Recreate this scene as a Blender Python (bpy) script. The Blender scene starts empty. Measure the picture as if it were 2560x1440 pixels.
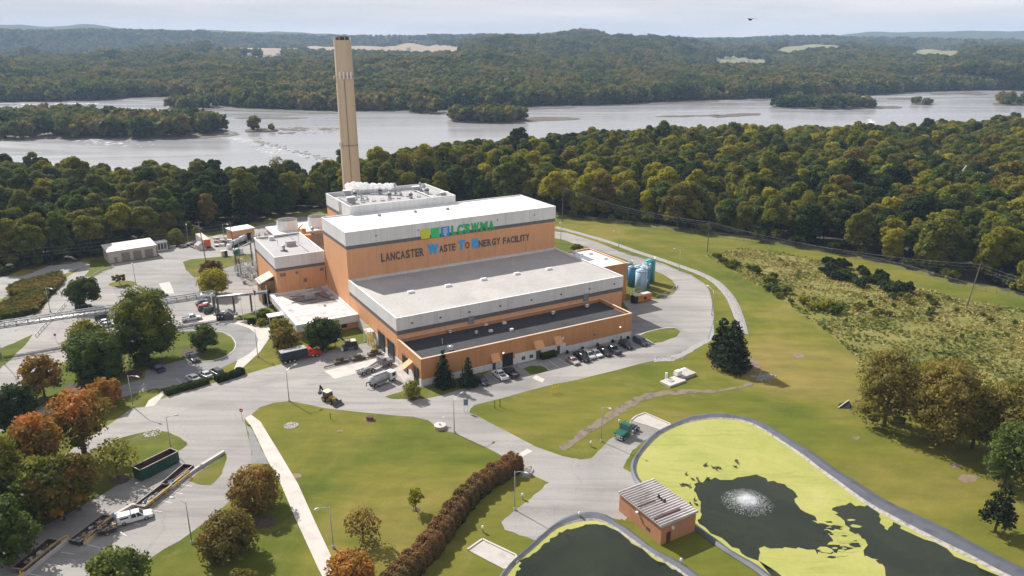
import bpy, bmesh, math, random
import numpy as np
from mathutils import Vector, Matrix
R=math.radians; rnd=random.Random(7)
sc=bpy.context.scene; COL=sc.collection
# ---------------------------------------------------------------- camera and projection of the photograph
F=1885.; H=80.; PIT=math.atan(620/F); SP,CP=math.sin(PIT),math.cos(PIT)
def ray(x,y):
    X=(x-1280)/F; Y=-(y-720)/F
    return X, CP+Y*SP, -SP+Y*CP
def at(x,y,z=0.):
    d=ray(x,y); t=(z-H)/d[2]; return Vector((d[0]*t,d[1]*t,z))
def proj(x,y,z):
    Z=z-H; zc=y*CP-Z*SP; yc=y*SP+Z*CP
    return 1280+F*x/zc, 720-F*yc/zc, zc
ANG=R(30.1); U=Vector((math.cos(ANG),math.sin(ANG),0)); V=Vector((-U.y,U.x,0)); O=at(1054.7,966)
def W(u,v,z=0.): p=O+U*u+V*v; return Vector((p.x,p.y,z))
def onplane(x,y,u=None,v=None):
    d=Vector(ray(x,y)); n,k=(U,u) if u is not None else (V,v)
    t=(k+O.dot(n))/d.dot(n); P=d*t; P.z+=H; a=P-O
    return a.dot(U),a.dot(V),P.z
def uvof(p): a=p-O; return a.dot(U),a.dot(V)
cam=bpy.data.cameras.new('camera'); co=bpy.data.objects.new('camera',cam); COL.objects.link(co)
cam.sensor_width=36; cam.lens=36*F/2560; cam.clip_start=1; cam.clip_end=60000
co.location=(0,0,H); co.rotation_euler=(R(90)-PIT,0,0); sc.camera=co
# ---------------------------------------------------------------- materials
def nodes(name):
    m=bpy.data.materials.new(name); m.use_nodes=True; nt=m.node_tree; nt.nodes.clear()
    return m,nt,nt.nodes,nt.links
def N(nt,t,**k):
    n=nt.nodes.new(t)
    for a,b in k.items():
        if a in n.inputs: n.inputs[a].default_value=b
        else: setattr(n,a,b)
    return n
def ramp(nt,fac,stops):
    r=nt.nodes.new('ShaderNodeValToRGB'); e=r.color_ramp.elements
    while len(e)<len(stops): e.new(.5)
    for s,(p,c) in zip(e,stops): s.position=p; s.color=(*c,1)
    nt.links.new(fac,r.inputs[0]); return r.outputs[0]
def mix(nt,f,a,b,mode='MIX'):
    n=nt.nodes.new('ShaderNodeMix'); n.data_type='RGBA'; n.blend_type=mode
    for v,i in((f,0),(a,6),(b,7)):
        if isinstance(v,(int,float)): n.inputs[i].default_value=v
        elif isinstance(v,tuple): n.inputs[i].default_value=(*v,1)
        else: nt.links.new(v,n.inputs[i])
    return n.outputs[2]
def noise(nt,scale,detail=4,rough=.55,vec=None,dist=0,stretch=None):
    n=N(nt,'ShaderNodeTexNoise',Scale=scale,Detail=detail,Roughness=rough,Distortion=dist)
    if vec is None:
        g=nt.nodes.new('ShaderNodeNewGeometry'); vec=g.outputs['Position']
    if stretch:
        mp=nt.nodes.new('ShaderNodeMapping'); mp.inputs['Scale'].default_value=stretch[:3]
        if len(stretch)>3: mp.inputs['Rotation'].default_value=(0,0,stretch[3])
        nt.links.new(vec,mp.inputs[0]); vec=mp.outputs[0]
    nt.links.new(vec,n.inputs['Vector']); return n.outputs['Fac']
MAT={}
def M(name,c,rough=.7,var=.12,scale=.6,metal=0,c2=None,bump=0,spec=.5,emis=None,streak=None,seam=None,sheets=None,stain=0):
    """plain weathered material: base colour with two octaves of tone, world-space pattern"""
    if name in MAT: return MAT[name]
    m,nt,n,l=nodes(name); b=N(nt,'ShaderNodeBsdfPrincipled',Roughness=rough,Metallic=metal); o=nt.nodes.new('ShaderNodeOutputMaterial')
    b.inputs['Specular IOR Level'].default_value=spec
    f=noise(nt,scale,6,.6,stretch=streak); c2=c2 or tuple(x*(1-3*var) for x in c)
    d=tuple(min(1,x*(1+var)) for x in c)
    col=ramp(nt,f,[(.3,c2),(.5,c),(.72,d)])
    if seam or sheets:
        tc_=nt.nodes.new('ShaderNodeTexCoord'); sx=nt.nodes.new('ShaderNodeSeparateXYZ'); l.new(tc_.outputs['Object'],sx.inputs[0])
        def seamline(src,sp,w,dark,col):
            a=N(nt,'ShaderNodeMath',operation='MULTIPLY_ADD'); l.new(src,a.inputs[0]); a.inputs[1].default_value=1/sp; a.inputs[2].default_value=.37; f_=N(nt,'ShaderNodeMath',operation='FRACT'); l.new(a.outputs[0],f_.inputs[0])
            return mix(nt,1,col,ramp(nt,f_.outputs[0],[(0,(dark,)*3),(w/sp,(dark,)*3),(w/sp+.002,(1,1,1))]),'MULTIPLY')
        if seam: ad_=N(nt,'ShaderNodeMath',operation='ADD'); l.new(sx.outputs[0],ad_.inputs[0]); l.new(sx.outputs[1],ad_.inputs[1]); col=seamline(ad_.outputs[0],seam,.09,.86,col)
        if sheets: col=seamline(sx.outputs[0],sheets[0],.12,sheets[2],col); col=seamline(sx.outputs[1],sheets[1],.1,sheets[2],col); cell=N(nt,'ShaderNodeTexVoronoi',Scale=.09); l.new(tc_.outputs['Object'],cell.inputs['Vector']); cell.distance='CHEBYCHEV'; sp_=nt.nodes.new('ShaderNodeSeparateColor'); l.new(cell.outputs['Color'],sp_.inputs[0]); col=mix(nt,1,col,ramp(nt,sp_.outputs[0],[(0,(.93,.93,.93)),(1,(1.04,1.04,1.03))]),'MULTIPLY')
    if stain: col=mix(nt,1,col,ramp(nt,noise(nt,1.3,5,.65,stretch=(1,1,.07)),[(.36,(1-stain,)*3),(.5,(1,1,1))]),'MULTIPLY'); col=mix(nt,1,col,ramp(nt,noise(nt,.12,4,.6),[(.3,(1-stain*.7,)*3),(.6,(1,1,1))]),'MULTIPLY')
    l.new(col,b.inputs['Base Color'])
    if bump:
        bp=N(nt,'ShaderNodeBump',Strength=bump,Distance=.05); l.new(noise(nt,scale*8,3),bp.inputs['Height']); l.new(bp.outputs[0],b.inputs['Normal'])
    if emis: b.inputs['Emission Color'].default_value=(*emis[0],1); b.inputs['Emission Strength'].default_value=emis[1]
    l.new(b.outputs[0],o.inputs[0]); MAT[name]=m; return m
def M_asphalt(name,c,dark):
    m,nt,n,l=nodes(name); b=N(nt,'ShaderNodeBsdfPrincipled',Roughness=.9); o=nt.nodes.new('ShaderNodeOutputMaterial')
    base=ramp(nt,noise(nt,.035,5,.6,dist=.6),[(.3,dark),(.5,c),(.75,tuple(x*1.1 for x in c))])
    st=ramp(nt,noise(nt,.22,4,.6,stretch=(.12,1,1,-.45),dist=1.2),[(.4,(.87,.86,.86)),(.54,(1,1,1)),(.7,(1.06,1.06,1.05))])
    base=mix(nt,1,base,st,'MULTIPLY')
    fine=ramp(nt,noise(nt,2.5,6,.75),[(.3,(.86,.86,.87)),(.7,(1.06,1.06,1.05))])
    base=mix(nt,1,base,fine,'MULTIPLY')
    vo=N(nt,'ShaderNodeTexVoronoi',Scale=.055,feature='DISTANCE_TO_EDGE'); g=nt.nodes.new('ShaderNodeNewGeometry')
    wn=N(nt,'ShaderNodeTexNoise',Scale=.15,Detail=4); l.new(g.outputs['Position'],wn.inputs['Vector'])
    ad=nt.nodes.new('ShaderNodeVectorMath'); ad.operation='MULTIPLY_ADD'; l.new(wn.outputs['Color'],ad.inputs[0]); ad.inputs[1].default_value=(9,9,0); l.new(g.outputs['Position'],ad.inputs[2])
    l.new(ad.outputs[0],vo.inputs['Vector'])
    cr=ramp(nt,vo.outputs['Distance'],[(0,(.86,.85,.85)),(.004,(.97,.97,.97)),(.012,(1,1,1))])
    base=mix(nt,1,base,cr,'MULTIPLY')
    tr=ramp(nt,noise(nt,.09,3,.55,stretch=(.1,1,1,.35),dist=2.5),[(.36,(.84,.83,.83)),(.44,(1,1,1)),(.58,(1,1,1)),(.64,(.9,.9,.9)),(.7,(1,1,1))]); base=mix(nt,.9,base,tr,'MULTIPLY')
    pat=N(nt,'ShaderNodeTexVoronoi',Scale=.035); l.new(g.outputs['Position'],pat.inputs['Vector']); psx=nt.nodes.new('ShaderNodeSeparateColor'); l.new(pat.outputs['Color'],psx.inputs[0]); base=mix(nt,1,base,ramp(nt,psx.outputs[0],[(.0,(.93,.93,.935)),(.5,(1,1,1)),(1,(1.05,1.045,1.04))]),'MULTIPLY')
    sp=ramp(nt,noise(nt,.5,3,.5),[(.68,(1,1,1)),(.78,(.82,.81,.8))]); base=mix(nt,.8,base,sp,'MULTIPLY')
    l.new(base,b.inputs['Base Color']); bp=N(nt,'ShaderNodeBump',Strength=.25,Distance=.05); l.new(noise(nt,6,4),bp.inputs['Height']); l.new(bp.outputs[0],b.inputs['Normal'])
    l.new(b.outputs[0],o.inputs[0]); MAT[name]=m; return m
def M_grass(name,stops,fine,big=.018):
    m,nt,n,l=nodes(name); b=N(nt,'ShaderNodeBsdfPrincipled',Roughness=.95); b.inputs['Specular IOR Level'].default_value=.15; o=nt.nodes.new('ShaderNodeOutputMaterial')
    f1=noise(nt,big,6,.62,dist=.8); base=ramp(nt,f1,stops)
    f2=ramp(nt,noise(nt,.3,5,.65,stretch=(.35,1,1,.5)),[(.3,(.8,.84,.8)),(.7,(1.18,1.13,1.05))])
    f3=ramp(nt,noise(nt,3.,5,.8),[(.25,(.7,.72,.7)),(.75,(1.25,1.22,1.2))])
    base=mix(nt,1,base,f2,'MULTIPLY'); base=mix(nt,fine,base,f3,'MULTIPLY')
    bare=noise(nt,.06,7,.72,dist=1.5); fr=nt.nodes.new('ShaderNodeMapRange'); fr.inputs[1].default_value=.56; fr.inputs[2].default_value=.72; fr.inputs[4].default_value=.7; l.new(bare,fr.inputs[0])
    base=mix(nt,fr.outputs[0],base,(.2,.165,.06)); mw=ramp(nt,noise(nt,.16,2,.5,stretch=(.06,1,1,.62),dist=.3),[(.4,(.93,.94,.92)),(.6,(1.06,1.05,1.03))]); base=mix(nt,1,base,mw,'MULTIPLY'); wd_=ramp(nt,noise(nt,.8,6,.8),[(.6,(1,1,1)),(.72,(.72,.82,.7))]); base=mix(nt,fine,base,wd_,'MULTIPLY')
    l.new(base,b.inputs['Base Color']); bp=N(nt,'ShaderNodeBump',Strength=.5,Distance=.15); l.new(noise(nt,5,4,.7),bp.inputs['Height']); l.new(bp.outputs[0],b.inputs['Normal'])
    l.new(b.outputs[0],o.inputs[0]); MAT[name]=m; return m
def M_leaf(name,cols,trans=.32,rr=.55,tt=.75,far=False):
    """foliage colour: a ramp driven by a per-object random value and the per-clump tint attribute"""
    m,nt,n,l=nodes(name); o=nt.nodes.new('ShaderNodeOutputMaterial')
    oi=nt.nodes.new('ShaderNodeObjectInfo'); a=N(nt,'ShaderNodeAttribute',attribute_name='tint')
    m1=N(nt,'ShaderNodeMath',operation='MULTIPLY'); l.new(oi.outputs['Random'],m1.inputs[0]); m1.inputs[1].default_value=rr
    m2=N(nt,'ShaderNodeMath',operation='MULTIPLY_ADD'); l.new(a.outputs['Fac'],m2.inputs[0]); m2.inputs[1].default_value=tt; l.new(m1.outputs[0],m2.inputs[2])
    k=len(cols)-1; s=rr+tt
    if far:
        nz=N(nt,'ShaderNodeTexNoise',Scale=.011,Detail=3,Roughness=.6); l.new(oi.outputs['Location'],nz.inputs['Vector']); m4=N(nt,'ShaderNodeMath',operation='MULTIPLY_ADD'); l.new(nz.outputs['Fac'],m4.inputs[0]); m4.inputs[1].default_value=2.2; m5=N(nt,'ShaderNodeMath',operation='SUBTRACT'); l.new(m2.outputs[0],m5.inputs[0]); m5.inputs[1].default_value=1.1; l.new(m5.outputs[0],m4.inputs[2]); m2=m4
    m3=N(nt,'ShaderNodeMath',operation='DIVIDE'); l.new(m2.outputs[0],m3.inputs[0]); m3.inputs[1].default_value=s
    col=ramp(nt,m3.outputs[0],[(.1+.8*i/k,c) for i,c in enumerate(cols)])
    d=nt.nodes.new('ShaderNodeBsdfPrincipled'); d.inputs['Roughness'].default_value=.7; d.inputs['Specular IOR Level'].default_value=.1; l.new(col,d.inputs['Base Color'])
    t=nt.nodes.new('ShaderNodeBsdfTranslucent'); c2=mix(nt,1,col,(1.25,1.2,.6),'MULTIPLY'); l.new(c2,t.inputs[0])
    mx=nt.nodes.new('ShaderNodeMixShader'); mx.inputs[0].default_value=trans; l.new(d.outputs[0],mx.inputs[1]); l.new(t.outputs[0],mx.inputs[2]); l.new(mx.outputs[0],o.inputs[0])
    MAT[name]=m; return m
orange=M('orange_panel',(.69,.345,.165),.75,.03,.25,streak=(1,1,.15),c2=(.65,.32,.15),seam=6.1,stain=.1)
brownor=M('brown_panel',(.54,.25,.1),.75,.04,.25,streak=(1,1,.15),seam=6.1,stain=.12)
white=M('white_panel',(.7,.69,.68),.6,.03,.3,streak=(1,1,.12),c2=(.64,.63,.62),seam=3.05,stain=.12)
stripe=M('dark_grey_stripe',(.13,.125,.125),.7,.05)
capm=M('peach_coping',(.62,.44,.34),.7,.05)
roofw=M('white_membrane_roof',(.78,.78,.76),.7,.02,.12,c2=(.72,.72,.7),sheets=(9.,3.,.95),stain=.06)
roofg=M('grey_membrane_roof',(.415,.39,.375),.85,.05,.12,c2=(.37,.35,.34),streak=(1,.25,1,.525),sheets=(12.2,3.1,.93),stain=.12)
roofl=M('pale_grey_roof',(.36,.35,.355),.85,.06,.15)
roofd=M('dark_tar_roof',(.032,.032,.038),.8,.15,.2,c2=(.02,.02,.025),sheets=(10.,2.,1.2),stain=.3)
roofs=M('stained_white_roof',(.55,.5,.48),.85,.1,.35,c2=(.3,.25,.24))
concr=M('concrete',(.42,.385,.35),.9,.07,.5,bump=.2,c2=(.33,.3,.27))
concl=M('pale_concrete',(.5,.45,.41),.9,.06,.4,bump=.2)
gravel=M('gravel',(.3,.295,.285),.95,.12,1.2,bump=.4,c2=(.22,.215,.21))
rock=M('rock_riprap',(.3,.28,.27),.95,.2,2.0,bump=.8,c2=(.12,.12,.13))
dirt=M('bare_dirt',(.2,.14,.095),.95,.15,.5,bump=.5)
mulch=M('brown_mulch',(.085,.055,.042),.95,.15,1.5,bump=.6)
liner=M('pond_liner',(.085,.092,.11),.6,.12,.5,c2=(.055,.06,.075),streak=(1,1,1))
crust=M('dried_crust',(.34,.31,.28),.95,.2,1.2,c2=(.13,.125,.12))
algae=M('duckweed',(.315,.31,.1),.85,.05,.06,c2=(.3,.3,.13))
pondw=M('pond_water',(.012,.016,.010),.12,.2,.1,spec=.3)
asph=M_asphalt('asphalt',(.30,.283,.268),(.235,.225,.218))
asphd=M_asphalt('darker_asphalt',(.25,.245,.245),(.19,.19,.19))
lawn=M_grass('lawn_grass',[(.3,(.066,.09,.010)),(.43,(.104,.12,.016)),(.54,(.146,.142,.024)),(.66,(.21,.17,.05))],.7)
lawn2=M_grass('island_grass',[(.3,(.066,.095,.010)),(.5,(.1,.118,.018)),(.68,(.16,.14,.038))],.7,.05)
meadow=M_grass('meadow_ground',[(.28,(.11,.12,.03)),(.5,(.17,.165,.05)),(.7,(.23,.2,.08))],1.,.03)
floorm=M('forest_floor',(.045,.04,.022),.95,.25,.3,c2=(.03,.03,.016))
mark=M('white_paint',(.62,.61,.6),.8,.08,2)
yel=M('yellow_paint',(.72,.48,.035),.5,.06); steel=M('galvanised_steel',(.42,.43,.44),.45,.08,metal=.5)
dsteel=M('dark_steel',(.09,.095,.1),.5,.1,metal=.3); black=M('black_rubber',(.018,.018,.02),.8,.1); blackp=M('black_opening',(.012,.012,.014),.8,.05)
glass=M('window_glass',(.03,.035,.045),.08,.05,spec=.8); chrome=M('bright_metal',(.6,.6,.6),.25,.03,metal=.9)
wood=M('weathered_wood',(.12,.085,.06),.9,.1); pole=M('pole_wood',(.15,.12,.1),.9,.1)
tan=M('tan_siding',(.5,.45,.38),.7,.03); tand=M('taupe_door',(.24,.2,.185),.7,.04); stackm=M('stack_concrete',(.58,.46,.33),.85,.04,.12,c2=(.53,.415,.29),streak=(1,1,.3))
redp=M('red_paint',(.5,.02,.015),.35,.05); rust=M('rusty_steel',(.085,.042,.032),.85,.2,1,c2=(.04,.022,.018))
green=M('green_paint',(.012,.09,.06),.5,.1); navy=M('navy_steel',(.015,.02,.035),.55,.1)
bark=M('bark',(.07,.05,.038),.95,.15,2); white2=M('white_gloss',(.75,.75,.76),.3,.02); lampw=M('lamp_head',(.62,.62,.6),.4,.02)
trashm=M('mixed_rubbish',(.3,.26,.22),.9,.3,2.2,c2=(.08,.08,.1))
# ---------------------------------------------------------------- mesh builder
def tag(o,label=None,cat=None,group=None,kind=None):
    if label: o['label']=label
    if cat: o['category']=cat
    if group: o['group']=group
    if kind: o['kind']=kind
    return o
def E(name,label,cat,loc=(0,0,0),rz=0.,group=None):
    o=bpy.data.objects.new(name,None); COL.objects.link(o); o.location=loc; o.rotation_euler=(0,0,rz); o.empty_display_size=.5
    return tag(o,label,cat,group)
def obj(name,me,parent=None,mats=None):
    if mats:
        for m in (mats if isinstance(mats,(list,tuple)) else [mats]): me.materials.append(m)
    o=bpy.data.objects.new(name,me); COL.objects.link(o)
    if parent: o.parent=parent
    return o
class MB:
    def __init__(s): s.v=[];s.f=[];s.m=[]
    def add(s,vs,fs,m=0):
        b=len(s.v); s.v+= [tuple(v) for v in vs]; s.f+=[[b+i for i in f] for f in fs]; s.m+=[m]*len(fs); return s
    def box(s,x0,x1,y0,y1,z0,z1,m=0,top=None):
        t=top or (x0,x1,y0,y1)
        return s.add([(x0,y0,z0),(x1,y0,z0),(x1,y1,z0),(x0,y1,z0),(t[0],t[2],z1),(t[1],t[2],z1),(t[1],t[3],z1),(t[0],t[3],z1)],
          [(0,3,2,1),(4,5,6,7),(0,1,5,4),(1,2,6,5),(2,3,7,6),(3,0,4,7)],m)
    def ring(s,x0,x1,y0,y1,z0,z1,t,m=0):
        s.box(x0,x1,y0,y0+t,z0,z1,m); s.box(x0,x1,y1-t,y1,z0,z1,m); s.box(x0,x0+t,y0+t,y1-t,z0,z1,m); s.box(x1-t,x1,y0+t,y1-t,z0,z1,m); return s
    def cyl(s,x,y,z0,z1,r0,r1=None,n=12,m=0,cap=True):
        r1=r0 if r1 is None else r1; a=[2*math.pi*i/n for i in range(n)]
        vs=[(x+r0*math.cos(t),y+r0*math.sin(t),z0) for t in a]+[(x+r1*math.cos(t),y+r1*math.sin(t),z1) for t in a]
        fs=[(i,(i+1)%n,n+(i+1)%n,n+i) for i in range(n)]
        if cap: fs+=[tuple(range(n-1,-1,-1)),tuple(range(n,2*n))]
        return s.add(vs,fs,m)
    def tube(s,pts,r,n=6,m=0):
        pts=[Vector(p) for p in pts]; rs=r if isinstance(r,(list,tuple)) else [r]*len(pts); vs=[];fs=[]
        for i,p in enumerate(pts):
            d=(pts[min(i+1,len(pts)-1)]-pts[max(i-1,0)]).normalized(); a=d.cross(Vector((0,0,1)) if abs(d.z)<.9 else Vector((1,0,0))).normalized(); b=d.cross(a)
            vs+=[p+(a*math.cos(2*math.pi*k/n)+b*math.sin(2*math.pi*k/n))*rs[i] for k in range(n)]
            if i: o=(i-1)*n; fs+=[(o+k,o+(k+1)%n,o+n+(k+1)%n,o+n+k) for k in range(n)]
        fs+=[tuple(range(n-1,-1,-1)),tuple(range(len(vs)-n,len(vs)))]
        return s.add(vs,fs,m)
    def bar(s,a,b,w,h=None,m=0):
        a=Vector(a);b=Vector(b);h=h or w;d=(b-a).normalized();x=d.cross(Vector((0,0,1)) if abs(d.z)<.95 else Vector((1,0,0))).normalized();y=x.cross(d)
        c=[(-1,-1),(1,-1),(1,1),(-1,1)]
        return s.add([p+x*i*w/2+y*j*h/2 for p in(a,b) for i,j in c],[(0,3,2,1),(4,5,6,7),(0,1,5,4),(1,2,6,5),(2,3,7,6),(3,0,4,7)],m)
    def prism(s,poly,z0,z1,m=0):
        n=len(poly); vs=[(p[0],p[1],z0) for p in poly]+[(p[0],p[1],z1) for p in poly]
        return s.add(vs,[tuple(range(n-1,-1,-1)),tuple(range(n,2*n))]+[(i,(i+1)%n,n+(i+1)%n,n+i) for i in range(n)],m)
    def side(s,prof,y0,y1,m=0,y0t=None,y1t=None,zt=1e9):
        """profile in x,z extruded along y; points above zt use the narrower y0t,y1t"""
        n=len(prof); Y=lambda p,a,b:(b if p[1]>zt and b is not None else a)
        vs=[(p[0],Y(p,y0,y0t),p[1]) for p in prof]+[(p[0],Y(p,y1,y1t),p[1]) for p in prof]
        return s.add(vs,[tuple(range(n)),tuple(range(2*n-1,n-1,-1))]+[(i,n+i,n+(i+1)%n,(i+1)%n) for i in range(n)],m)
    def mesh(s,name,fix=False):
        me=bpy.data.meshes.new(name); me.from_pydata(s.v,[],s.f); me.polygons.foreach_set('material_index',s.m)
        if fix:
            bm=bmesh.new(); bm.from_mesh(me); bmesh.ops.recalc_face_normals(bm,faces=bm.faces); bm.to_mesh(me); bm.free()
        me.update(); return me
    def obj(s,name,mats,parent=None,smooth=False,fix=True):
        me=s.mesh(name,fix)
        if smooth: me.polygons.foreach_set('use_smooth',[True]*len(me.polygons))
        return obj(name,me,parent,mats)
    def tobj(s,name,mats,label,cat,group=None,**k): return tag(s.obj(name,mats,**k),label,cat,group)
def catmull(p,n=6,closed=True):
    out=[]; L=len(p)
    for i in range(L if closed else L-1):
        g=lambda k:p[k%L] if closed else p[max(0,min(L-1,k))]
        a,b,c,d=(Vector((*g(i+k)[:2],0)) for k in(-1,0,1,2))
        for j in range(n):
            t=j/n; q=.5*((2*b)+(c-a)*t+(2*a-5*b+4*c-d)*t*t+(3*b-a-3*c+d)*t**3); out.append((q.x,q.y))
    if not closed: out.append(tuple(p[-1][:2]))
    return out
def pxpoly(pts,sm=0,jit=0,closed=True):
    q=[tuple(at(x,y)[:2]) for x,y in pts]
    if sm: q=catmull(q,sm,closed)
    if jit:
        o=[]
        for i in range(len(q)):
            a,b=Vector(q[i]),Vector(q[(i+1)%len(q)]); k=max(1,int((b-a).length/1.2))
            for j in range(k):
                p=a.lerp(b,j/k); o.append((p.x+rnd.gauss(0,jit),p.y+rnd.gauss(0,jit)))
        q=o
    return q
def sheet(name,pts,z,mat,sm=0,jit=0,world=False,kind='structure',parent=None):
    q=pts if world else pxpoly(pts,sm,jit)
    me=bpy.data.meshes.new(name); me.from_pydata([(x,y,z) for x,y in q],[],[list(range(len(q)))])
    me.update()
    if me.polygons[0].normal.z<0: me.flip_normals()
    o=obj(name,me,parent,mat)
    if kind: o['kind']=kind
    return o
def strip(name,pts,w,z0,z1,mat,sm=4,px=True,kind='structure',prof=None,parent=None):
    """a raised band (kerb, berm, ditch) following a line; prof: (offset,height) cross-section"""
    q=pxpoly(pts,sm,0,False) if px else pts
    prof=prof or [(-w/2,z0),(-w/2,z1),(w/2,z1),(w/2,z0)]; k=len(prof); vs=[];fs=[]
    for i,p in enumerate(q):
        a=Vector(q[max(i-1,0)]);b=Vector(q[min(i+1,len(q)-1)]); d=(b-a).normalized(); n=Vector((-d.y,d.x))
        vs+=[(p[0]+n.x*o,p[1]+n.y*o,z) for o,z in prof]
        if i: fs+=[((i-1)*k+j,(i-1)*k+j+1,i*k+j+1,i*k+j) for j in range(k-1)]
    b=MB().add(vs,fs); o=b.obj(name,mat,parent)
    if kind: o['kind']=kind
    return o
def heading(a,b): p,q=at(*a),at(*b); return math.atan2(q.y-p.y,q.x-p.x)
# ---------------------------------------------------------------- foliage
def ico(sub):
    bm=bmesh.new(); bmesh.ops.create_icosphere(bm,subdivisions=sub,radius=1); v=np.array([x.co[:] for x in bm.verts]); f=np.array([[y.index for y in x.verts] for x in bm.faces]); bm.free(); return v,f
ICO1,ICO2=ico(1),ico(2)
def quads_mesh(name,C,Nn,S,tint,core=None,asp=1.):
    """leaf clump quads at C facing Nn (size S) with a tint value, plus core triangles (v,f,t)"""
    n=len(C); r=np.random.default_rng(len(C)); a=r.normal(size=(n,3)); a-= (a*Nn).sum(1)[:,None]*Nn; a/=np.linalg.norm(a,axis=1)[:,None]+1e-9; b=np.cross(Nn,a)
    a*=S[:,None]*asp; b=b*S[:,None]; bend=Nn*S[:,None]*.25
    v=np.stack([C-a-b-bend,C+a*.7-b+bend,C+a+b-bend,C-a*.7+b*.8+bend],1).reshape(-1,3); t=np.repeat(tint,4)
    f=np.arange(4*n); ls=np.arange(n)*4; lt=np.full(n,4)
    if core is not None:
        cv,cf,ct=core; f=np.concatenate([f,(cf+len(v)).ravel()]); ls=np.concatenate([ls,4*n+np.arange(len(cf))*3]); lt=np.concatenate([lt,np.full(len(cf),3)]); v=np.concatenate([v,cv]); t=np.concatenate([t,ct])
    me=bpy.data.meshes.new(name); me.vertices.add(len(v)); me.vertices.foreach_set('co',v.astype(np.float32).ravel()); me.loops.add(len(f)); me.loops.foreach_set('vertex_index',f.astype(np.int32))
    me.polygons.add(len(ls)); me.polygons.foreach_set('loop_start',ls.astype(np.int32)); me.polygons.foreach_set('loop_total',lt.astype(np.int32)); me.update(calc_edges=True)
    at_=me.attributes.new('tint','FLOAT','POINT'); at_.data.foreach_set('value',np.clip(t,0,1).astype(np.float32)); return me
def crown(name,rx,z0,z1,nl,leaf,seed,lobes=14,shape='round',core=.72,top=0.,ry=None):
    """crown made of leafy lobes between z0 and z1 with radius rx"""
    r=np.random.default_rng(seed); ry=ry or rx; zc=(z0+z1)/2; hz=(z1-z0)/2; LC=[];LR=[]
    for i in range(lobes):
        t=(i+.5)/lobes
        if shape=='cone':
            z=z0+(z1-z0)*(t**1.15); k=(1-t)*.62+.06; an=i*2.4; c=np.array([math.cos(an)*rx*k*.8,math.sin(an)*rx*k*.8,z]); lr=rx*(.5*(1-t)+.16)
        elif shape=='pine':
            z=z0+(z1-z0)*t; k=(1-t)**.55*.85+.05; an=i*2.4; c=np.array([math.cos(an)*rx*k*.72,math.sin(an)*rx*k*.72,z]); lr=rx*(.3*(1-t)+.14)
        else:
            an=i*2.39996+r.uniform(-.4,.4); zz=1-2*t if shape!='dome' else 1-1.25*t
            rad=math.sqrt(max(0,1-(zz*(.72 if zz<0 else 1))**2))*r.uniform(.52,.8); c=np.array([math.cos(an)*rx*rad,math.sin(an)*ry*rad,zc+zz*hz*r.uniform(.68,.84)]); lr=min(rx,hz*1.15)*r.uniform(.27,.42)
        LC.append(c);LR.append(lr)
    if shape not in('cone','pine'): LC.append(np.array([0,0,zc])); LR.append(min(rx,hz)*.66)
    LC=np.array(LC);LR=np.array(LR); w=LR**2.2; w/=w.sum(); idx=r.choice(len(LC),nl,p=w)
    d=r.normal(size=(nl,3)); d/=np.linalg.norm(d,axis=1)[:,None]; d[:,2]=np.where(d[:,2]<-.55,-d[:,2],d[:,2])
    rad=LR[idx]*(r.uniform(.78,1.16,nl)+np.where(r.random(nl)<.12,.14,0)); sq=np.array([1,1,.82])
    if shape=='cone': sq=np.array([1,1,.6])
    C=LC[idx]+d*rad[:,None]*sq
    # drop most clumps buried inside other lobes
    dd=((C[:,None,:]-LC[None])/sq); dist=np.linalg.norm(dd,axis=2)/LR[None]; dist[np.arange(nl),idx]=9; keep=(dist.min(1)>.8)|(r.random(nl)<.1)
    C=C[keep];d=d[keep];idx=idx[keep]; nn=d*.55+r.normal(size=d.shape)*.5+np.array([0,0,.25]); nn/=np.linalg.norm(nn,axis=1)[:,None]
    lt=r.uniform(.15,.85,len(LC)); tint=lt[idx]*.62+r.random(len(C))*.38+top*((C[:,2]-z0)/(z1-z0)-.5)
    co=None
    if core:
        iv,jf=ICO2 if nl>400 else ICO1; vs=[];fs=[];ts=[];b=0
        for c,l,t in zip(LC,LR,lt):
            vs.append(c+iv*(l*core)*sq*(1+r.normal(size=(len(iv),1))*.16)); fs.append(jf+b); b+=len(iv); ts.append(np.full(len(iv),t*.62+.15)+top*((c[2]-z0)/(z1-z0)-.5))
        co=(np.concatenate(vs),np.concatenate(fs),np.concatenate(ts))
    return quads_mesh(name,C,nn,leaf*r.uniform(.6,1.25,len(C)),tint,co)
def trunk(name,h,r0,spread,seed,limbs=6,bare=0):
    q=random.Random(seed); b=MB(); top=Vector((q.uniform(-.3,.3),q.uniform(-.3,.3),h*.8)); b.tube([(0,0,-.2),(0,0,h*.15),top*.6,top],[r0*1.35,r0,r0*.7,r0*.2],7)
    for i in range(limbs):
        z=h*q.uniform(.18,.6); a=i*2.4+q.uniform(-.5,.5); k=spread*q.uniform(.5,.85); e=Vector((math.cos(a)*k,math.sin(a)*k,z+h*q.uniform(.18,.38)))
        s=Vector((0,0,z)); m_=s.lerp(e,.5)+Vector((0,0,-.05*h)); b.tube([s,m_,e],[r0*.45,r0*.3,r0*.08],5)
        for j in range(bare):
            f=e+Vector((q.uniform(-1,1)*spread*.3,q.uniform(-1,1)*spread*.3,q.uniform(.05,.2)*h)); b.tube([m_.lerp(e,q.uniform(0,.8)),f],[r0*.12,r0*.03],3)
    return b.mesh(name,True)
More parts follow.
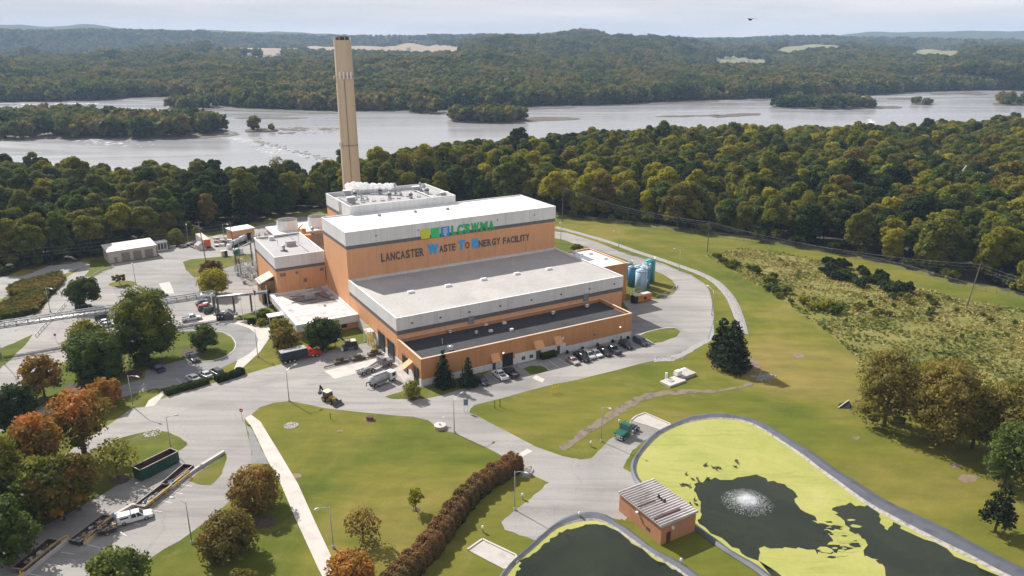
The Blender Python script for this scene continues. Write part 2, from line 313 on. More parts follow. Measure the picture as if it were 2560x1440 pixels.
LEAF={'green':M_leaf('leaves_green',[(.05,.08,.014),(.09,.125,.02),(.15,.17,.026),(.23,.2,.025)]),
 'dark':M_leaf('leaves_dark',[(.024,.042,.012),(.044,.066,.016),(.08,.1,.024)]),
 'mid':M_leaf('leaves_mid',[(.045,.076,.017),(.088,.125,.026),(.15,.175,.038)]),
 'olive':M_leaf('leaves_olive',[(.095,.105,.018),(.17,.17,.025),(.26,.235,.035)]),
 'yellow':M_leaf('leaves_yellow',[(.13,.14,.014),(.24,.23,.02),(.38,.33,.028)]),
 'orange':M_leaf('leaves_orange',[(.12,.1,.022),(.27,.15,.032),(.44,.2,.05)]),
 'mixed':M_leaf('leaves_turning',[(.06,.08,.016),(.12,.115,.022),(.25,.15,.03),(.42,.17,.045)],rr=.1,tt=1.1),
 'top':M_leaf('leaves_green_yellow_top',[(.04,.062,.012),(.07,.1,.017),(.12,.145,.022),(.28,.21,.02)],rr=.05,tt=1.1),
 'brown':M_leaf('leaves_brown',[(.1,.095,.02),(.17,.14,.03),(.25,.19,.045)]),
 'purple':M_leaf('leaves_burgundy',[(.06,.05,.025),(.12,.065,.035),(.19,.085,.05)],rr=.3,tt=.9),
 'barberry':M_leaf('leaves_barberry',[(.08,.075,.03),(.14,.11,.045),(.2,.125,.055),(.29,.13,.065)],rr=.05,tt=1.1),
 'russet':M_leaf('leaves_russet',[(.1,.1,.026),(.18,.14,.036),(.3,.18,.055)]),
 'pine':M_leaf('needles_dark',[(.014,.024,.011),(.024,.037,.014),(.042,.055,.02)],trans=.1),
 'far':M_leaf('leaves_far',[(.03,.05,.02),(.05,.075,.026),(.085,.11,.03),(.15,.145,.04),(.2,.16,.06)],rr=.75,tt=.45,far=True)}
def tree(bx,by,ty,w,kind,label,name='tree',cat='tree',z0=.22,shape='round',group=None,leaf=.42,dens=1.,core=.66,top=0.,lobes=None,limbs=6,bare=0,seed=None,tr=None):
    P=at(bx,by); d=ray(bx,ty); h=H+d[2]*P.y/d[1]; zc=proj(*P)[2]; rx=max(.4,w/F*zc/2*.97); h=max(h-rx*.12*(shape=='round'),1.)
    h=max(h,.8); seed=seed or int(bx*7+by*13); o=E(name,label,cat,P,0,group); a=4*math.pi*rx*max(rx,h*.4)
    nl=int(min(22000,max(450,a*10*dens/(leaf/.42)**2)))
    c=crown(name+'_crown',rx,h*z0,h,nl,leaf*.5,seed,lobes or (26 if rx>4 else 16),shape,core,top); obj('crown',c,o,LEAF[kind])
    obj('trunk',trunk('trunk',h,tr or max(.08,h*.02),rx,seed,limbs,bare),o,bark); return o
# ================================================================ light, sky, air
SUNEL,SUNAZ=R(41),R(-46)          # azimuth clockwise from +Y
w=bpy.data.worlds.new('World'); sc.world=w; w.use_nodes=True; nt=w.node_tree; nt.nodes.clear()
sky=nt.nodes.new('ShaderNodeTexSky'); sky.sky_type='NISHITA'; sky.sun_disc=False; sky.sun_elevation=SUNEL; sky.sun_rotation=SUNAZ; sky.air_density=1.2; sky.dust_density=2.5
tc=nt.nodes.new('ShaderNodeTexCoord'); cl=noise(nt,2.2,7,.55,vec=tc.outputs['Generated'],dist=.5,stretch=(1.6,1.6,20)); cl2=noise(nt,1.1,5,.5,vec=tc.outputs['Generated'],stretch=(1,1,12,.8))
sm=N(nt,'ShaderNodeMath',operation='ADD'); nt.links.new(cl,sm.inputs[0]); nt.links.new(cl2,sm.inputs[1]); hf=N(nt,'ShaderNodeMath',operation='MULTIPLY'); nt.links.new(sm.outputs[0],hf.inputs[0]); hf.inputs[1].default_value=.5
cc=ramp(nt,hf.outputs[0],[(.38,(.76,.78,.83)),(.48,(.88,.885,.91)),(.55,(.96,.96,.975)),(.62,(1.06,1.05,1.04))])
se=nt.nodes.new('ShaderNodeSeparateXYZ'); nt.links.new(tc.outputs['Generated'],se.inputs[0]); hg=ramp(nt,se.outputs[2],[(0,(1.32,1.28,1.26)),(.07,(1.22,1.2,1.19)),(.25,(.95,.96,.98)),(1,(.85,.88,.93))]); cs=mix(nt,1,mix(nt,1,cc,hg,'MULTIPLY'),(7.7,7.55,7.6),'MULTIPLY'); fin=mix(nt,.94,sky.outputs[0],cs)
bg=N(nt,'ShaderNodeBackground',Strength=.067); nt.links.new(fin,bg.inputs[0]); wo=nt.nodes.new('ShaderNodeOutputWorld'); nt.links.new(bg.outputs[0],wo.inputs[0])
sl=bpy.data.lights.new('sun','SUN'); sl.energy=5.0; sl.angle=R(.7); sl.color=(1,.955,.88); so=bpy.data.objects.new('sun',sl); COL.objects.link(so)
sd=Vector((math.sin(SUNAZ)*math.cos(SUNEL),math.cos(SUNAZ)*math.cos(SUNEL),math.sin(SUNEL))); so.rotation_euler=sd.to_track_quat('Z','Y').to_euler(); so.location=(0,0,300)
sc.view_settings.view_transform='Standard'; sc.view_settings.look='None'; sc.view_settings.exposure=.56; sc.view_settings.gamma=1
# ================================================================ terrain of the near bank
WZ=-8.
shore_px=[(-900,520),(-400,480),(0,452),(300,462),(560,470),(760,474),(900,455),(1060,425),(1200,402),(1400,385),(1700,362),(2100,366),(2300,352),(2560,330),(3000,318),(3600,312)]
SH=np.array([tuple(at(x,y,WZ))[:2] for x,y in shore_px]); SH=SH[np.argsort(SH[:,0])]
def shore(x): return np.interp(x,SH[:,0],SH[:,1])
def ground(x,y):
    d=shore(x)-y; t=np.clip((d+10)/140,0,1); return -10.5+10.5*(t*t*(3-2*t))
edge_px=[(-2000,900),(-400,760),(0,694),(146,664),(208,652),(256,644),(400,604),(480,594),(560,581),(640,560),(700,545),(800,523),(1000,505),(1300,522),(1390,540),(1468,547),(1600,560),(1688,573),(1876,598),(2063,626),(2251,666),(2391,704),(2560,742),(3000,850),(4000,1200)]
EP=np.array(edge_px,float)
def inwood(x,y,z=0.):
    px,py,zc=proj(x,y,0.)
    a=np.array([x-O.x,y-O.y]); u=a[0]*U.x+a[1]*U.y; v=a[0]*V.x+a[1]*V.y
    return (py<np.interp(px,EP[:,0],EP[:,1])) & ~((v<136)&(u>-32)&(u<70)) & ~((v<100)&(u>-20)&(u<95)) & (y<shore(x)-3)
xs=np.arange(-900,1101,5.); ys=np.arange(-80,1000,5.); X,Y=np.meshgrid(xs,ys); Z=ground(X,Y)
nx,ny=len(xs),len(ys); ii=(np.arange(ny-1)[:,None]*nx+np.arange(nx-1)[None]).ravel(); f=np.stack([ii,ii+1,ii+nx+1,ii+nx],1)
cx,cy=X[:-1,:-1].ravel()+2.5,Y[:-1,:-1].ravel()+2.5; keep=cy<shore(cx)+15; f=f[keep]
me=bpy.data.meshes.new('lawn'); me.from_pydata(np.stack([X.ravel(),Y.ravel(),Z.ravel()],1).tolist(),[],f.tolist()); me.materials.append(lawn); me.materials.append(floorm)
wm=inwood(cx[keep],cy[keep]-3); me.polygons.foreach_set('material_index',wm.astype(int)); me.update(); g=obj('lawn',me); g['kind']='structure'
# river
m,nt,n,l=nodes('river_water'); b=N(nt,'ShaderNodeBsdfPrincipled',Roughness=.22); b.inputs['IOR'].default_value=1.33; o=nt.nodes.new('ShaderNodeOutputMaterial')
l.new(ramp(nt,noise(nt,.006,5,.6,dist=1,stretch=(.35,1,1,-.1)),[(.3,(.25,.25,.26)),(.7,(.34,.335,.345))]),b.inputs['Base Color'])
l.new(ramp(nt,noise(nt,.012,6,.6,dist=1.5,stretch=(.18,1,1,-.12)),[(.35,(.14,)*3),(.5,(.22,)*3),(.65,(.34,)*3)]),b.inputs['Roughness'])
bp=N(nt,'ShaderNodeBump',Strength=.2,Distance=.3); l.new(noise(nt,.25,6,.7,stretch=(.4,1,1,-.15)),bp.inputs['Height']); l.new(bp.outputs[0],b.inputs['Normal']); l.new(b.outputs[0],o.inputs[0]); MAT['river_water']=m
riv=sheet('river',[(-6000,250),(6000,250),(6000,3600),(-6000,3600)],WZ,m,world=True)
# ================================================================ far bank: hills on real distances
far_shore=[(-1500,262),(0,255),(240,250),(300,244),(470,238),(500,250),(540,264),(600,270),(850,277),(1100,274),(1280,267),(1500,262),(1700,253),(1900,246),(1990,244),(2200,237),(2300,230),(2420,226),(2560,225),(4000,222)]
L1=[(-1500,185),(0,185),(400,172),(800,160),(1140,150),(1400,165),(1800,178),(2560,182),(4000,180)]
L2=[(-1500,150),(0,148),(300,142),(480,134),(560,141),(800,142),(1080,145),(1180,112),(1280,104),(1500,104),(1640,112),(1750,135),(1850,146),(2200,148),(2560,146),(4000,140)]
L3=[(-1500,140),(0,134),(100,133),(300,130),(480,119),(560,115),(800,112),(1140,108),(1260,98),(1330,90),(1440,88),(1540,95),(1650,100),(1720,112),(1800,125),(1900,118),(1960,110),(2080,108),(2180,118),(2300,124),(2560,118),(4000,110)]
L4=[(-1500,95),(0,88),(300,84),(480,86),(560,92),(700,95),(850,99),(1000,98),(1140,98),(1260,96),(1400,100),(1720,106),(1780,107),(1850,106),(1900,101),(2000,99),(2150,102),(2300,106),(2560,111),(4000,110)]
L5=[(-1500,70),(0,61),(60,59),(130,67),(200,61),(240,60),(300,69),(420,81),(520,75),(640,78),(760,80),(840,86),(960,88),(1050,93),(1110,83),(1180,87),(1260,93),(1500,99),(1720,101),(1780,99),(1850,98),(1960,99),(2560,102),(4000,90)]
L6=[(-1500,80),(0,80),(1000,100),(1800,103),(1900,96),(1960,90),(2020,96),(2080,91),(2120,83),(2160,79),(2230,80),(2300,80),(2400,75),(2480,77),(2560,78),(3200,85),(4000,90)]
DD=[1750,2400,3300,4600,6200,8200]
cols=np.concatenate([np.arange(-1400,-200,60),np.arange(-200,2760,8),np.arange(2760,4000,60)])
def zat(px,D,y):
    th=math.atan2((px-1280)/F,CP+(620/F)*SP); Yf=D*math.cos(th); k=(720-y)/F; return Yf*(k*CP-SP)/(CP+k*SP)+H, th
rows=[]; 
for px in cols:
    it=lambda T:np.interp(px,[a for a,_ in T],[b for _,b in T])
    y0=it(far_shore); th=zat(px,1000,y0)[1]; p0=at(1280,y0,WZ); D0=math.hypot(p0.y,p0.x)/math.cos(th)
    kn=[(D0-30,WZ-3),(D0,WZ+.1),(D0+25,WZ+3),(D0+180,WZ+7)]
    for i,(D,T) in enumerate(zip(DD,(L1,L2,L3,L4,L5,L6))):
        D*=1+.05*math.sin(px*.004+i*1.7)
        y=it(T)+(11/ D*F if i<3 else 5*1000/D)*1.0 - (2.2*math.sin(px*.021+i)+1.4*math.sin(px*.053+2*i))*(1 if i<3 else .5)*(.7 if i!=4 else .4)
        z=zat(px,D,y)[0]; pD,pz=kn[-1]
        if i>=3: kn.append(((pD+D)/2,min(pz,z)-.006*(D-pD)-10))
        elif i==1: kn.append(((pD+D)/2,(pz+z)/2-5))
        kn.append((D,z))
    kn.append((8800,kn[-1][1]-120)); ks=[k[0] for k in kn]; kz=[k[1] for k in kn]; r=[]
    for a in range(len(kn)-1):
        nsub=[1,1,4,16,8,8,16,6,6,6,6,6,6,2][a] if a<14 else 2
        for j in range(nsub):
            t=j/nsub; s=t*t*(3-2*t) if a>3 else t; D=ks[a]*(1-t)+ks[a+1]*t; r.append((D*math.sin(th),D*math.cos(th),kz[a]*(1-s)+kz[a+1]*s))
    rows.append(r)
G=np.array(rows); nc,nr=G.shape[:2]
gd=np.hypot(G[...,0],G[...,1]); rel=np.sin(G[...,0]*.013+1.3*np.sin(G[...,1]*.006))*np.sin(G[...,1]*.011+.8*np.sin(G[...,0]*.009))+.5*np.sin(G[...,0]*.031+G[...,1]*.017)
pxg=np.array(cols)[:,None]+0*gd; rel=rel*np.where((gd>1650)&(gd<3500)&(((pxg>520)&(pxg<1170))|((pxg>1900)&(pxg<2410))|((pxg>80)&(pxg<260))),.15,1.)
G[...,2]+=np.where(G[...,2]>WZ+4,rel*np.interp(gd,[1400,1800,3000,3600,4400],[3,9,12,10,3]),0)
rr=np.random.default_rng(3)
ii=(np.arange(nc-1)[:,None]*nr+np.arange(nr-1)[None]); f=np.stack([ii,ii+nr,ii+nr+1,ii+1],2).reshape(-1,4)
flat=G.reshape(-1,3); cen=flat[f].mean(1); px_,py_,_=proj(cen[:,0],cen[:,1],cen[:,2]); dist=np.linalg.norm(cen[:,:2],axis=1)
FIELDS=[('ploughed_field',[(530,136),(556,112),(700,111),(840,109),(960,110),(1120,113),(1160,122),(1150,142),(1080,144),(1000,141),(800,138),(700,137)],(2150,3900),0),
 ('ploughed_field',[(80,150),(110,128),(240,120),(244,146),(150,150)],(2150,3900),0),
 ('hay_field',[(1922,142),(1950,120),(2000,109),(2080,107),(2122,119),(2095,133),(2040,130),(1990,143)],(2150,3900),1),
 ('hay_field',[(2262,152),(2290,122),(2400,128),(2400,156),(2310,155)],(2150,3900),1),
 ('hay_field',[(1275,95),(1290,84),(1385,82),(1392,92),(1330,98)],(2200,3900),1),
 ('hay_field',[(850,109),(1000,103),(1280,98),(1270,106),(1000,110)],(3300,5500),1),
 ('hay_field',[(1775,150),(1830,142),(1915,150),(1935,176),(1850,182),(1790,172)],(1700,3600),1),
 ('hay_field',[(590,140),(705,138),(720,158),(640,162),(600,156)],(1800,2700),1),
 ('hay_field',[(1470,182),(1540,180),(1560,196),(1480,198)],(1500,2400),1),
 ('hay_field',[(0,146),(70,144),(80,160),(0,164)],(1700,3000),1),
 ('hay_field',[(1190,196),(1250,192),(1262,202),(1200,206)],(1500,2400),1),
 ('hay_field',[(395,134),(470,124),(560,118),(560,128),(480,134)],(2150,3900),1)]
def inpoly(px,py,poly):
    r=np.zeros(px.shape,bool); n_=len(poly)
    for i in range(n_):
        x1,y1=poly[i];x2,y2=poly[(i+1)%n_]
        c=((y1>py)!=(y2>py))&(px<(x2-x1)*(py-y1)/((y2-y1) or 1e-9)+x1); r^=c
    return r
fm=np.zeros(len(f),int)
for _,pl,(a,b_),k in FIELDS: fm[inpoly(px_,py_,pl)&(dist>a)&(dist<b_)]=1+k
hillm=M_grass('wooded_hill_ground',[(.3,(.03,.04,.018)),(.5,(.045,.055,.022)),(.7,(.07,.07,.03))],.5,.002)
plough=M('ploughed_soil',(.27,.2,.135),.95,.06,.01,streak=(1,.2,1,.2)); hay=M('hay_meadow',(.19,.18,.085),.95,.08,.008)
me=bpy.data.meshes.new('hills'); me.from_pydata(flat.tolist(),[],f.tolist()); 
for q in (hillm,plough,hay): me.materials.append(q)
me.polygons.foreach_set('material_index',fm); me.polygons.foreach_set('use_smooth',[True]*len(f)); me.update(); hl=obj('hills',me); hl['kind']='structure'
# ================================================================ geometry-node scatter for the masses of trees
def scatter(name,pts,scale,kinds,srcs,label,cat='woodland'):
    me=bpy.data.meshes.new(name); me.vertices.add(len(pts)); me.vertices.foreach_set('co',np.asarray(pts,np.float32).ravel())
    r=np.random.default_rng(len(pts))
    for nm,ty,va in (('s','FLOAT',scale),('r','FLOAT',r.uniform(0,6.28,len(pts))),('k','INT',kinds)):
        me.attributes.new(nm,ty,'POINT').data.foreach_set('value',np.asarray(va,np.float32 if ty=='FLOAT' else np.int32))
    o=obj(name,me); ng=bpy.data.node_groups.new(name,'GeometryNodeTree'); ng.interface.new_socket('Geometry',in_out='INPUT',socket_type='NodeSocketGeometry'); ng.interface.new_socket('Geometry',in_out='OUTPUT',socket_type='NodeSocketGeometry')
    n=ng.nodes; l=ng.links; gi=n.new('NodeGroupInput'); go=n.new('NodeGroupOutput'); j=n.new('GeometryNodeJoinGeometry')
    def attr(nm,ty):
        a=n.new('GeometryNodeInputNamedAttribute'); a.data_type=ty; a.inputs['Name'].default_value=nm; return a.outputs['Attribute']
    s,rt,k=attr('s','FLOAT'),attr('r','FLOAT'),attr('k','INT'); cx=n.new('ShaderNodeCombineXYZ'); l.new(rt,cx.inputs[2])
    for i,sr in enumerate(srcs):
        cm=n.new('FunctionNodeCompare'); cm.data_type='INT'; cm.operation='EQUAL'; l.new(k,cm.inputs[2]); cm.inputs[3].default_value=i
        oi=n.new('GeometryNodeObjectInfo'); oi.inputs['Object'].default_value=sr; oi.inputs['As Instance'].default_value=True; oi.transform_space='ORIGINAL'
        ip=n.new('GeometryNodeInstanceOnPoints'); l.new(gi.outputs[0],ip.inputs['Points']); l.new(cm.outputs[0],ip.inputs['Selection']); l.new(oi.outputs['Geometry'],ip.inputs['Instance']); l.new(cx.outputs[0],ip.inputs['Rotation']); l.new(s,ip.inputs['Scale']); l.new(ip.outputs[0],j.inputs[0])
    l.new(j.outputs[0],go.inputs[0]); md=o.modifiers.new('scatter','NODES'); md.node_group=ng
    o['label']=label; o['category']=cat; o['kind']='stuff'; return o
# ---------------------------------------------------------------- the near wood
r=np.random.default_rng(11); S=8.8; gx,gy=np.meshgrid(np.arange(-620,900,S),np.arange(180,960,S)); P=np.stack([gx.ravel(),gy.ravel()],1)+r.uniform(-.42,.42,(gx.size,2))*S
pj=proj(P[:,0],P[:,1],0.); ok=(P[:,1]<shore(P[:,0])-4)&(pj[0]>-260)&(pj[0]<2840)
# near the mown edge keep trees a crown radius back
ok&=inwood(P[:,0],P[:,1]-4.5); P=P[ok]
D=np.hypot(P[:,0],P[:,1]); P=P[np.argsort(D)]; D=np.sort(D)
PX,PY,_=proj(P[:,0],P[:,1],8.); n_=len(P)
# how each tree looks: olive and yellow-green to the right, greener to the left
kindn=['dark','mid','green','olive','yellow','brown']
pr_l=[.14,.28,.26,.2,.08,.04]; pr_r=[.08,.16,.22,.3,.19,.05]
KD=np.array([r.choice(6,p=(pr_r if x>900 else pr_l)) for x in PX])
big=np.sin(P[:,0]*.02+1)*np.cos(P[:,1]*.017)+.5*np.sin(P[:,0]*.047+P[:,1]*.03)
KD=np.where((big>.75)&(PX>1400)&(r.random(n_)<.6),4,KD); KD=np.where((big<-.7)&(r.random(n_)<.6),0,KD)
SCL=r.uniform(.62,1.12,n_)*np.where(PX<850,.95,1.)*np.where(r.random(n_)<.07,1.18,1.)
SCL*=np.where(D<np.sort(D)[120],.92,1)
ZG=ground(P[:,0],P[:,1])
protos={}
TX={'dark':'dark green','mid':'mid green','green':'bright green','olive':'olive green','yellow':'yellow green','brown':'brownish autumn'}
def near_tree(k,v):
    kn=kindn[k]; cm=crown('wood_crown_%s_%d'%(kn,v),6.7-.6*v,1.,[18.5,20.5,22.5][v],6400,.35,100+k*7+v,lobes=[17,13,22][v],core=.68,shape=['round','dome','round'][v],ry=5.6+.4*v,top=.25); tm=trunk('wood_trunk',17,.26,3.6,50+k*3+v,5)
    cm.materials.append(LEAF[kn]); tm.materials.append(bark); return cm,tm
for k in range(6):
    for v in range(3): protos[(k,v)]=near_tree(k,v)
NI=292; crowns={}
for i in range(NI):
    k=int(KD[i]); v=i%3; side='plant, right of the stack' if PX[i]>850 else 'yard, left of the stack'
    o=E('forest_tree','%s tree at the front of the wood behind the %s'%(TX[kindn[k]],side),'tree',(P[i,0],P[i,1],ZG[i]),r.uniform(0,6.28),'trees of the riverside wood'); s=SCL[i]; o.scale=(s*r.uniform(.85,1.2),s*r.uniform(.85,1.2),s*r.uniform(.9,1.12))
    cm,tm=protos[(k,v)]; c=obj('crown',cm,o); obj('trunk',tm,o); crowns.setdefault((k,v),c)
for kv,(cm,tm) in protos.items():
    if kv not in crowns: crowns[kv]=None
keys=[kv for kv in sorted(crowns) if crowns[kv]]; kidx={kv:i for i,kv in enumerate(keys)}
kk=[kidx.get((int(KD[i]),i%3),0) for i in range(NI,n_)]
scatter('riverside_wood',np.stack([P[NI:,0],P[NI:,1],ZG[NI:]-1.],1),SCL[NI:],kk,[crowns[k] for k in keys],'dense mixed green and olive woodland filling the bank down to the river')
# ---------------------------------------------------------------- bank trees: low detail crowns for the far bank, islands
bankp=[]
for v,(bx,by) in enumerate([(1032,281),(1052,282),(1078,283),(1092,283)]):
    c=crown('bank_crown_%d'%v,7.,1.,13.5,150,1.5,300+v,lobes=8,core=.86); p=at(bx,by,WZ+.5); o=E('bank_tree',['rounded pale green tree at the left end of the tiny islet behind the stack','second tree from the left on the tiny islet','bushy green tree near the right end of the tiny islet','rightmost low tree of the tiny islet'][v],'tree',p,0,'trees of the tiny islet')
    bankp.append(obj('crown',c,o,LEAF['far'])); obj('trunk',trunk('trunk',8,.3,3,v,3),o,bark)
ar=np.linalg.norm(np.cross(flat[f[:,1]]-flat[f[:,0]],flat[f[:,3]]-flat[f[:,0]]),axis=1)
dens=np.where(dist<1900,1/70.,np.where(dist<2700,1/120.,np.where(dist<3700,1/190.,np.where(dist<4800,1/500.,0.))))
inland=cen[:,2]>WZ+1.2
clear=r.random(len(f))<np.clip((np.sin(px_*.03+py_*.35)+np.sin(px_*.011-py_*.21)-1.2)*.9,0,.85)
wgt=ar*dens*inland*(fm==0)*((px_>-260)&(px_<2820))*~(clear&(dist>2000)); NT=int(min(70000,wgt.sum())); fi=r.choice(len(f),NT,p=wgt/wgt.sum())
a,b2=r.random((2,NT,1)); q=flat[f[fi]]; T=(q[:,0]*(1-a)+q[:,1]*a)*(1-b2)+(q[:,3]*(1-a)+q[:,2]*a)*b2; Dt=np.hypot(T[:,0],T[:,1])
sc_=1.34*r.uniform(.6,1.3,NT)*np.where(Dt<1900,1.,np.where(Dt<2700,1.0,np.where(Dt<3700,1.05,1.4))); T[:,2]-=sc_*1.2
scatter('far_bank_woodland',T,sc_,r.integers(0,4,NT),bankp,'hazy dark green woodland covering the far bank and hills')
# islands -------------------------------------------------------------
def island(name,pts,n,smin,smax,label,tip=0):
    q=pxpoly_z(pts,WZ); me=bpy.data.meshes.new(name); L=len(q); c=np.mean(q,0)
    vs=[(x,y,WZ-.5) for x,y in q]+[(c[0]+(x-c[0])*.93,c[1]+(y-c[1])*.9,WZ+1.2) for x,y in q]; me.from_pydata(vs,[],[[i,(i+1)%L,L+(i+1)%L,L+i] for i in range(L)]+[list(range(L,2*L))]); o=obj(name,me,None,M('island_soil',(.1,.08,.055),.95,.15,.1)); o['kind']='structure'
    qa=np.array(q); lo,hi=qa.min(0),qa.max(0); pp=[]
    while len(pp)<n:
        t=r.uniform(lo,hi)
        if inpoly(np.array([t[0]]),np.array([t[1]]),q)[0]: pp.append((*(c+(t-c)*.93),WZ+.4))
    scatter('island_trees',pp,r.uniform(smin,smax,n),r.integers(0,4,n),bankp,label)
def pxpoly_z(pts,z): return catmull([tuple(at(x,y,z)[:2]) for x,y in pts],5)
island('island',[(-60,352),(60,350),(200,347),(350,349),(470,343),(560,333),(575,326),(520,318),(400,312),(250,306),(120,300),(0,305),(-80,318)],300,.95,1.45,'trees covering the long island at the left in the river')
island('island',[(1122,303),(1180,307),(1260,308),(1305,305),(1318,300),(1290,295),(1220,292),(1150,293)],70,.8,1.25,'trees covering the small dark island right of the stack')
island('island',[(1930,270),(2000,273),(2100,274),(2185,271),(2200,266),(2160,260),(2060,257),(1970,258),(1935,263)],110,.75,1.15,'trees covering the right hand island in the river')
island('island',[(2278,262),(2310,263),(2330,260),(2310,256),(2285,257)],12,.5,.75,'clump of trees on the small right islet')
island('island',[(2480,262),(2520,264),(2600,262),(2600,255),(2520,254),(2490,257)],26,.7,1.2,'trees on the islet at the right edge')
island('island',[(415,274),(450,276),(500,276),(545,272),(520,262),(450,260)],40,.8,1.2,'trees of the low point reaching left from the far bank')
island('island',[(1018,283),(1060,286),(1100,285),(1118,281),(1080,277),(1030,277)],7,.5,.7,'low scrub on the tiny islet behind the stack')
island('island',[(612,330),(640,331),(690,329),(694,325),(650,322),(618,325)],4,.35,.5,'scrub on the gravel islet')
p=at(635,326,WZ); o=E('islet_tree','lone round tree on the gravel islet left of the stack','tree',p); c=crown('islet_crown',8,1.5,15,500,.9,77,lobes=9); obj('crown',c,o,LEAF['far']); obj('trunk',trunk('trunk',9,.35,4,5,4),o,bark)
bar=M('mud_bar',(.1,.078,.06),.9,.15,.06,c2=(.06,.05,.042))
for i,pts in enumerate([[(585,296),(640,292),(720,293),(772,295),(720,298),(640,298)],[(688,322),(740,318),(775,321),(760,327),(720,326)],[(800,322),(850,320),(860,324),(820,326)],[(700,332),(735,331),(730,334),(705,334)],[(1308,297),(1360,292),(1420,294),(1450,298),(1400,301),(1340,303),(1305,304)],
  [(1638,291),(1690,289),(1742,289),(1720,293),(1660,293)],[(1745,289),(1790,287),(1790,290),(1750,291)],[(1785,290),(1830,284),(1900,284),(1890,288),(1830,292),(1790,294)],[(2190,266),(2250,267),(2245,271),(2195,271)],[(400,345),(470,334),(560,338),(590,332),(588,340),(500,346),(420,350)],[(1225,275),(1330,270),(1430,267),(1430,270),(1330,274),(1240,279)],
  [(1570,259),(1700,254),(1790,252),(1790,255),(1700,258),(1600,262)],[(2220,246),(2290,245),(2280,249),(2225,249)],[(2330,234),(2430,229),(2450,232),(2350,237)],[(1880,249),(1925,246),(1925,250),(1890,253)],[(500,238),(470,242),(400,244),(300,247),(400,247),(480,246)],[(2400,234),(2470,236),(2440,238)],[(560,272),(700,277),(840,281),(840,284),(700,281),(570,276)]]):
    q=pxpoly_z(pts,WZ); sheet('mud_bar',[(x+r.normal()*1.5,y+r.normal()*2.5) for x,y in q],WZ+.3,bar,world=True)
# rapids: broken white water below the island
fo=M('river_foam',(.72,.73,.74),.6,.03); pp=[]
def foam(a,b,n,wd,sz):
    for i in range(n):
        t=r.random(); x=a[0]+(b[0]-a[0])*t+r.normal()*wd[0]; y=a[1]+(b[1]-a[1])*t+r.normal()*wd[1]; p=at(x,y,WZ+.06); pp.append((p,sz*r.uniform(.4,1.6)))
foam((560,343),(850,408),240,(9,2.2),.8); foam((560,343),(640,352),90,(8,1.4),.7); foam((640,372),(700,385),60,(14,2.6),.8); foam((2172,300),(2192,322),110,(4,2),1.2); foam((2140,322),(2195,318),60,(4,.8),1.2); foam((40,262),(250,258),160,(12,1.),1.6); foam((800,402),(870,418),50,(10,3),.8); foam((200,352),(330,362),60,(30,4),1.2)
mb=MB()
for p,s in pp: mb.add([(p.x-s*1.8,p.y-s*.1,p.z),(p.x+s*.2,p.y-s*.5,p.z),(p.x+s*2,p.y+s*.15,p.z+.1),(p.x+s*.1,p.y+s*.6,p.z)],[(0,1,2,3)])
o=mb.obj('white_water',fo,fix=False); tag(o,'broken white water over the rock ledges in the river','rapids',kind='stuff')
rk=MB()
for i in range(90):
    t=r.random(); p=at(640+(860-640)*t+r.normal()*7,352+(412-352)*t+r.normal()*2.5,WZ); s=r.uniform(.6,1.8); rk.cyl(p.x,p.y,WZ-.3,WZ+.35*s,s*1.6,s*.8,6)
for i in range(60):
    p=at(r.uniform(690,850),r.uniform(318,334),WZ); s=r.uniform(.8,2); rk.cyl(p.x,p.y,WZ-.3,WZ+.3*s,s*2,s,6)
o=rk.obj('river_rocks',rock); tag(o,'low dark rocks breaking the river surface near the stack','rocks',kind='stuff')
# ---------------------------------------------------------------- far houses
wallm=M('far_house_wall',(.6,.59,.57),.8,.05,.01); roofm=M('far_house_roof',(.2,.19,.19),.8,.1,.01)
def surf(px,py):
    k=np.argmin((px_-px)**2+(3*(py_-py))**2+np.where(dist<1500,1e5,0)+np.where(dist>6000,1e5,0)+(dist/400)**2); return cen[k]
hp=[(604,137,0),(622,141,0),(648,139,0),(671,144,0),(694,141,0),(705,150,0),(560,146,0),(482,150,0),(497,143,0),(1020,128,0),(1009,138,0),(28,152,0),(46,158,0),(14,146,0),(70,150,0),(1764,118,1),(1777,163,1),(1790,152,1),(1813,150,1),(1825,160,1),(1840,166,1),(1856,160,1),(1872,158,1),(1886,168,1),(1735,155,1),(1747,150,1),(1800,166,1),(1488,180,2),(1520,189,2),(1846,121,1),(1868,124,1),(1910,121,1)]
for i,(x,y,gk) in enumerate(hp):
    c=surf(x,y); D=math.hypot(c[0],c[1]); s=D/2500*.95; a=r.uniform(-.6,.6)
    o=E('house',['small pale house among trees on the far bank left of the stack','small white house of the village in the wooded valley at the right','white farmhouse low on the wooded hill behind the river'][gk],'house',(c[0],c[1],c[2]+2.5*s),a,['houses left of the stack','village houses in the valley','farmhouses low on the hill'][gk])
    MB().box(-6*s,6*s,-4*s,4*s,-3*s,5.5*s).obj('wall',wallm,o); MB().add([(-6.4*s,-4.4*s,5.5*s),(6.4*s,-4.4*s,5.5*s),(6.4*s,4.4*s,5.5*s),(-6.4*s,4.4*s,5.5*s),(-6.4*s,0,8.3*s),(6.4*s,0,8.3*s)],[(0,1,5,4),(2,3,4,5),(0,4,3),(1,2,5),(3,2,1,0)]).obj('roof',roofm,o)
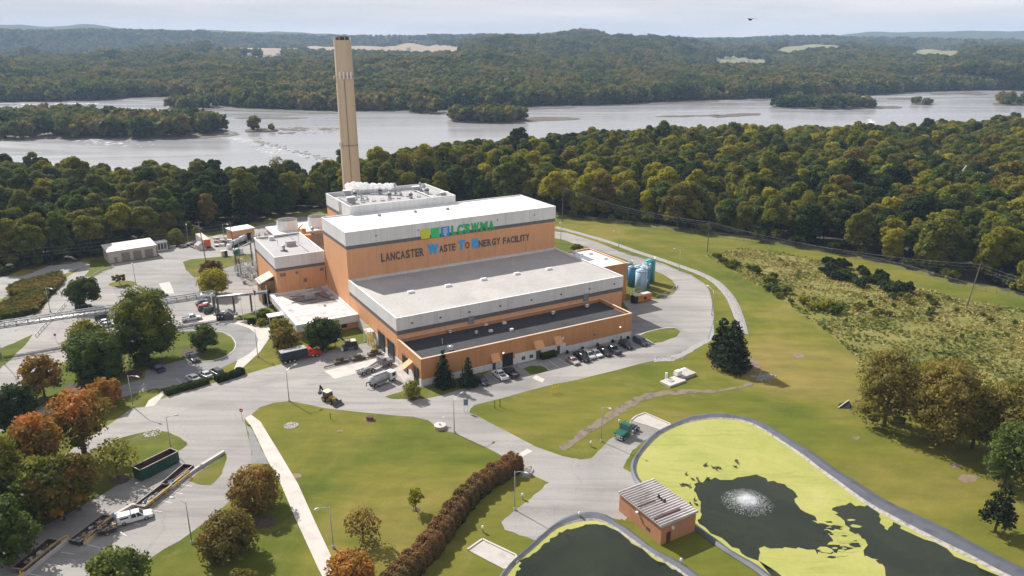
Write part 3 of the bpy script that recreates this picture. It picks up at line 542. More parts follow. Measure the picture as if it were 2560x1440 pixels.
for x,y,h,w_ in ((1376,80,24,'left'),(1608,90,24,'right')):
    c=surf(x,y+6); o=E('lattice_mast','thin lattice mast on the hilltop skyline, %s of the two'%w_,'mast',(c[0],c[1],c[2]),0,'masts on the skyline'); s=math.hypot(c[0],c[1])/2600
    mb=MB(); mb.tube([(0,0,0),(0,0,h*s)],[.7,.3],4); mb.obj('mast_shaft',steel,o); mb=MB(); [mb.bar((-3*s,0,z*s),(3*s,0,z*s),.5) for z in(h-8,h-4)]; mb.obj('crossarm',steel,o)
# ---------------------------------------------------------------- the air
hm,nt,n,l=nodes('haze'); pv=N(nt,'ShaderNodeVolumePrincipled',Density=1.0e-4,Anisotropy=.0); pv.inputs['Color'].default_value=(.52,.72,1,1); o_=nt.nodes.new('ShaderNodeOutputMaterial'); l.new(pv.outputs[0],o_.inputs['Volume'])
hz=MB().box(-9500,9500,-200,9300,-300,250).obj('haze',hm,fix=False); tag(hz,'thin blue autumn haze filling the valley air','haze',kind='stuff')
# ================================================================ the plant
B=E('plant_building','large orange and white panelled waste to energy plant with stepped flat roofs','building',O,ANG)
def wing(name,u0,u1,v0,v1,h,bands,mats,roof_z,roofm,cap=None,capw=.35):
    """hollow wall rings in horizontal bands, a recessed roof sheet and a coping"""
    w=MB(); 
    for z0,z1,m,off in bands: w.ring(u0-off,u1+off,v0-off,v1+off,z0,z1,.3+off,m)
    o=w.obj(name,mats,B); r_=MB().box(u0+.3,u1-.3,v0+.3,v1-.3,roof_z-.4,roof_z).obj('roof',roofm,o)
    if cap: off=max(b[3] for b in bands if b[1]>=h-.01); MB().ring(u0-off-.04,u1+off+.04,v0-off-.04,v1+off+.04,h,h+.12,capw+off).obj('coping',cap,o)
    return o,r_
annex,_=wing('front_annex',0,64.3,0,15.,7.05,[(0,1.75,0,0),(1.75,7.05,1,.03)],[white,brownor],6.1,roofd,capm,.5)
hall,_=wing('tipping_hall',0,72.5,15.05,52.35,12.7,[(0,8.1,0,0),(8.1,9.3,1,.02),(9.3,12.7,2,.14)],[orange,stripe,white],12.1,roofg,white,.4)
tall,_=wing('tall_hall',0,72.5,52.5,75.5,27.,[(0,21.9,0,0),(21.9,23.0,1,.02),(23.,27.,2,.12)],[orange,stripe,white],26.75,roofw,white,.25)
boil,_=wing('boiler_house',9.3,46.6,75.7,101.,29.4,[(0,24.4,0,0),(24.4,25.5,1,.02),(25.5,29.4,2,.1)],[orange,stripe,white],28.2,roofl,white,.3)
ctrl,_=wing('control_block',-15.5,-.05,76.3,105.,15.9,[(0,11.3,0,0),(11.3,12.3,1,.02),(12.3,15.9,2,.12)],[orange,stripe,white],15.5,roofl,white,.3)
offi,_=wing('office_wing',-17.2,-.05,46.2,76.1,4.2,[(0,2.1,0,0),(2.1,4.2,1,.9)],[orange,white],3.75,roofs,white,.3)
side,_=wing('side_annex',72.65,83.4,26.5,47.2,12.3,[(0,12.3,0,0)],[brownor],11.9,roofw,capm,.4)
# seams and stains on the panelled walls, drain stacks on the fascias
b=MB(); [b.box(u,u+.05,-.15,-.02+15.05-.0,0,0) for u in ()]
for u in (12,25.6,37.2,49.5,61): b.box(u,u+.06,52.46,52.5,12.2,21.8)
b.obj('panel_joint',M('joint_brown',(.4,.2,.11)),tall)
b=MB(); [b.box(u,u+.05,14.87,14.91,9.4,12.6) for u in (3.2,18,33,48,62)]; b.obj('panel_joint',M('joint_grey',(.45,.45,.45)),hall)
b=MB()
for u in (20.4,58.2): b.box(u,u+1.7,14.78,15.,7.2,9.5)
b.obj('scupper',M('grey_duct',(.22,.22,.23),.7),hall)
b=MB(); [b.box(u,u+.45,14.7,14.9,10.6,11.) for u in (4,12,20.5,30,40,50,60,69)]; [b.box(u,u+.4,52.2,52.4,24.9,25.2) for u in (9,22.5,38,50,64)]; b.obj('wall_light',dsteel,hall)
def vent_cyl(p,u,v,z,r,h,name='roof_vent'):
    b=MB(); b.cyl(u,v,z,z+h*.55,r*.62,n=14); b.cyl(u,v,z+h*.55,z+h*.72,r*.62,r,14); b.cyl(u,v,z+h*.72,z+h*.8,r*1.05,n=14,m=1); b.cyl(u,v,z+h*.8,z+h,r,r*.35,14); return b.obj(name,[chrome,steel],p,True)
def vent_box(p,u,v,z,a,b_,h,m=None,name='roof_unit',top=None):
    q=MB(); q.box(u-a,u+a,v-b_,v+b_,z+.15,z+h,0,top=(u-a*.9,u+a*.9,v-b_*.9,v+b_*.9)); q.box(u-a*1.05,u+a*1.05,v-b_*1.05,v+b_*1.05,z,z+.15); return q.obj(name,m or white,p)
def on(pxx,pyy,z): p=at(pxx,pyy,z); return uvof(p)
for x,y,r_,h in ((1128,877,.95,1.5),(1125,834,.7,1.1),(1191,836,.55,1.1),(1382,787,.85,1.3),(1467,770,.85,1.3)): u,v=on(x,y,6.1); vent_cyl(annex,u,v,6.1,r_,h)
for x,y in ((1227,829),(1261,809),(1236,806),(1215,813),(1279,826)): u,v=on(x,y,6.1); vent_box(annex,u,v,6.1,.5,.35,.55,white)
for x,y in ((1106,860),(1291,794),(1490,752)): u,v=on(x,y,6.1); MB().cyl(u,v,6.1,7.6,.07,n=6).obj('vent_pipe',white2,annex)
for x,y in ((1120,716),(1209,700),(1292,686),(1372,674),(1027,732)): u,v=on(x,y,12.1); vent_box(hall,u,v,12.1,1.0,.55,.6,white2,'skylight')
for x,y in ((948,540),(1038,531),(1119,524)): u,v=on(x,y,26.75); vent_box(tall,u,v,26.75,.5,.4,.7,roofl)
u,v=on(1052,512,26.75); b=MB(); b.bar((u,v,26.75),(u,v,28.2),.12); b.bar((u+1,v,26.75),(u+1,v,28.),.12); b.bar((u,v,28),(u+1,v,28),.12); b.box(u+.2,u+1.2,v+.3,v+.9,26.75,27.9); b.obj('roof_hatch',steel,tall)
# boiler house roof plant
Z=28.2
for x,y,a,b_,h in ((868,492,1.1,.9,2.2),(878,508,1.3,.8,2.0),(1042,476,1.5,.9,1.4),(1110,488,1.3,.6,1.)): u,v=on(x,y,Z); vent_box(boil,u,v,Z,a,b_,h,roofl); MB().box(u-a*1.2,u+a*1.2,v-b_*1.2,v+b_*1.2,Z+h,Z+h+.18).obj('unit_cover',white,boil)
for x,y in ((951,485),(974,495),(1027,496),(1068,484),(888,492)): u,v=on(x,y,Z); b=MB(); b.cyl(u,v,Z,Z+1.1,.62,n=12); b.cyl(u,v,Z+1.1,Z+1.5,.75,n=12,m=1); b.cyl(u,v,Z+1.5,Z+2.1,.62,.5,12); b.obj('exhaust_fan',[steel,dsteel],boil,True)
for x,y,h in ((904,500,3.4),(988,487,4.2),(1051,478,3.2)):
    u,v=on(x,y,Z); b=MB(); b.cyl(u,v,Z,Z+h,.28,n=10); b.cyl(u,v,Z+h*.7,Z+h,.42,n=10); b.obj('relief_stack',steel,boil,True)
    b=MB()
    for k in range(7): a=k*1.1; x0=u+2.2*math.cos(a);y0=v+1.5*math.sin(a); b.bar((x0,y0,Z),(x0,y0,Z+1.1),.1); b.bar((x0,y0,Z+1),(u,v,Z+1.3),.14); b.box(x0-.25,x0+.25,y0-.2,y0+.2,Z,Z+.5)
    b.obj('pipework',steel,boil)
for k in range(9): x=910+k*23+rnd.uniform(-6,6); y=508-k*3.0+rnd.uniform(-2,4); u,v=on(x,y,Z); b=MB(); b.box(u-.7,u+.7,v-.3,v+.3,Z+.05,Z+.3); b.bar((u-.5,v,Z),(u-.5,v,Z+.9),.08); b.bar((u+.5,v,Z),(u+.5,v,Z+.9),.08); b.bar((u-.5,v,Z+.9),(u+.5,v,Z+.9),.08); b.obj('valve_set',steel,boil)
b=MB(); b.tube([(13,98.5,Z+.5),(30,99,Z+.5),(44,99,Z+.5)],.22,8); b.tube([(12,80,Z+.4),(12,95,Z+.4)],.15,6); b.tube([(40,78,Z+.4),(40,97,Z+.4),(26,97,Z+.4)],.2,8); b.obj('roof_pipe',steel,boil)
b=MB(); b.box(9.15,9.25,84,87,24,29.3); b.obj('soot_stain_panel',M('sooty_panel',(.33,.33,.34),.8,.25,.6),boil)
# control block roof plant
Z=15.5
u,v=on(727,614,Z); vent_box(ctrl,u,v,Z,1.6,1.,1.6,roofl); u,v=on(710,627,Z); b=MB(); b.cyl(u,v,Z,Z+1.3,.45,n=12); b.cyl(u,v,Z+1.3,Z+1.9,.6,.5,12); b.obj('exhaust_fan',steel,ctrl,True); MB().box(u-1,u+1,v-.9,v+.9,Z,Z+.12).obj('flashing',rust,ctrl)
u,v=on(679,600,Z); vent_box(ctrl,u,v,Z,.9,.6,1.3,white); u,v=on(782,585,Z); vent_cyl(ctrl,u,v,Z,.6,2.6,'flue'); 
for x,y in ((695,616),(747,605)): u,v=on(x,y,Z); MB().cyl(u,v,Z,Z+2.4,.07,n=6).obj('vent_pipe',steel,ctrl)
b=MB(); b.tube([(-14,102.8,15.9),(-8,102.6,15.8),(-1,103,15.9)],.2,6); b.tube([(-4.2,79,15.6),(-4.2,101,15.6)],.1,4); b.obj('roof_pipe',dsteel,ctrl)
b=MB()
for x,y,a,h in ((707,687,.9,.5),(742,681,.4,.4),(804,673,.55,.45),(763,700,.5,.6),(772,726,.9,.9),(806,722,.7,.7),(787,722,.5,.5)): u,v,z=onplane(x,y,v=76.3); b.box(u-a,u+a,76.05,76.28,z-h,z+h)
b.obj('wall_vent',M('vent_grey_brown',(.2,.16,.14),.7),ctrl)
b=MB(); b.tube([(-15.7,104.3,15.5),(-15.7,104.3,.2)],.12,6); b.obj('downpipe',rust,ctrl)
# office roof clutter
Z=3.75
for x,y,a,b_,h in ((775,745,1.5,.9,1.1),(830,748,.5,.5,.7),(812,765,.35,.3,.5),(795,725,1.2,.7,1.0),(828,740,.35,.35,.9)): u,v=on(x,y,Z); vent_box(offi,u,v,Z,a,b_,h,roofl)
for k in range(9): u,v=on(725+rnd.uniform(0,105),735+rnd.uniform(0,28),Z); MB().bar((u,v,Z),(u,v,Z+rnd.uniform(.4,1.2)),.1).obj('vent_pipe',steel,offi)
b=MB(); b.tube([(-13,72,Z+.2),(-5,70,Z+.2),(-2,62,Z+.2)],.12,6); b.tube([(-14,66,Z+.2),(-6,66,Z+.2)],.12,6); b.obj('roof_pipe',dsteel,offi)
b=MB(); b.add([(-14,70,Z+.02),(-2,73,Z+.02),(-1.2,60,Z+.02),(-9,62,Z+.02)],[(0,3,2,1)]); b.obj('ponding_stain',M('ponding_stain',(.2,.185,.18),.6,.2,.6),offi)
b=MB(); [b.box(u,u+1.6,46.12,46.18,.6,1.9) for u in (-15.5,-12,-8.5,-5)]; [b.box(-17.3,-17.22,v,v+1.8,.6,1.9) for v in (50,55,60,65,70)]; b.obj('window',glass,offi)
# side annex roof
Z=11.9
for x,y in ((1452,640),(1476,636),(1513,648),(1437,632)): u,v=on(x,y,Z); vent_box(side,u,v,Z,.8,.4,.7,roofw)
u,v=on(1436,640,Z); vent_cyl(side,u,v,Z,.6,1.6)
# left wall: white plinth, doors, stair
b=MB(); b.box(-.12,-.01,.1,46,0,1.7); b.box(-.16,-.125,27.5,46,0,3.4); b.obj('plinth',white,hall)
def door_left(v0,v1,h,nm='dock_door'):
    q=MB().box(-.3,-.04,v0,v1,0,h,0).obj(nm,blackp,hall); MB().ring(-.36,-.2,v0-.25,v1+.25,h-.02,h+.25,.08).obj('door_head',dsteel,q); MB().box(-.34,-.31,v0+.3,v1-.3,.2,1.1).obj('painted_interior_shade',dsteel,q)  # dark plate on the black slab paints the shaded inside of the opening
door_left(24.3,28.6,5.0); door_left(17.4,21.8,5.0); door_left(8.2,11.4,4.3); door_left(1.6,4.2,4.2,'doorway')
def awning(p,u0,u1,v,z,dep,left=False):
    q=MB()
    if left: q.add([(0,u0,z),(0,u1,z),(-dep,u0,z-1.5),(-dep,u1,z-1.5),(0,u0,z-1.5),(0,u1,z-1.5)],[(0,1,3,2),(0,2,4),(1,5,3),(2,3,5,4)])
    else: q.add([(u0,0,z),(u1,0,z),(u0,-dep,z-1.9),(u1,-dep,z-1.9),(u0,0,z-1.9),(u1,0,z-1.9)],[(0,2,3,1),(0,4,2),(1,3,5),(2,4,5,3)])
    return q.obj('awning',orange,p)
awning(annex,5.,7.4,0,4.6,2.6,True)
u0,_,z0=onplane(1240,884,v=0)
for a,b_ in ((19.,21.4),(31.8,34.6),(38.1,40.3)): awning(annex,a,b_,0,5.3 if a>30 else 4.4,1.4)
MB().box(22.5,25.6,-.1,.4,0,3.6).obj('dock_door',blackp,annex); MB().box(19.6,20.5,-.08,0,0,2.2).obj('door',dsteel,annex)
for u in (28.2,30.6,36.2,37.3): q=MB().ring(u,u+1.1,-.12,-.0,.75,1.7,.08).obj('window',dsteel,annex); MB().box(u+.1,u+1.,-.06,-.01,.8,1.65).obj('pane',glass,q)
MB().box(26.2,42.,-.07,.0,.1,2.9).obj('white_wall_panel',white,annex)
MB().box(32.6,34.,-.14,.0,0,2.4).obj('door',dsteel,annex); MB().box(39.2,40.1,-.14,0,0,2.4).obj('door',dsteel,annex)
for u,z in ((22.6,4.1),(60.1,3.9)): q=MB().box(u-.18,u+.18,-.3,-.02,z-.15,z+.15).obj('wall_lamp',dsteel,annex); MB().box(u-.13,u+.13,-.36,-.3,z-.12,z+.12).obj('lamp_lens',M('warm_lamp',(1,.8,.5),.4,emis=((1,.72,.4),6)),q)
MB().box(40.6,41.2,-.35,-.05,4.,4.7).obj('wall_unit',white2,annex); MB().box(51.2,51.7,-.2,-.05,3.,3.5).obj('wall_unit',dsteel,annex)
# yellow stair with platform against the left wall
t=E('access_stair','yellow railed steel stair with white platform against the orange wall','stair',W(-.3,31.5),ANG)
b=MB(); b.box(-2.2,0,0,3,3.6,3.75); [b.bar((x,y,0),(x,y,3.6),.25) for x in(-2.,-.2) for y in (.2,2.8)]; b.obj('platform',white,t)
b=MB(); n_=14; [b.box(-2.2,-1.2,-.3*k-.3,-.3*k,3.5-.25*k,3.56-.25*k) for k in range(n_)]; b.bar((-2.2,0,3.6),(-2.2,-4.3,.1),.12,.3); b.bar((-1.2,0,3.6),(-1.2,-4.3,.1),.12,.3); b.obj('steps',yel,t)
b=MB(); 
for x in (-2.2,-1.2): b.bar((x,0,4.7),(x,-4.3,1.1),.09); [b.bar((x,-y,3.6-.83*y),(x,-y,4.7-.83*y),.07) for y in (0,1.4,2.8,4.2)]
b.bar((-2.2,0,4.7),(-2.2,3,4.7),.09); b.bar((-2.2,3,4.7),(0,3,4.7),.09); [b.bar((-2.2,y,3.75),(-2.2,y,4.7),.07) for y in(1,2,3)]; b.obj('handrail',yel,t)
# stair tower by the control block
tw=MB(); u1,v1,_=onplane(672,760,u=-15.6); tw.box(-19.8,-15.6,80,85.5,0,7.5,0,top=(-19.8,-15.6,80,85.5)); q=tw.obj('stair_tower',M('tan_brown_panel',(.27,.16,.09),.75),B); MB().add([(-20.3,79.6,7.2),(-15.6,79.6,9.2),(-15.6,85.9,9.2),(-20.3,85.9,7.2),(-20.3,79.6,6.9),(-15.6,79.6,8.9),(-15.6,85.9,8.9),(-20.3,85.9,6.9)],[(0,1,2,3),(7,6,5,4),(0,4,5,1),(2,6,7,3),(0,3,7,4)]).obj('canopy_roof',concl,q); MB().box(-19.2,-17,79.9,79.99,.1,4.5).obj('doorway',blackp,q)
# ---------------------------------------------------------------- painted signs on the tall wall
def text(name,s,x0,x1,z0,z1,v,mat,parent,shear=0,bold=.012):
    if len(s)>1:
        wts=[{'I':.36,'L':.85,'W':1.45,'M':1.3,'E':.88,'F':.85,'T':.95}.get(c,1.) for c in s]; g=.17; tot=sum(wts)+g*(len(s)-1); k=(x1-x0)/tot; x=x0; q=MB()
        for c,w_ in zip(s,wts):
            t=text(name,c,x,x+w_*k,z0,z1,v,None,None,0,bold); me=t.data; q.add([v_.co[:] for v_ in me.vertices],[tuple(p.vertices) for p in me.polygons]); bpy.data.objects.remove(t); x+=(w_+g)*k
        return q.obj(name,mat,parent,fix=False)
    cu=bpy.data.curves.new(name,'FONT'); cu.body=s; cu.offset=bold; cu.extrude=.02; cu.resolution_u=3; cu.shear=shear; ob=bpy.data.objects.new(name,cu); COL.objects.link(ob)
    dg=bpy.context.evaluated_depsgraph_get(); me=bpy.data.meshes.new_from_object(ob.evaluated_get(dg)); bpy.data.objects.remove(ob); me.name=name; me.materials.clear()
    co_=np.zeros(len(me.vertices)*3); me.vertices.foreach_get('co',co_); co_=co_.reshape(-1,3); lo,hi=co_.min(0),co_.max(0)
    p=np.stack([x0+(co_[:,0]-lo[0])/(hi[0]-lo[0])*(x1-x0), v-(co_[:,2]-lo[2])/(hi[2]-lo[2]+1e-9)*.08, z0+(co_[:,1]-lo[1])/(hi[1]-lo[1])*(z1-z0)],1); me.vertices.foreach_set('co',p.ravel()); me.update(); return obj(name,me,parent,mat)
txt=M('sign_dark_letters',(.105,.085,.08),.6,.03); blu=M('sign_blue',(.015,.36,.8),.5,.03); grn=M('sign_green',(.015,.42,.12),.5,.03); ylg=M('sign_yellow_green',(.6,.62,.012),.5,.03); grn2=M('sign_bright_green',(.02,.55,.15),.5,.03); bl2=M('sign_deep_blue',(.015,.24,.62),.5,.03)
s1=E('logo_sign','green LCSWMA letters with three coloured squares on the white band of the tall hall','sign',O,ANG)
vv=52.26
MB().box(23.45,26.4,vv-.08,vv,22.15,25.15).obj('yellow_square',ylg,s1); MB().box(26.85,29.75,vv-.08,vv,22.1,25.1).obj('green_square',grn2,s1); q=MB().box(30.2,33.1,vv-.08,vv,22.05,25.1).obj('blue_square',bl2,s1)
bulb=MB(); c=31.65
for k in range(5): z=22.8+k*.42; bulb.bar((c-.72,vv-.14,z+.0),(c+.72,vv-.14,z+.28),.1,.17)
bulb.add([(c-.3,vv-.15,22.7),(c+.3,vv-.15,22.7),(c+.18,vv-.15,22.2),(c-.18,vv-.15,22.2)],[(0,3,2,1)]); bulb.obj('lamp_emblem',white2,q)
text('letters','LCSWMA',33.75,49.,22.1,25.1,vv,grn,s1,0,.06)
s2=E('facility_sign','dark and blue lettering LANCASTER WASTE TO ENERGY FACILITY painted on the orange wall','sign',O,ANG); vv=52.42
text('letters','LANCASTER',10.4,24.3,16.75,19.35,vv,txt,s2,0,.03)
for s,a,b_,z0,z1,m,bo in (('W',25.6,29.4,16.8,20.1,blu,.075),('ASTE',29.6,35.1,17.,19.3,txt,.03),('T',36.2,38.4,16.9,20.,blu,.075),('O',38.5,40.1,17.,19.2,txt,.03),('E',41.,43.2,16.8,19.9,blu,.075),('NERGY',43.4,51.3,16.8,19.1,txt,.03),('FACILITY',52.3,62.4,16.7,18.9,txt,.03)): text('letters' if m is txt else 'blue_initial',s,a,b_,z0,z1,vv,m,s2,0,bo)
# ---------------------------------------------------------------- chimney
CHV=166.; CHU=onplane(880,466,v=CHV)[0]
c=E('chimney_stack','tall buff concrete chimney rising behind the boiler house','chimney',W(CHU,CHV),ANG)
b=MB(); n_=28; a=[2*math.pi*i/n_ for i in range(n_)]; zs=[0]+[20+6*i for i in range(11)]
for i in range(len(zs)-1): b.cyl(0,0,zs[i],zs[i+1],3.6+.005*(80-zs[i]),3.6+.005*(80-zs[i+1]),n_,cap=False)
b.cyl(0,0,79.8,80,3.6,3.6,n_); b.obj('shaft',stackm,c,True)
b=MB(); b.cyl(0,0,80,81.4,2.7,2.7,24); b.obj('rust_rim',rust,c,True); b=MB(); [b.bar((3.5*math.cos(t),3.5*math.sin(t),80),(3.5*math.cos(t),3.5*math.sin(t),81.1),.12) for t in a[::3]]; b.obj('top_lights',white2,c)
def radial(ang,r_,z): return (r_*math.cos(ang),r_*math.sin(ang),z)
fa=R(-90-30.1)+.0; 
for zc,angs,nm in ((66.,(-.25,.12,.45,.8),'panel_antenna'),(37.5,(-.95,-.7),'panel_antenna')):
    b=MB(); pts=[radial(fa+t,3.85 if zc>50 else 4.1,zc-.6) for t in np.linspace(-1.5,1.5,20)]; b.tube(pts,.1,5); b.obj('antenna_ring',dsteel,c)
    for t in angs:
        p=radial(fa+t,4.5,zc); q=MB().box(-.28,.28,-.2,.2,-1.4 if zc>50 else -1,1.4 if zc>50 else 1.).obj(nm,white2,c); q.location=p; q.rotation_euler=(0,0,fa+t+math.pi/2)
        MB().bar((0,.1,-.6),(0,.9,-.6),.12).obj('bracket',dsteel,q)
b=MB(); l1=[radial(fa+.12+ (65-z)*.0015,3.68+(80-z)*.005+.1,z) for z in np.linspace(8,65,20)]; b.tube(l1,.05,4); b.tube([radial(fa+.17+(65-z)*.0015,3.68+(80-z)*.005+.1,z) for z in np.linspace(8,65,20)],.05,4); [b.bar(radial(fa+.1,3.75+(80-z)*.005,z),radial(fa+.24,3.75+(80-z)*.005,z),.08) for z in range(30,64,1)]; b.obj('ladder',M('ladder_brown',(.2,.14,.1)),c)
q=MB(); q.cyl(0,0,0,.25,.55,n=12); d=q.obj('dish_antenna',white2,c); d.location=radial(fa-1.45,4.3,65); d.rotation_euler=(R(90),0,fa-1.45+math.pi/2)
# steam drifting from the relief stacks
sm_,nt,n,l=nodes('steam'); d1=nt.nodes.new('ShaderNodeBsdfDiffuse'); d1.inputs[0].default_value=(.95,.95,.95,1); d2=nt.nodes.new('ShaderNodeBsdfTranslucent'); d2.inputs[0].default_value=(.95,.95,.95,1); m1=nt.nodes.new('ShaderNodeMixShader'); l.new(d1.outputs[0],m1.inputs[1]); l.new(d2.outputs[0],m1.inputs[2])
tp=nt.nodes.new('ShaderNodeBsdfTransparent'); lw=nt.nodes.new('ShaderNodeLayerWeight'); lw.inputs[0].default_value=.35; m2=nt.nodes.new('ShaderNodeMixShader'); cr_=nt.nodes.new('ShaderNodeMapRange'); cr_.inputs[1].default_value=.25; cr_.inputs[2].default_value=.9; l.new(lw.outputs['Facing'],cr_.inputs[0]); l.new(cr_.outputs[0],m2.inputs[0]); l.new(m1.outputs[0],m2.inputs[1]); l.new(tp.outputs[0],m2.inputs[2]); o_=nt.nodes.new('ShaderNodeOutputMaterial'); l.new(m2.outputs[0],o_.inputs[0])
def puffs(name,a,bq,z0,z1,n,r0,r1,label,den=None):
    bm=bmesh.new()
    for i in range(n):
        t=i/(n-1); p=W(a[0]+(bq[0]-a[0])*t,a[1]+(bq[1]-a[1])*t,z0+(z1-z0)*t+.35*math.sin(i*2.3)); rr_=(r0+(r1-r0)*t)*rnd.uniform(.75,1.2)
        g_=bmesh.ops.create_icosphere(bm,subdivisions=3,radius=rr_)
        for v in g_['verts']:
            k=1+.22*math.sin(v.co.x*5/rr_+i)*math.sin(v.co.y*4/rr_+2*i)*math.sin(v.co.z*5/rr_); v.co=v.co*k; v.co.x*=1.25; v.co+=p
    me=bpy.data.meshes.new(name); bm.to_mesh(me); bm.free(); o=obj(name,me,None,sm_); 
    rm=o.modifiers.new('r','REMESH'); rm.mode='VOXEL'; rm.voxel_size=.2; tag(o,label,'steam',kind='stuff'); return o
u0,v0=on(985,466,31.); u1,v1=on(882,470,30.)
puffs('steam_plume',(u0,v0),(u1-1,v1+1),31.2,30.6,20,.75,1.25,'white steam drifting left over the boiler house roof towards the chimney')
# ---------------------------------------------------------------- cooling tower
t=E('cooling_tower','grey box cooling tower with two white fan cylinders behind the control block','cooling tower',W(0,0),ANG)
b=MB(); b.box(-6.6,22,113,127,0,13.6); b.obj('casing',M('weathered_grey_panel',(.4,.38,.36),.8,.15,.4),t); b=MB(); b.box(-7.,22.4,112.6,127.4,13.6,14.); b.obj('deck',white,t)
MB().box(-6.,21.5,112.9,112.99,8,12.6).obj('louvre',M('louvre_grey',(.26,.25,.26),.8),t)
for u in (-.6,10.8):
    b=MB(); n_=24; b.cyl(u,119.5,14,17.6,3.9,3.5,n_,cap=False); b.cyl(u,119.5,14,17.6,3.7,3.3,n_,cap=False); b.cyl(u,119.5,17.5,17.7,3.6,3.6,n_,cap=False); b.cyl(u,119.5,15.6,15.7,3.6,n=n_,m=1); [b.bar((u,119.5,15.9),(u+3.2*math.cos(k*.9),119.5+3.2*math.sin(k*.9),15.95),.5,.08,m=2) for k in range(7)]; b.obj('fan_cylinder',[white,blackp,dsteel],t,True,fix=False)
b=MB(); [b.tube([(x,112.4,z) for x in (-6,20)],.06,4) for z in (14.6,15.1)]; [b.bar((x,112.4,14),(x,112.4,15.1),.07) for x in range(-6,21,3)]; b.obj('guard_rail',steel,t)
u,v=on(770,590,12); o=E('yellow_lift','yellow and orange boom lift standing between the cooling tower and control block','lift',W(2.5,109.5),ANG); b=MB(); b.box(-2.5,2.5,-1,1,12.2,13.6); b.bar((-1,0,13),(-2,0,16),.5); b.bar((-2,0,16),(0,0,17.5),.4); b.box(-.6,.8,-.6,.6,14.6,16.); b.obj('boom',M('lift_yellow',(.6,.26,.05),.6,.2,1.),o); b=MB(); b.box(-1.8,1.8,-.9,.9,0,12.2); b.obj('mast_base',orange,o)
# ---------------------------------------------------------------- storage tanks
def tank(px,py,pt,wpx,mats,label,stairs=False):
    P=at(px,py); d=ray(px,pt); h=H+d[2]*P.y/d[1]; zc=proj(*P)[2]; r_=wpx/F*zc/2; P=Vector((P.x*(1+r_/P.length),P.y*(1+r_/P.length),0)); o=E('storage_tank',label,'tank',P,ANG,'blue storage tanks'); b=MB(); b.cyl(0,0,0,h-.5,r_,n=28); b.obj('shell',mats[0],o,True)
    b=MB(); b.cyl(0,0,h-.5,h-.1,r_*1.03,r_*.75,28); b.cyl(0,0,h-.1,h+.1,r_*.75,r_*.15,28); b.obj('domed_top',mats[1],o,True)
    b=MB(); [b.tube([(r_*1.04*math.cos(t),r_*1.04*math.sin(t),h+z-.4) for t in np.linspace(-2.6,.3,14)],.04,4) for z in (.5,1.)]; [b.bar((r_*1.04*math.cos(t),r_*1.04*math.sin(t),h-.4),(r_*1.04*math.cos(t),r_*1.04*math.sin(t),h+.6),.06) for t in np.linspace(-2.6,.3,7)]; b.bar((0,-r_-.15,0),(0,-r_-.15,h),.12); b.obj('railing',steel,o); return o
lb=M('tank_light_blue',(.3,.46,.58),.4,.05,streak=(1,1,.2)); mb_=M('tank_blue',(.035,.2,.34),.4,.05,streak=(1,1,.2)); tq=M('tank_turquoise',(.012,.26,.28),.35,.05); ltop=M('tank_top_pale',(.42,.58,.7),.4); ttop=M('tank_top_turquoise',(.05,.4,.4),.4)
tank(1601,733,678,30,(lb,ltop),'pale blue storage tank nearest the viewer, in front of the others'); tank(1622,709,652,27,(tq,ttop),'tall turquoise storage tank standing at the back right of the tank group')
tank(1610,722,668,27,(mb_,ltop),'mid blue tank half hidden right behind the pale blue one'); tank(1593,716,668,28,(mb_,ltop),'mid blue tank with pale domed top directly left of the turquoise one'); tank(1576,718,667,16,(mb_,ltop),'narrow dark blue tank against the brown annex wall'); tank(1571,700,658,16,(mb_,ltop),'small blue tank at the rear left corner of the tank group')
o=E('tank_pipework','grey steel frames and slanted pipes at the foot of the tanks','pipework',at(1585,738),ANG); b=MB()
for k in range(7): b.bar((-4+k*1.1,0,0),(-4+k*1.1,0,2.4),.1); b.bar((-4+k*1.1,-1.3,0),(-4+k*1.1,-1.3,1.8),.1)
b.bar((-4,0,2.3),(2.6,0,2.3),.1); b.bar((-4,-1.3,1.5),(2.6,-1.3,1.5),.1); b.obj('frame',steel,o); b=MB(); b.tube([(5,1.5,.3),(8,3.4,3.6)],.2,6); b.tube([(5.6,1.5,.3),(8.4,3.4,3.4)],.2,6); b.obj('slanted_pipe',white2,o)
o=E('roll_off_container','bright orange equipment container with black end beside the tanks','container',at(1590,757),heading((1583,760),(1625,750)),None); ct=M('container_orange',(.55,.19,.02),.5,.06)
b=MB(); b.box(0,5.8,-1,1.2,.35,2.4); [b.box(x,x+.12,-1.07,-1.,.4,2.35) for x in np.arange(.5,5.6,.7)]; b.obj('body',ct,o); MB().box(-1.3,0,-1,1.2,.2,2.5).obj('engine_end',black,o); MB().box(-.9,5.6,-.8,1.,2.4,2.65).obj('pale_tarpaulin_lid',concl,o); MB().box(2.4,3.4,-1.14,-1.08,.9,1.8).obj('hatch',black,o); b=MB(); [b.cyl(x,0,0,.4,.3,n=10) for x in (.5,5)]; b.obj('foot',black,o)
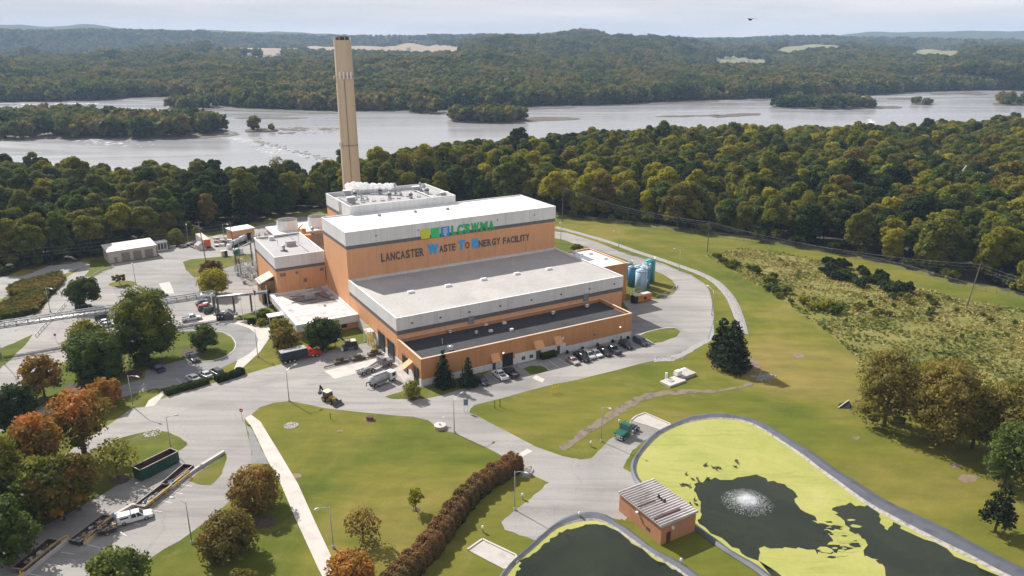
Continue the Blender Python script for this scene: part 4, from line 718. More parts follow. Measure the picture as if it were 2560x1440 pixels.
# ---------------------------------------------------------------- pump house by the ponds
p=E('pump_house','small orange pump house with ribbed metal roof between the two ponds','building',W(9.9,-75.9),ANG)
L1_,L2_,hh=7.6,11.2,3.7
b=MB(); b.box(0,L1_,0,L2_,0,hh); b.obj('wall',M('pump_orange',(.43,.2,.1),.75,.04),p)
b=MB(); b.add([(-.3,-.3,hh),(L1_+.3,-.3,hh+.15),(L1_+.3,L2_+.3,hh+.15),(-.3,L2_+.3,hh),(-.3,-.3,hh+.2),(L1_+.3,-.3,hh+.35),(L1_+.3,L2_+.3,hh+.35),(-.3,L2_+.3,hh+.2)],[(0,3,2,1),(4,5,6,7),(0,1,5,4),(1,2,6,5),(2,3,7,6),(3,0,4,7)])
[b.box(-.32,L1_+.32,y-.07,y+.07,hh+.2,hh+.47) for y in np.arange(-.1,L2_+.3,.62)]; q=b.obj('roof',M('ribbed_metal_roof',(.46,.42,.41),.5,.08,.6,c2=(.3,.27,.26)),p)
MB().box(-.2,3.4,5.6,5.95,hh+.45,hh+.6).obj('rust_strip',rust,q); MB().box(-.2,5.4,1.5,1.8,hh+.45,hh+.6).obj('rust_strip',rust,q); b=MB(); b.bar((4.6,4.4,hh+.5),(4.6,6.4,hh+.5),.3); b.bar((4.6,6.2,hh+.4),(4.6,6.2,hh+1),.25); b.bar((4.6,4.6,hh+.4),(4.6,4.6,hh+1),.25); b.obj('hatch_gear',black,q)
MB().box(1.2,2.1,-.06,-.01,0,2.1).obj('door',M('door_brown',(.1,.04,.03),.6),p)
for a,b_ in (((2.3,-.25,2.7),None),((-.3,6.,2.8),None)): q=MB(); q.cyl(a[0],a[1],a[2]-.2,a[2]+.25,.2,.28,8); q.obj('wall_lamp',white2,p)
MB().box(-.06,-.01,2.8,3.8,.9,1.5).obj('vent',dsteel,p)
# ---------------------------------------------------------------- garage, sheds and small buildings of the back yard
P=at(274,659); hd=heading((274,659),(393,640)); g_=E('garage_building','tan metal garage with three taupe roller doors at the edge of the wood','building',P,hd)
Lg=(at(393,640)-P).length; b=MB(); b.box(0,Lg,0,9.,0,4.3); b.add([(0,0,4.3),(0,9,4.3),(0,9,5.1),(Lg,0,4.3),(Lg,9,4.3),(Lg,9,5.1)],[(0,1,2),(3,5,4),(0,3,4,1),(1,4,5,2)]); b.obj('wall',tan,g_)
b=MB(); b.add([(-.4,-.4,4.32),(Lg+.4,-.4,4.32),(Lg+.4,9.4,5.25),(-.4,9.4,5.25),(-.4,-.4,4.5),(Lg+.4,-.4,4.5),(Lg+.4,9.4,5.43),(-.4,9.4,5.43)],[(0,3,2,1),(4,5,6,7),(0,1,5,4),(1,2,6,5),(2,3,7,6),(3,0,4,7)]); b.obj('roof',M('pale_tan_roof',(.58,.53,.49),.6,.03),g_)
for k in range(3): x=Lg*(.26+.245*k); q=MB().box(x,x+Lg*.175,-.1,-.02,0,3.3).obj('roller_door',tand,g_); b=MB(); [b.box(x,x+Lg*.175,-.13,-.1,z,z+.05) for z in (.7,1.4,2.1,2.8)]; b.obj('door_rib',M('door_rib_grey',(.3,.26,.24)),q)
MB().box(Lg*.11,Lg*.11+1,-.08,-.02,0,2.1).obj('door',tand,g_)
P=at(585,606); hd=heading((585,606),(637,597)); g_=E('switchgear_building','small orange building with pale flat roof and dark doorway behind the yard','building',P,hd); b=MB(); b.box(0,9.2,0,7,0,4.6); b.obj('wall',orange,g_); b=MB(); b.box(-.3,9.5,-.3,7.3,4.6,4.9); b.obj('roof',roofw,g_); MB().box(5.8,8,-.08,-.01,0,3).obj('doorway',blackp,g_); MB().box(1.4,3.6,-.8,-.02,0,2.4).obj('grey_cabinet',steel,g_)
P=at(497,626); hd=heading((497,626),(517,622)); g_=E('garden_shed','small grey gabled shed in front of the orange trailer in the back yard','shed',P,hd); b=MB(); b.box(0,3.2,0,3,0,2); b.add([(0,0,2),(3.2,0,2),(1.6,0,3),(0,3,2),(3.2,3,2),(1.6,3,3)],[(0,1,2),(3,5,4)]); b.obj('wall',tan,g_); b=MB(); b.add([(-.2,-.2,1.9),(1.6,-.2,3.1),(1.6,3.2,3.1),(-.2,3.2,1.9),(3.4,-.2,1.9),(3.4,3.2,1.9)],[(0,1,2,3),(1,4,5,2)]); b.obj('roof',dsteel,g_); MB().box(1,2.1,-.06,-.01,0,1.8).obj('door',white,g_)
P=at(520,622); hd=heading((533,620),(505,598)); g_=E('storage_trailer','long trailer with orange red end and pale roof in the back yard','trailer',P,hd); b=MB(); b.box(0,13,-1.3,1.3,.9,3.8); b.obj('box_body',concl,g_); MB().box(-.06,0,-1.3,1.3,.9,3.8).obj('end_door',M('trailer_orange',(.55,.1,.03),.5),g_); b=MB(); [b.cyl(x,y,0,.9,.45,n=10) for x in(1.5,3,11) for y in (-1,1)]; b.obj('wheel_set',black,g_)
P=at(394,628); g_=E('white_storage_cabin','white storage cabin with dark lattice panels right of the garage','cabin',P,hd*0+heading((394,628),(418,624))); b=MB(); b.box(0,4,0,3,0,3.3); b.box(-.2,4.2,-.2,3.2,3.3,3.5); b.obj('wall',white,g_); b=MB(); [b.box(.3+k*1.2,1.2+k*1.2,-.06,-.01,.5,2.9) for k in range(3)]; b.obj('dark_panel',dsteel,g_)
# row of portable toilets and tanks along the yard wall
for i,(x,y,c_,nm,lb_) in enumerate([(558,641,tan,'tan portable toilet at the left end of the yard row',1),(565,640,rust,'brown portable toilet beside the tan one',1),(588,636,green,'dark green portable toilet in the yard row',1),(596,635,M('toilet_teal',(.02,.28,.22),.5),'teal portable toilet right of the dark green one',1),(604,634,white2,'white portable toilet at the right end of the yard row',1)]):
    g_=E('portable_toilet',lb_ and nm,'toilet',at(x,y),heading((558,641),(604,634)),'portable toilets behind the grass strip'); MB().box(-.6,.6,-.6,.6,0,2.2).obj('cabin',c_,g_); MB().box(-.65,.65,-.65,.65,2.2,2.4,top=(-.3,.3,-.3,.3)).obj('roof',white2,g_)
g_=E('tanker_trailer','grey tanker with tilted cylinders and white round end parked in the back yard','tanker',at(580,620),heading((578,620),(612,606))); b=MB(); b.tube([(0,0,1.7),(5,0,1.9)],1.1,14); b.tube([(5.5,0,1.9),(9,0,2.2)],1.2,14); b.obj('barrel',steel,g_,True); b=MB(); b.box(0,9,-.6,.6,.6,.9); [b.cyl(x,y,0,.8,.45,n=10) for x in(1,2.3,8) for y in(-.9,.9)]; b.obj('chassis',black,g_); MB().cyl(-1.6,0,0,2,.9,n=14).obj('white_drum',white2,g_,True)
b=MB(); pile=[]
for k in range(40): x,y=rnd.uniform(420,500),rnd.uniform(606,622); p_=at(x,y); s=rnd.uniform(.3,1.1); b.box(p_.x-s,p_.x+s,p_.y-s*.5,p_.y+s*.5,0,s*rnd.uniform(.3,1.1),rnd.randrange(3))
o=b.obj('scrap_heap',[rust,concr,dsteel]); tag(o,'scattered scrap metal and pallets in the yard right of the garage','scrap',kind='stuff')
b=MB()
for k in range(26): x,y=rnd.uniform(535,575),rnd.uniform(596,618); p_=at(x,y); s=rnd.uniform(.3,1.2); b.box(p_.x-s,p_.x+s,p_.y-s*.5,p_.y+s*.5,0,s*rnd.uniform(.4,1.4),rnd.randrange(3))
o=b.obj('yard_materials',[white,concr,rust]); tag(o,'jumbled crates and materials left of the small orange building','materials',kind='stuff')
# substation
t=E('substation','outdoor electrical substation of grey frames and insulators beside the control block','substation',at(628,690),ANG); b=MB(); ins=MB(); yb=MB()
for i in range(5):
    for j in range(7):
        x=-4+i*2.3; y=-8+j*2.7; hgt=3+((i*7+j*3)%4)*.8; b.bar((x,y,0),(x,y,hgt),.18); ins.cyl(x,y,hgt,hgt+1.1,.2,.12,8)
        if i<4 and j%2==0: b.bar((x,y,hgt-.3),(x+2.3,y,hgt-.3),.14)
        if (i+j)%3==0: b.bar((x,y,0),(x+1.2,y+1.,hgt),.08)
        if j<6 and i%2==1: b.bar((x,y,hgt),(x,y+2.7,hgt+.3),.1)
        if (i+j)%4==0: b.box(x-.5,x+.5,y-.4,y+.4,0,1.3)
b.obj('steelwork',steel,t); ins.obj('insulators',M('insulator_grey',(.5,.5,.52),.4),t)
for k in range(3): yb.tube([(-3+k*2,9,5.2),(-2+k*2,7,3.4)],.28,8)
yb.obj('yellow_bushing',M('bushing_yellow',(.6,.38,.04),.5),t)
t=E('gantry_frame','tall grey steel portal frame left of the substation','gantry',at(596,687),0); b=MB(); b.bar((0,0,0),(-.5,0,9),.35); b.bar((1.,.6,0),(.4,.6,6),.35); b.obj('post',dsteel,t); e=at(632,664)-at(596,687); b=MB(); b.bar((-.5,0,9),(e.x,e.y,9),.3); b.obj('beam',steel,t); MB().bar((e.x,e.y,0),(e.x,e.y,9),.35).obj('post',dsteel,t)
t=E('insulator_yard','cluster of grey switchgear beside the small orange building','switchgear',at(652,603),0); b=MB()
for k in range(14): x=rnd.uniform(-4,6);y=rnd.uniform(-3,3); b.bar((x,y,0),(x,y,rnd.uniform(1.5,3.6)),.2); b.cyl(x,y,2,3,.35,.2,8)
b.box(-4,6,-.3,.3,1.4,1.8); b.obj('steelwork',steel,t)
# ================================================================ paved areas, lawns, ponds
z_=[.0]
sheet('yard_road',[(-80,1480),(-80,1290),(0,1230),(100,1178),(200,1110),(290,1050),(330,1021),(362,1018),(396,1000),(470,976),(540,956),(612,937),(650,925),(701,911),(795,884),(825,876),(862,868),(901,860),(935,855),(1000,900),(1055,966),(1190,950),(1300,880),(1400,865),(1575,825),(1580,790),(1560,758),(1555,752),(1620,747),(1645,749),(1672,737),(1690,725),(1688,712),(1680,700),(1660,687),(1635,677),(1560,648),(1467,617),(1440,611),(1410,600),(1389,596),(1300,590),(1300,570),(1389,579),(1417,582),(1447,591),(1480,601),(1510,612),(1545,627),(1572,637),(1610,646),(1660,660),(1695,675),(1727,687),(1750,702),(1765,715),(1775,735),(1782,780),(1782,800),(1775,825),(1769,848),(1748,857),(1727,871),(1704,888),(1683,899),(1634,902),(1598,910),(1551,923),(1493,937),(1434,952),(1387,960),(1317,978),(1247,998),(1196,1010),(1185,1014),(1177,1021),(1173,1031),(1190,1038),(1221,1055),(1272,1081),(1340,1117),(1405,1140),(1442,1150),(1476,1146),(1500,1140),(1660,1225),(1560,1292),(1340,1192),(1322,1180),(1300,1158),(1265,1146),(1238,1130),(1204,1113),(1161,1094),(1137,1083),(1115,1078),(1085,1062),(1071,1051),(1033,1042),(978,1038),(896,1030),(814,1021),(773,1012),(724,1003),(685,1007),(650,1018),(628,1037),(611,1046),(616,1075),(629,1129),(626,1170),(601,1214),(569,1258),(544,1282),(506,1310),(481,1329),(451,1351),(410,1373),(366,1403),(330,1440),(280,1480)],.02,asph)
sheet('back_yard_road',[(0,852),(21,840),(56,817),(92,783),(119,754),(142,727),(154,710),(167,694),(198,673),(226,661),(221,679),(210,692),(233,692),(258,678),(285,669),(275,661),(395,642),(392,622),(480,602),(560,584),(640,566),(700,552),(760,540),(800,560),(700,700),(690,760),(640,776),(600,792),(560,808),(445,812),(340,840),(170,897),(159,907),(95,960),(80,1010),(0,1080),(-60,1100),(-60,960),(0,940)],.024,asph)
sheet('parking_loop',[(340,840),(445,808),(504,804),(559,806),(595,811),(622,820),(638,833),(646,848),(642,866),(622,884),(595,901),(551,921),(567,934),(521,948),(450,967),(403,975),(392,971),(361,977),(310,992),(200,1012),(126,1034),(60,1056),(0,1080),(0,1020),(95,1002),(110,998),(190,993),(240,985),(294,966),(361,948),(370,900)],.032,asphd)
isl=lambda n_,p,sm=0,z=.05,m=None,j=.1:sheet(n_,p,z,m or lawn2,sm,j)
isl('grass_island',[(159,907),(230,882),(340,850),(441,830),(479,828),(551,831),(577,843),(588,859),(584,874),(564,890),(531,901),(504,904),(468,897),(405,914),(361,926),(345,945),(294,965),(240,984),(190,994),(108,999),(62,1008),(85,960)])
strip('kerb',[(479,827.5),(551,830),(578,842),(589,859),(585,875),(565,891),(532,902),(504,905)],.25,.03,.14,concl)
isl('grass_island',[(392,971),(403,977),(396,986),(372,1002),(360,1014),(325,1018),(290,1032),(200,1087),(126,1126),(40,1180),(-60,1200),(-60,1110),(0,1085),(60,1060),(126,1037),(200,1015),(310,995),(361,979)])
sheet('concrete_ramp',[(372,1000),(400,980),(420,976),(396,1003),(385,1015),(362,1019)],.045,concl)
isl('grass_island',[(-80,1300),(0,1262),(100,1200),(200,1143),(250,1120),(298,1097),(337,1085),(376,1077),(395,1076),(421,1081),(450,1095),(467,1106),(466,1112),(454,1124),(434,1134),(400,1160),(350,1185),(301,1209),(232,1250),(164,1288),(82,1329),(0,1359),(-80,1390)])
isl('grass_island',[(468,1202),(505,1212),(526,1213),(548,1194),(563,1165),(567,1140),(563,1134),(520,1165)])
isl('grass_island',[(457,655),(480,648),(552,642),(632,634),(632,650),(590,662),(562,671),(500,691),(485,694),(465,675)])
isl('grass_island',[(272,711),(290,704),(315,702),(335,704),(342,709),(330,716),(305,719),(285,717)],3)
isl('grass_island',[(490,702),(500,694),(520,716),(512,726),(500,716)])
isl('grass_island',[(0,872),(45,853),(82,836),(70,855),(45,880),(20,905),(0,922),(-50,950),(-50,900)])
isl('grass_island',[(227,650),(256,652),(265,664),(285,669),(258,677),(233,691),(210,692),(221,679),(228,664)])
isl('grass_island',[(964,993),(985,985),(1008,977),(1030,969),(1055,969),(1190,948),(1200,957),(1104,989),(1060,997),(1019,998),(978,997)],z=.055)
isl('grass_island',[(1600,839),(1622,830),(1660,822),(1685,821),(1697,825),(1702,830),(1690,842),(1655,855),(1635,858),(1620,850)])
isl('grass_island',[(1308,922),(1325,915),(1348,915),(1362,918),(1371,927),(1341,936),(1324,935)],z=.06)
isl('grass_island',[(1389,602),(1405,604),(1432,613),(1440,620),(1415,628),(1389,626)])
isl('grass_island',[(587,793),(632,780),(642,792),(592,801)],z=.07)
sheet('gravel_patch',[(1289,913),(1341,901),(1348,914),(1325,914),(1308,922)],.05,gravel,0,.1)
strip('kerb',[(1600,838.5),(1622,829.5),(1660,821.5),(1690,820)],.3,.03,.16,concl)
sheet('dark_tarmac',[(1580,842),(1583,795),(1610,812),(1640,825),(1655,822),(1600,838)],.03,asphd,0,.1)
sheet('concrete_apron',[(811,928),(958,892),(990,884),(1006,905),(940,922),(836,947)],.034,concl,0,.05)
sheet('concrete_apron',[(975,860),(1010,905),(1030,940),(1010,955),(985,925),(955,885)],.033,concr,0,.05)
sheet('concrete_patch',[(1293,1137),(1318,1122),(1331,1128),(1305,1143)],.034,concl); sheet('concrete_patch',[(1331,945),(1340,938),(1362,948),(1356,957),(1340,950)],.034,concl)
sheet('concrete_patch',[(397,709),(424,705),(436,733),(412,736)],.036,concl)
sheet('darker_parking',[(425,704),(492,697),(510,720),(540,726),(436,735)],.034,asphd); sheet('darker_parking',[(280,716),(397,709),(412,738),(440,770),(340,800),(300,770)],.033,asphd)
sheet('darker_parking',[(1199,958),(1055+140,944),(1300,905),(1420,880),(1575,845),(1620,862),(1540,882),(1440,905),(1345,928),(1270,948)],.03,asphd)  # darker sheet puts the annex's cast shadow into the parking colour
# sidewalks
sheet('sidewalk',[(445,806),(455,800),(500,795),(560,777),(600,790),(592,801),(637,800),(637,819),(672,812),(676,830),(674,845),(650,880),(600,926),(585,923),(594,901),(622,885),(642,867),(646,848),(638,833.5),(622,820.5),(595,811.5),(559,807),(504,806)],.06,concl)
sheet('mulch_bed',[(597,806),(640,797),(678,806),(672,812),(638,819),(620,812)],.07,mulch,0,.08)
sheet('sidewalk',[(612,1046),(628,1037),(651,1054),(677,1097),(700,1134),(745,1210),(790,1310),(830,1395),(829,1480),(815,1480),(805,1440),(795,1420),(740,1300),(700,1206),(669,1151),(630,1069)],.05,concl)
sheet('gravel_apron',[(1405,1141),(1442,1150),(1476,1146),(1497,1127),(1524,1100),(1558,1076),(1578,1050),(1676,1066),(1646,1083),(1620,1098),(1597,1114),(1577,1134),(1562,1161),(1556,1185),(1562,1198),(1600,1214),(1660,1240),(1560,1300),(1420,1200)],.027,asph,0,.15); sheet('gravel_apron',[(1290,1152),(1303,1160),(1322,1180),(1340,1186),(1361,1192),(1368,1205),(1357,1222),(1327,1246),(1299,1266),(1272,1287),(1255,1307),(1265,1324),(1296,1338),(1337,1350),(1378,1320),(1408,1300),(1442,1288),(1483,1285),(1514,1290),(1552,1300),(1600,1240),(1442,1145)],.029,asph,0,.15)
sheet('gravel_verge',[(616,1062),(629,1071),(668,1151),(672,1160),(626,1160),(629,1129),(621,1090)],.04,asphd,0,.1)
for p in ([(1158,1088),(1173,1031),(1177,1021)],): pass
# mulch rings under trees and dirt patches
def disc(name,x,y,rpx,z,m,asp=.5): q=[(x+rpx*math.cos(a),y+rpx*asp*math.sin(a)) for a in np.linspace(0,2*math.pi,14)[:-1]]; return sheet(name,q,z,m,2,.12)
for x,y,s in ((332,938,24),(190,975,30),(115,1005,28),(480,884,26),(660,1305,30),(1860,915,40),(1810,905,30),(1032,992,20),(298,1198,26),(85,1255,40),(1040,1275,9),(740,1070,0),(2300,1090,0)):
    if s: disc('mulch_ring',x,y,s,.075,mulch if s<35 else dirt)
for x,y,s in ((740,1190,14),(850,1078,9),(925,1050,15),(2420,1196,26),(2390,1165,14),(2140,1095,10),(1995,890,16)): disc('bare_patch',x,y,s,.03,dirt,.4)
sheet('drain_ditch',[(1396,1120),(1442,1085),(1490,1050),(1544,1016),(1595,989),(1646,977),(1714,975),(1800,974),(1850,964),(1885,955),(1888,960),(1852,971),(1800,980),(1714,984),(1650,990),(1600,1006),(1556,1032),(1502,1066),(1455,1100),(1412,1127)],.04,M('ditch_soil',(.17,.135,.09),.95,.2,.5,bump=.6),0,.3)
strip('gravel_swale',[(1389,568),(1417,575),(1472,590),(1535,609),(1585,627),(1647,647),(1710,669),(1750,684),(1785,702),(1807,721),(1827,746),(1842,778),(1852,810),(1857,835)],2.2,.0,.12,rock,prof=[(-1.5,.01),(-.7,.14),(.7,.14),(1.5,.01)])
strip('kerb_line',[(1545,628),(1610,647),(1695,676),(1750,703),(1765,716),(1775,735),(1783,782),(1783,800),(1770,848)],.3,.03,.12,asphd)
sheet('gravel_shoulder',[(1783,800),(1786,845),(1750,868),(1705,892),(1683,902),(1634,905),(1640,897),(1700,884),(1745,858),(1770,845)],.028,gravel,0,.15)
# basin at far left
sheet('gravel_area',[(-120,690),(0,692),(60,690),(120,665),(205,655),(226,661),(198,673),(150,690),(40,730),(0,748),(-120,790)],.012,gravel,0,.4)
sheet('access_track',[(-120,700),(0,698),(20,704),(34,712),(28,722),(0,748),(-120,800)],.02,asph,0,.1)
sheet('gravel_area',[(-120,900),(0,870),(25,840),(58,815),(90,783),(0,800),(-120,830)],.014,gravel,0,.3)
sheet('culvert_pipe_slab',[(36,749),(38,751),(60,745),(57,743)],.15,concl)
def tufts(name,polys,n,hgt,cols,label,cat,wd=.3,clump=0):
    rg=np.random.default_rng(n); out=[]
    for poly in polys:
        q=np.array(pxpoly(poly)); lo,hi=q.min(0),q.max(0); t=rg.uniform(lo,hi,(n*3,2)); t=t[inpoly(t[:,0],t[:,1],[tuple(x) for x in q])][:n]
        if clump: w_=np.sin(t[:,0]*.21+2*np.sin(t[:,1]*.13))*np.sin(t[:,1]*.27+t[:,0]*.1)+rg.normal(size=len(t))*.4; t=t[w_>clump-1]
        out.append(t)
    t=np.concatenate(out); k=len(t); S_=hgt*rg.uniform(.5,1.3,k); C=np.stack([t[:,0],t[:,1],S_*.55],1); a=rg.uniform(0,6.28,k); Nn=np.stack([np.cos(a),np.sin(a),rg.uniform(.2,1.4,k)],1); Nn/=np.linalg.norm(Nn,axis=1)[:,None]
    tint=np.clip(.5+.28*np.sin(t[:,0]*.07+t[:,1]*.05)+.22*np.sin(t[:,0]*.19-t[:,1]*.23)+rg.normal(size=k)*.16,0,1)
    m=M_leaf(name+'_leaf',cols,trans=.3,rr=0.01,tt=1.) if name+'_leaf' not in MAT else MAT[name+'_leaf']
    o=obj(name,quads_mesh(name,C,Nn,S_*wd*2.2,tint),None,m); return tag(o,label,cat,kind='stuff')
tufts('reeds',[[(25,725),(60,712),(150,688),(158,700),(130,735),(70,742),(28,736)],[(-60,790),(0,775),(60,742),(120,738),(90,780),(0,802),(-60,815)]],2600,1.5,[(.05,.08,.02),(.11,.12,.035),(.2,.15,.055)],'brown and green reeds in the drained basin at the far left','reeds')
sheet('basin_floor',[(20,728),(60,712),(150,687),(160,698),(132,738),(90,784),(0,806),(-80,820),(-80,780),(0,765)],.03,floorm,0,.4)
# meadow
MEAD=[(1768,640),(1790,655),(1829,672),(1866,700),(1941,737),(2007,789),(2073,831),(2134,887),(2150,930),(2300,1000),(2460,1060),(2560,1120),(2700,1200),(2900,1100),(2800,880),(2560,775),(2391,742),(2251,709),(2160,680),(2063,654),(1946,630),(1852,620)]
sheet('meadow',MEAD,.02,meadow,0,.5)
tufts('meadow_grass',[MEAD],20000,.36,[(.13,.155,.035),(.21,.21,.06),(.3,.275,.095),(.34,.28,.12)],'pale tangled weeds and tall dry grass covering the rough meadow','grass',.42,clump=.5)
tufts('meadow_weeds',[MEAD],1500,.7,[(.05,.075,.02),(.1,.12,.035),(.16,.16,.05)],'darker green weed clumps scattered over the meadow','weeds',.45,clump=1.45)
def bushes(n,polyf,kinds,hr,label,group,name='bush'):
    rg=random.Random(n*7); cms=[]
    for k,kn in enumerate(kinds): me=crown('bush_crown_%s_%s'%(kn,name),1.,0,1.25,380,.16,900+k+n,8,'dome',.6); me.materials.append(LEAF[kn]); cms.append(me)
    q=pxpoly(polyf); xs_=[a for a,_ in q]; ys_=[b for _,b in q]; c=0
    while c<n:
        x,y=rg.uniform(min(xs_),max(xs_)),rg.uniform(min(ys_),max(ys_))
        if not inpoly(np.array([x]),np.array([y]),q)[0]: continue
        k=c%len(kinds); o=E(name,label%kinds_txt[kinds[k]],'bush',(x,y,0),rg.uniform(0,6),group); s=rg.uniform(*hr); o.scale=(s*rg.uniform(.9,1.3),s,s*rg.uniform(.8,1.3)); obj('foliage',cms[k],o); b_=MB(); c+=1
kinds_txt={'dark':'dark green','mid':'mid green','green':'fresh green','olive':'olive','yellow':'yellow green','pine':'blackish green','russet':'russet','brown':'brown','far':'grey green'}
bushes(46,[(2060,655),(2150,675),(2280,720),(2300,742),(2200,730),(2100,705),(2050,690)],['dark','pine','dark'],(1.2,2.4),'%s bush in the dense thicket in the middle of the rough meadow','thicket bushes in the meadow')
bushes(22,[(1780,640),(1830,655),(1850,668),(1830,672),(1790,655)],['green','mid'],(.9,1.7),'%s bush at the upper left tip of the rough meadow','bushes at the meadow tip')
bushes(30,[(1870,672),(1930,690),(1945,722),(2030,765),(2110,770),(2100,790),(1990,775),(1900,715)],['green','mid','yellow'],(1.,1.9),'%s bush along the lower left edge of the meadow','bushes along the meadow edge')
bushes(24,[(2100,740),(2300,745),(2500,790),(2540,830),(2300,800),(2130,790)],['mid','olive','russet'],(.7,1.6),'%s low bush in the right half of the rough meadow','bushes in the right of the meadow')
bushes(60,[(1400,543),(1600,562),(1876,600),(2063,628),(2251,668),(2391,708),(2560,744),(2700,780),(2700,760),(2400,690),(2063,612),(1700,560),(1400,533)],['mid','dark','olive'],(1.6,3.4),'%s undergrowth bush at the foot of the wood behind the fence','undergrowth along the right wood','undergrowth_bush')
bushes(40,[(-150,700),(0,690),(146,662),(256,640),(400,598),(560,574),(640,556),(640,545),(400,585),(146,648),(0,676),(-150,688)],['mid','dark'],(1.6,3.4),'%s undergrowth bush at the foot of the wood behind the back yard','undergrowth along the left wood','undergrowth_bush')
# ---------------------------------------------------------------- ponds
nt=algae.node_tree; b_=[x for x in nt.nodes if x.type=='BSDF_PRINCIPLED'][0]; a1=ramp(nt,noise(nt,.05,6,.65,dist=1.5),[(.3,(.26,.275,.06)),(.45,(.305,.31,.075)),(.58,(.34,.33,.09)),(.7,(.38,.35,.13))]); a2=ramp(nt,noise(nt,1.1,6,.8,dist=.8),[(.3,(.88,.9,.85)),(.55,(1,1,1)),(.75,(1.08,1.06,1.1))]); a3=ramp(nt,noise(nt,.4,4,.7,stretch=(.15,1,1,-.6),dist=1),[(.34,(.82,.86,.78)),(.45,(1,1,1))]); a4=mix(nt,1,mix(nt,1,a1,a2,'MULTIPLY'),a3,'MULTIPLY'); nt.links.new(a4,b_.inputs['Base Color'])
nt=pondw.node_tree; b_=[x for x in nt.nodes if x.type=='BSDF_PRINCIPLED'][0]; nt.links.new(ramp(nt,noise(nt,.06,5,.6,dist=1.2),[(.35,(.012,.017,.009)),(.6,(.022,.028,.014)),(.75,(.035,.04,.018))]),b_.inputs['Base Color']); bp_=N(nt,'ShaderNodeBump',Strength=.12,Distance=.08); nt.links.new(noise(nt,1.6,5,.6,stretch=(.5,1,1,.5)),bp_.inputs['Height']); nt.links.new(bp_.outputs[0],b_.inputs['Normal'])
PI=[(1742,1316),(1700,1290),(1640,1240),(1604,1203),(1594,1185),(1592,1168),(1600,1144),(1619,1120),(1646,1093),(1677,1074),(1714,1060),(1759,1051),(1800,1049),(1844,1052),(1881,1064),(1918,1084),(1952,1107),(2002,1141),(2036,1168),(2086,1205),(2143,1248),(2204,1285),(2271,1321),(2338,1356),(2422,1396),(2489,1433),(2620,1505),(2620,1600),(2140,1600),(1990,1490),(1928,1440),(1888,1410),(1834,1380),(1797,1353)]
PO=[(1577,1161),(1578,1185),(1592,1212),(1640,1260),(1700,1302),(1738,1326),(1790,1366),(1830,1392),(1880,1424),(1915,1450),(1985,1500),(2130,1610),(2700,1610),(2700,1500),(2560,1423),(2473,1380),(2405,1343),(2338,1309),(2271,1279),(2204,1245),(2137,1202),(2086,1171),(2036,1134),(1985,1104),(1935,1072),(1888,1050),(1844,1040),(1801,1034),(1759,1036),(1714,1045),(1677,1062),(1636,1083),(1612,1106),(1585,1144)]
LI=[(1250,1480),(1269,1440),(1293,1409),(1327,1379),(1361,1348),(1391,1324),(1425,1311),(1459,1304),(1493,1304),(1527,1317),(1561,1341),(1595,1365),(1629,1389),(1680,1419),(1708,1440),(1780,1500),(1780,1560),(1250,1560)]
LO=[(1225,1500),(1250,1440),(1272,1413),(1296,1389),(1327,1362),(1354,1338),(1378,1317),(1408,1297),(1442,1285),(1483,1281),(1514,1287),(1544,1307),(1578,1328),(1612,1355),(1646,1379),(1680,1396),(1721,1419),(1749,1440),(1830,1500),(1830,1580),(1225,1580)]
def pond(inner,outer,nm):
    qi=pxpoly(inner,4); qo=pxpoly(outer,4); k=240
    def rs(q):
        q=[Vector(p) for p in q]+[Vector(q[0])]; L=[0]
        for i in range(1,len(q)): L.append(L[-1]+(q[i]-q[i-1]).length)
        out=[]; j=0
        for s in range(k):
            d=L[-1]*s/k
            while L[j+1]<d: j+=1
            out.append(q[j].lerp(q[j+1],(d-L[j])/max(1e-6,L[j+1]-L[j])))
        return out
    A=rs(qi); Bq=rs(qo)
    out=[]
    for a in A: out.append(min(((b-a).length,i) for i,b in enumerate(Bq))[1])
    vs=[];fs=[]
    for i,a in enumerate(A):
        b=Bq[out[i]]; m1=a.lerp(b,.18); m2=a.lerp(b,.62); vs+=[(a.x,a.y,.09),(m1.x,m1.y,.3),(m2.x,m2.y,.5),(b.x,b.y,.13),(b.x,b.y,0)]
        j=(i+1)%k; fs+=[(i*5+c,i*5+c+1,j*5+c+1,j*5+c) for c in range(4)]
    mb=MB(); mb.v=vs; mb.f=[list(f_) for f_ in fs]; mb.m=[0 if True else 1 for f_ in fs]
    for t,f_ in enumerate(fs):
        if t%4==0: mb.m[t]=1
    me=mb.mesh('pond_lining',True)
    if sum(p.normal.z*p.area for p in me.polygons)<0: me.flip_normals()
    o=obj('pond_lining',me,None,[liner,crust]); o['kind']='structure'; return qi
pond(PI,PO,'a'); pond(LI,LO,'b')
sheet('pond_algae',[(a,b) for a,b in PI],.1,algae,4)
sheet('pond_water',[(1735,1215),(1754,1203),(1791,1198),(1834,1198),(1861,1191),(1901,1195),(1935,1205),(1969,1217),(1987,1235),(1981,1252),(2002,1275),(2041,1296),(2040,1304),(2056,1316),(2066,1324),(2080,1326),(2073,1339),(2086,1359),(2100,1369),(2083,1385),(2043,1383),(2036,1375),(1985,1371),(1942,1373),(1908,1371),(1896,1385),(1901,1403),(1915,1423),(1935,1443),(1996,1483),(1985,1474),(1935,1433),(1894,1403),(1840,1373),(1803,1346),(1748,1312),(1750,1296),(1754,1272),(1745,1249),(1737,1228)],.115,pondw,3,.28)
sheet('pond_water',[(2085,1270),(2103,1265),(2137,1263),(2170,1269),(2197,1285),(2202,1309),(2217,1326),(2237,1309),(2271,1329),(2338,1361),(2422,1403),(2473,1433),(2560,1480),(2560,1560),(2240,1560),(2214,1440),(2204,1416),(2184,1400),(2160,1390),(2163,1353),(2137,1336),(2116,1312),(2100,1289),(2086,1279)],.115,pondw,3,.28)
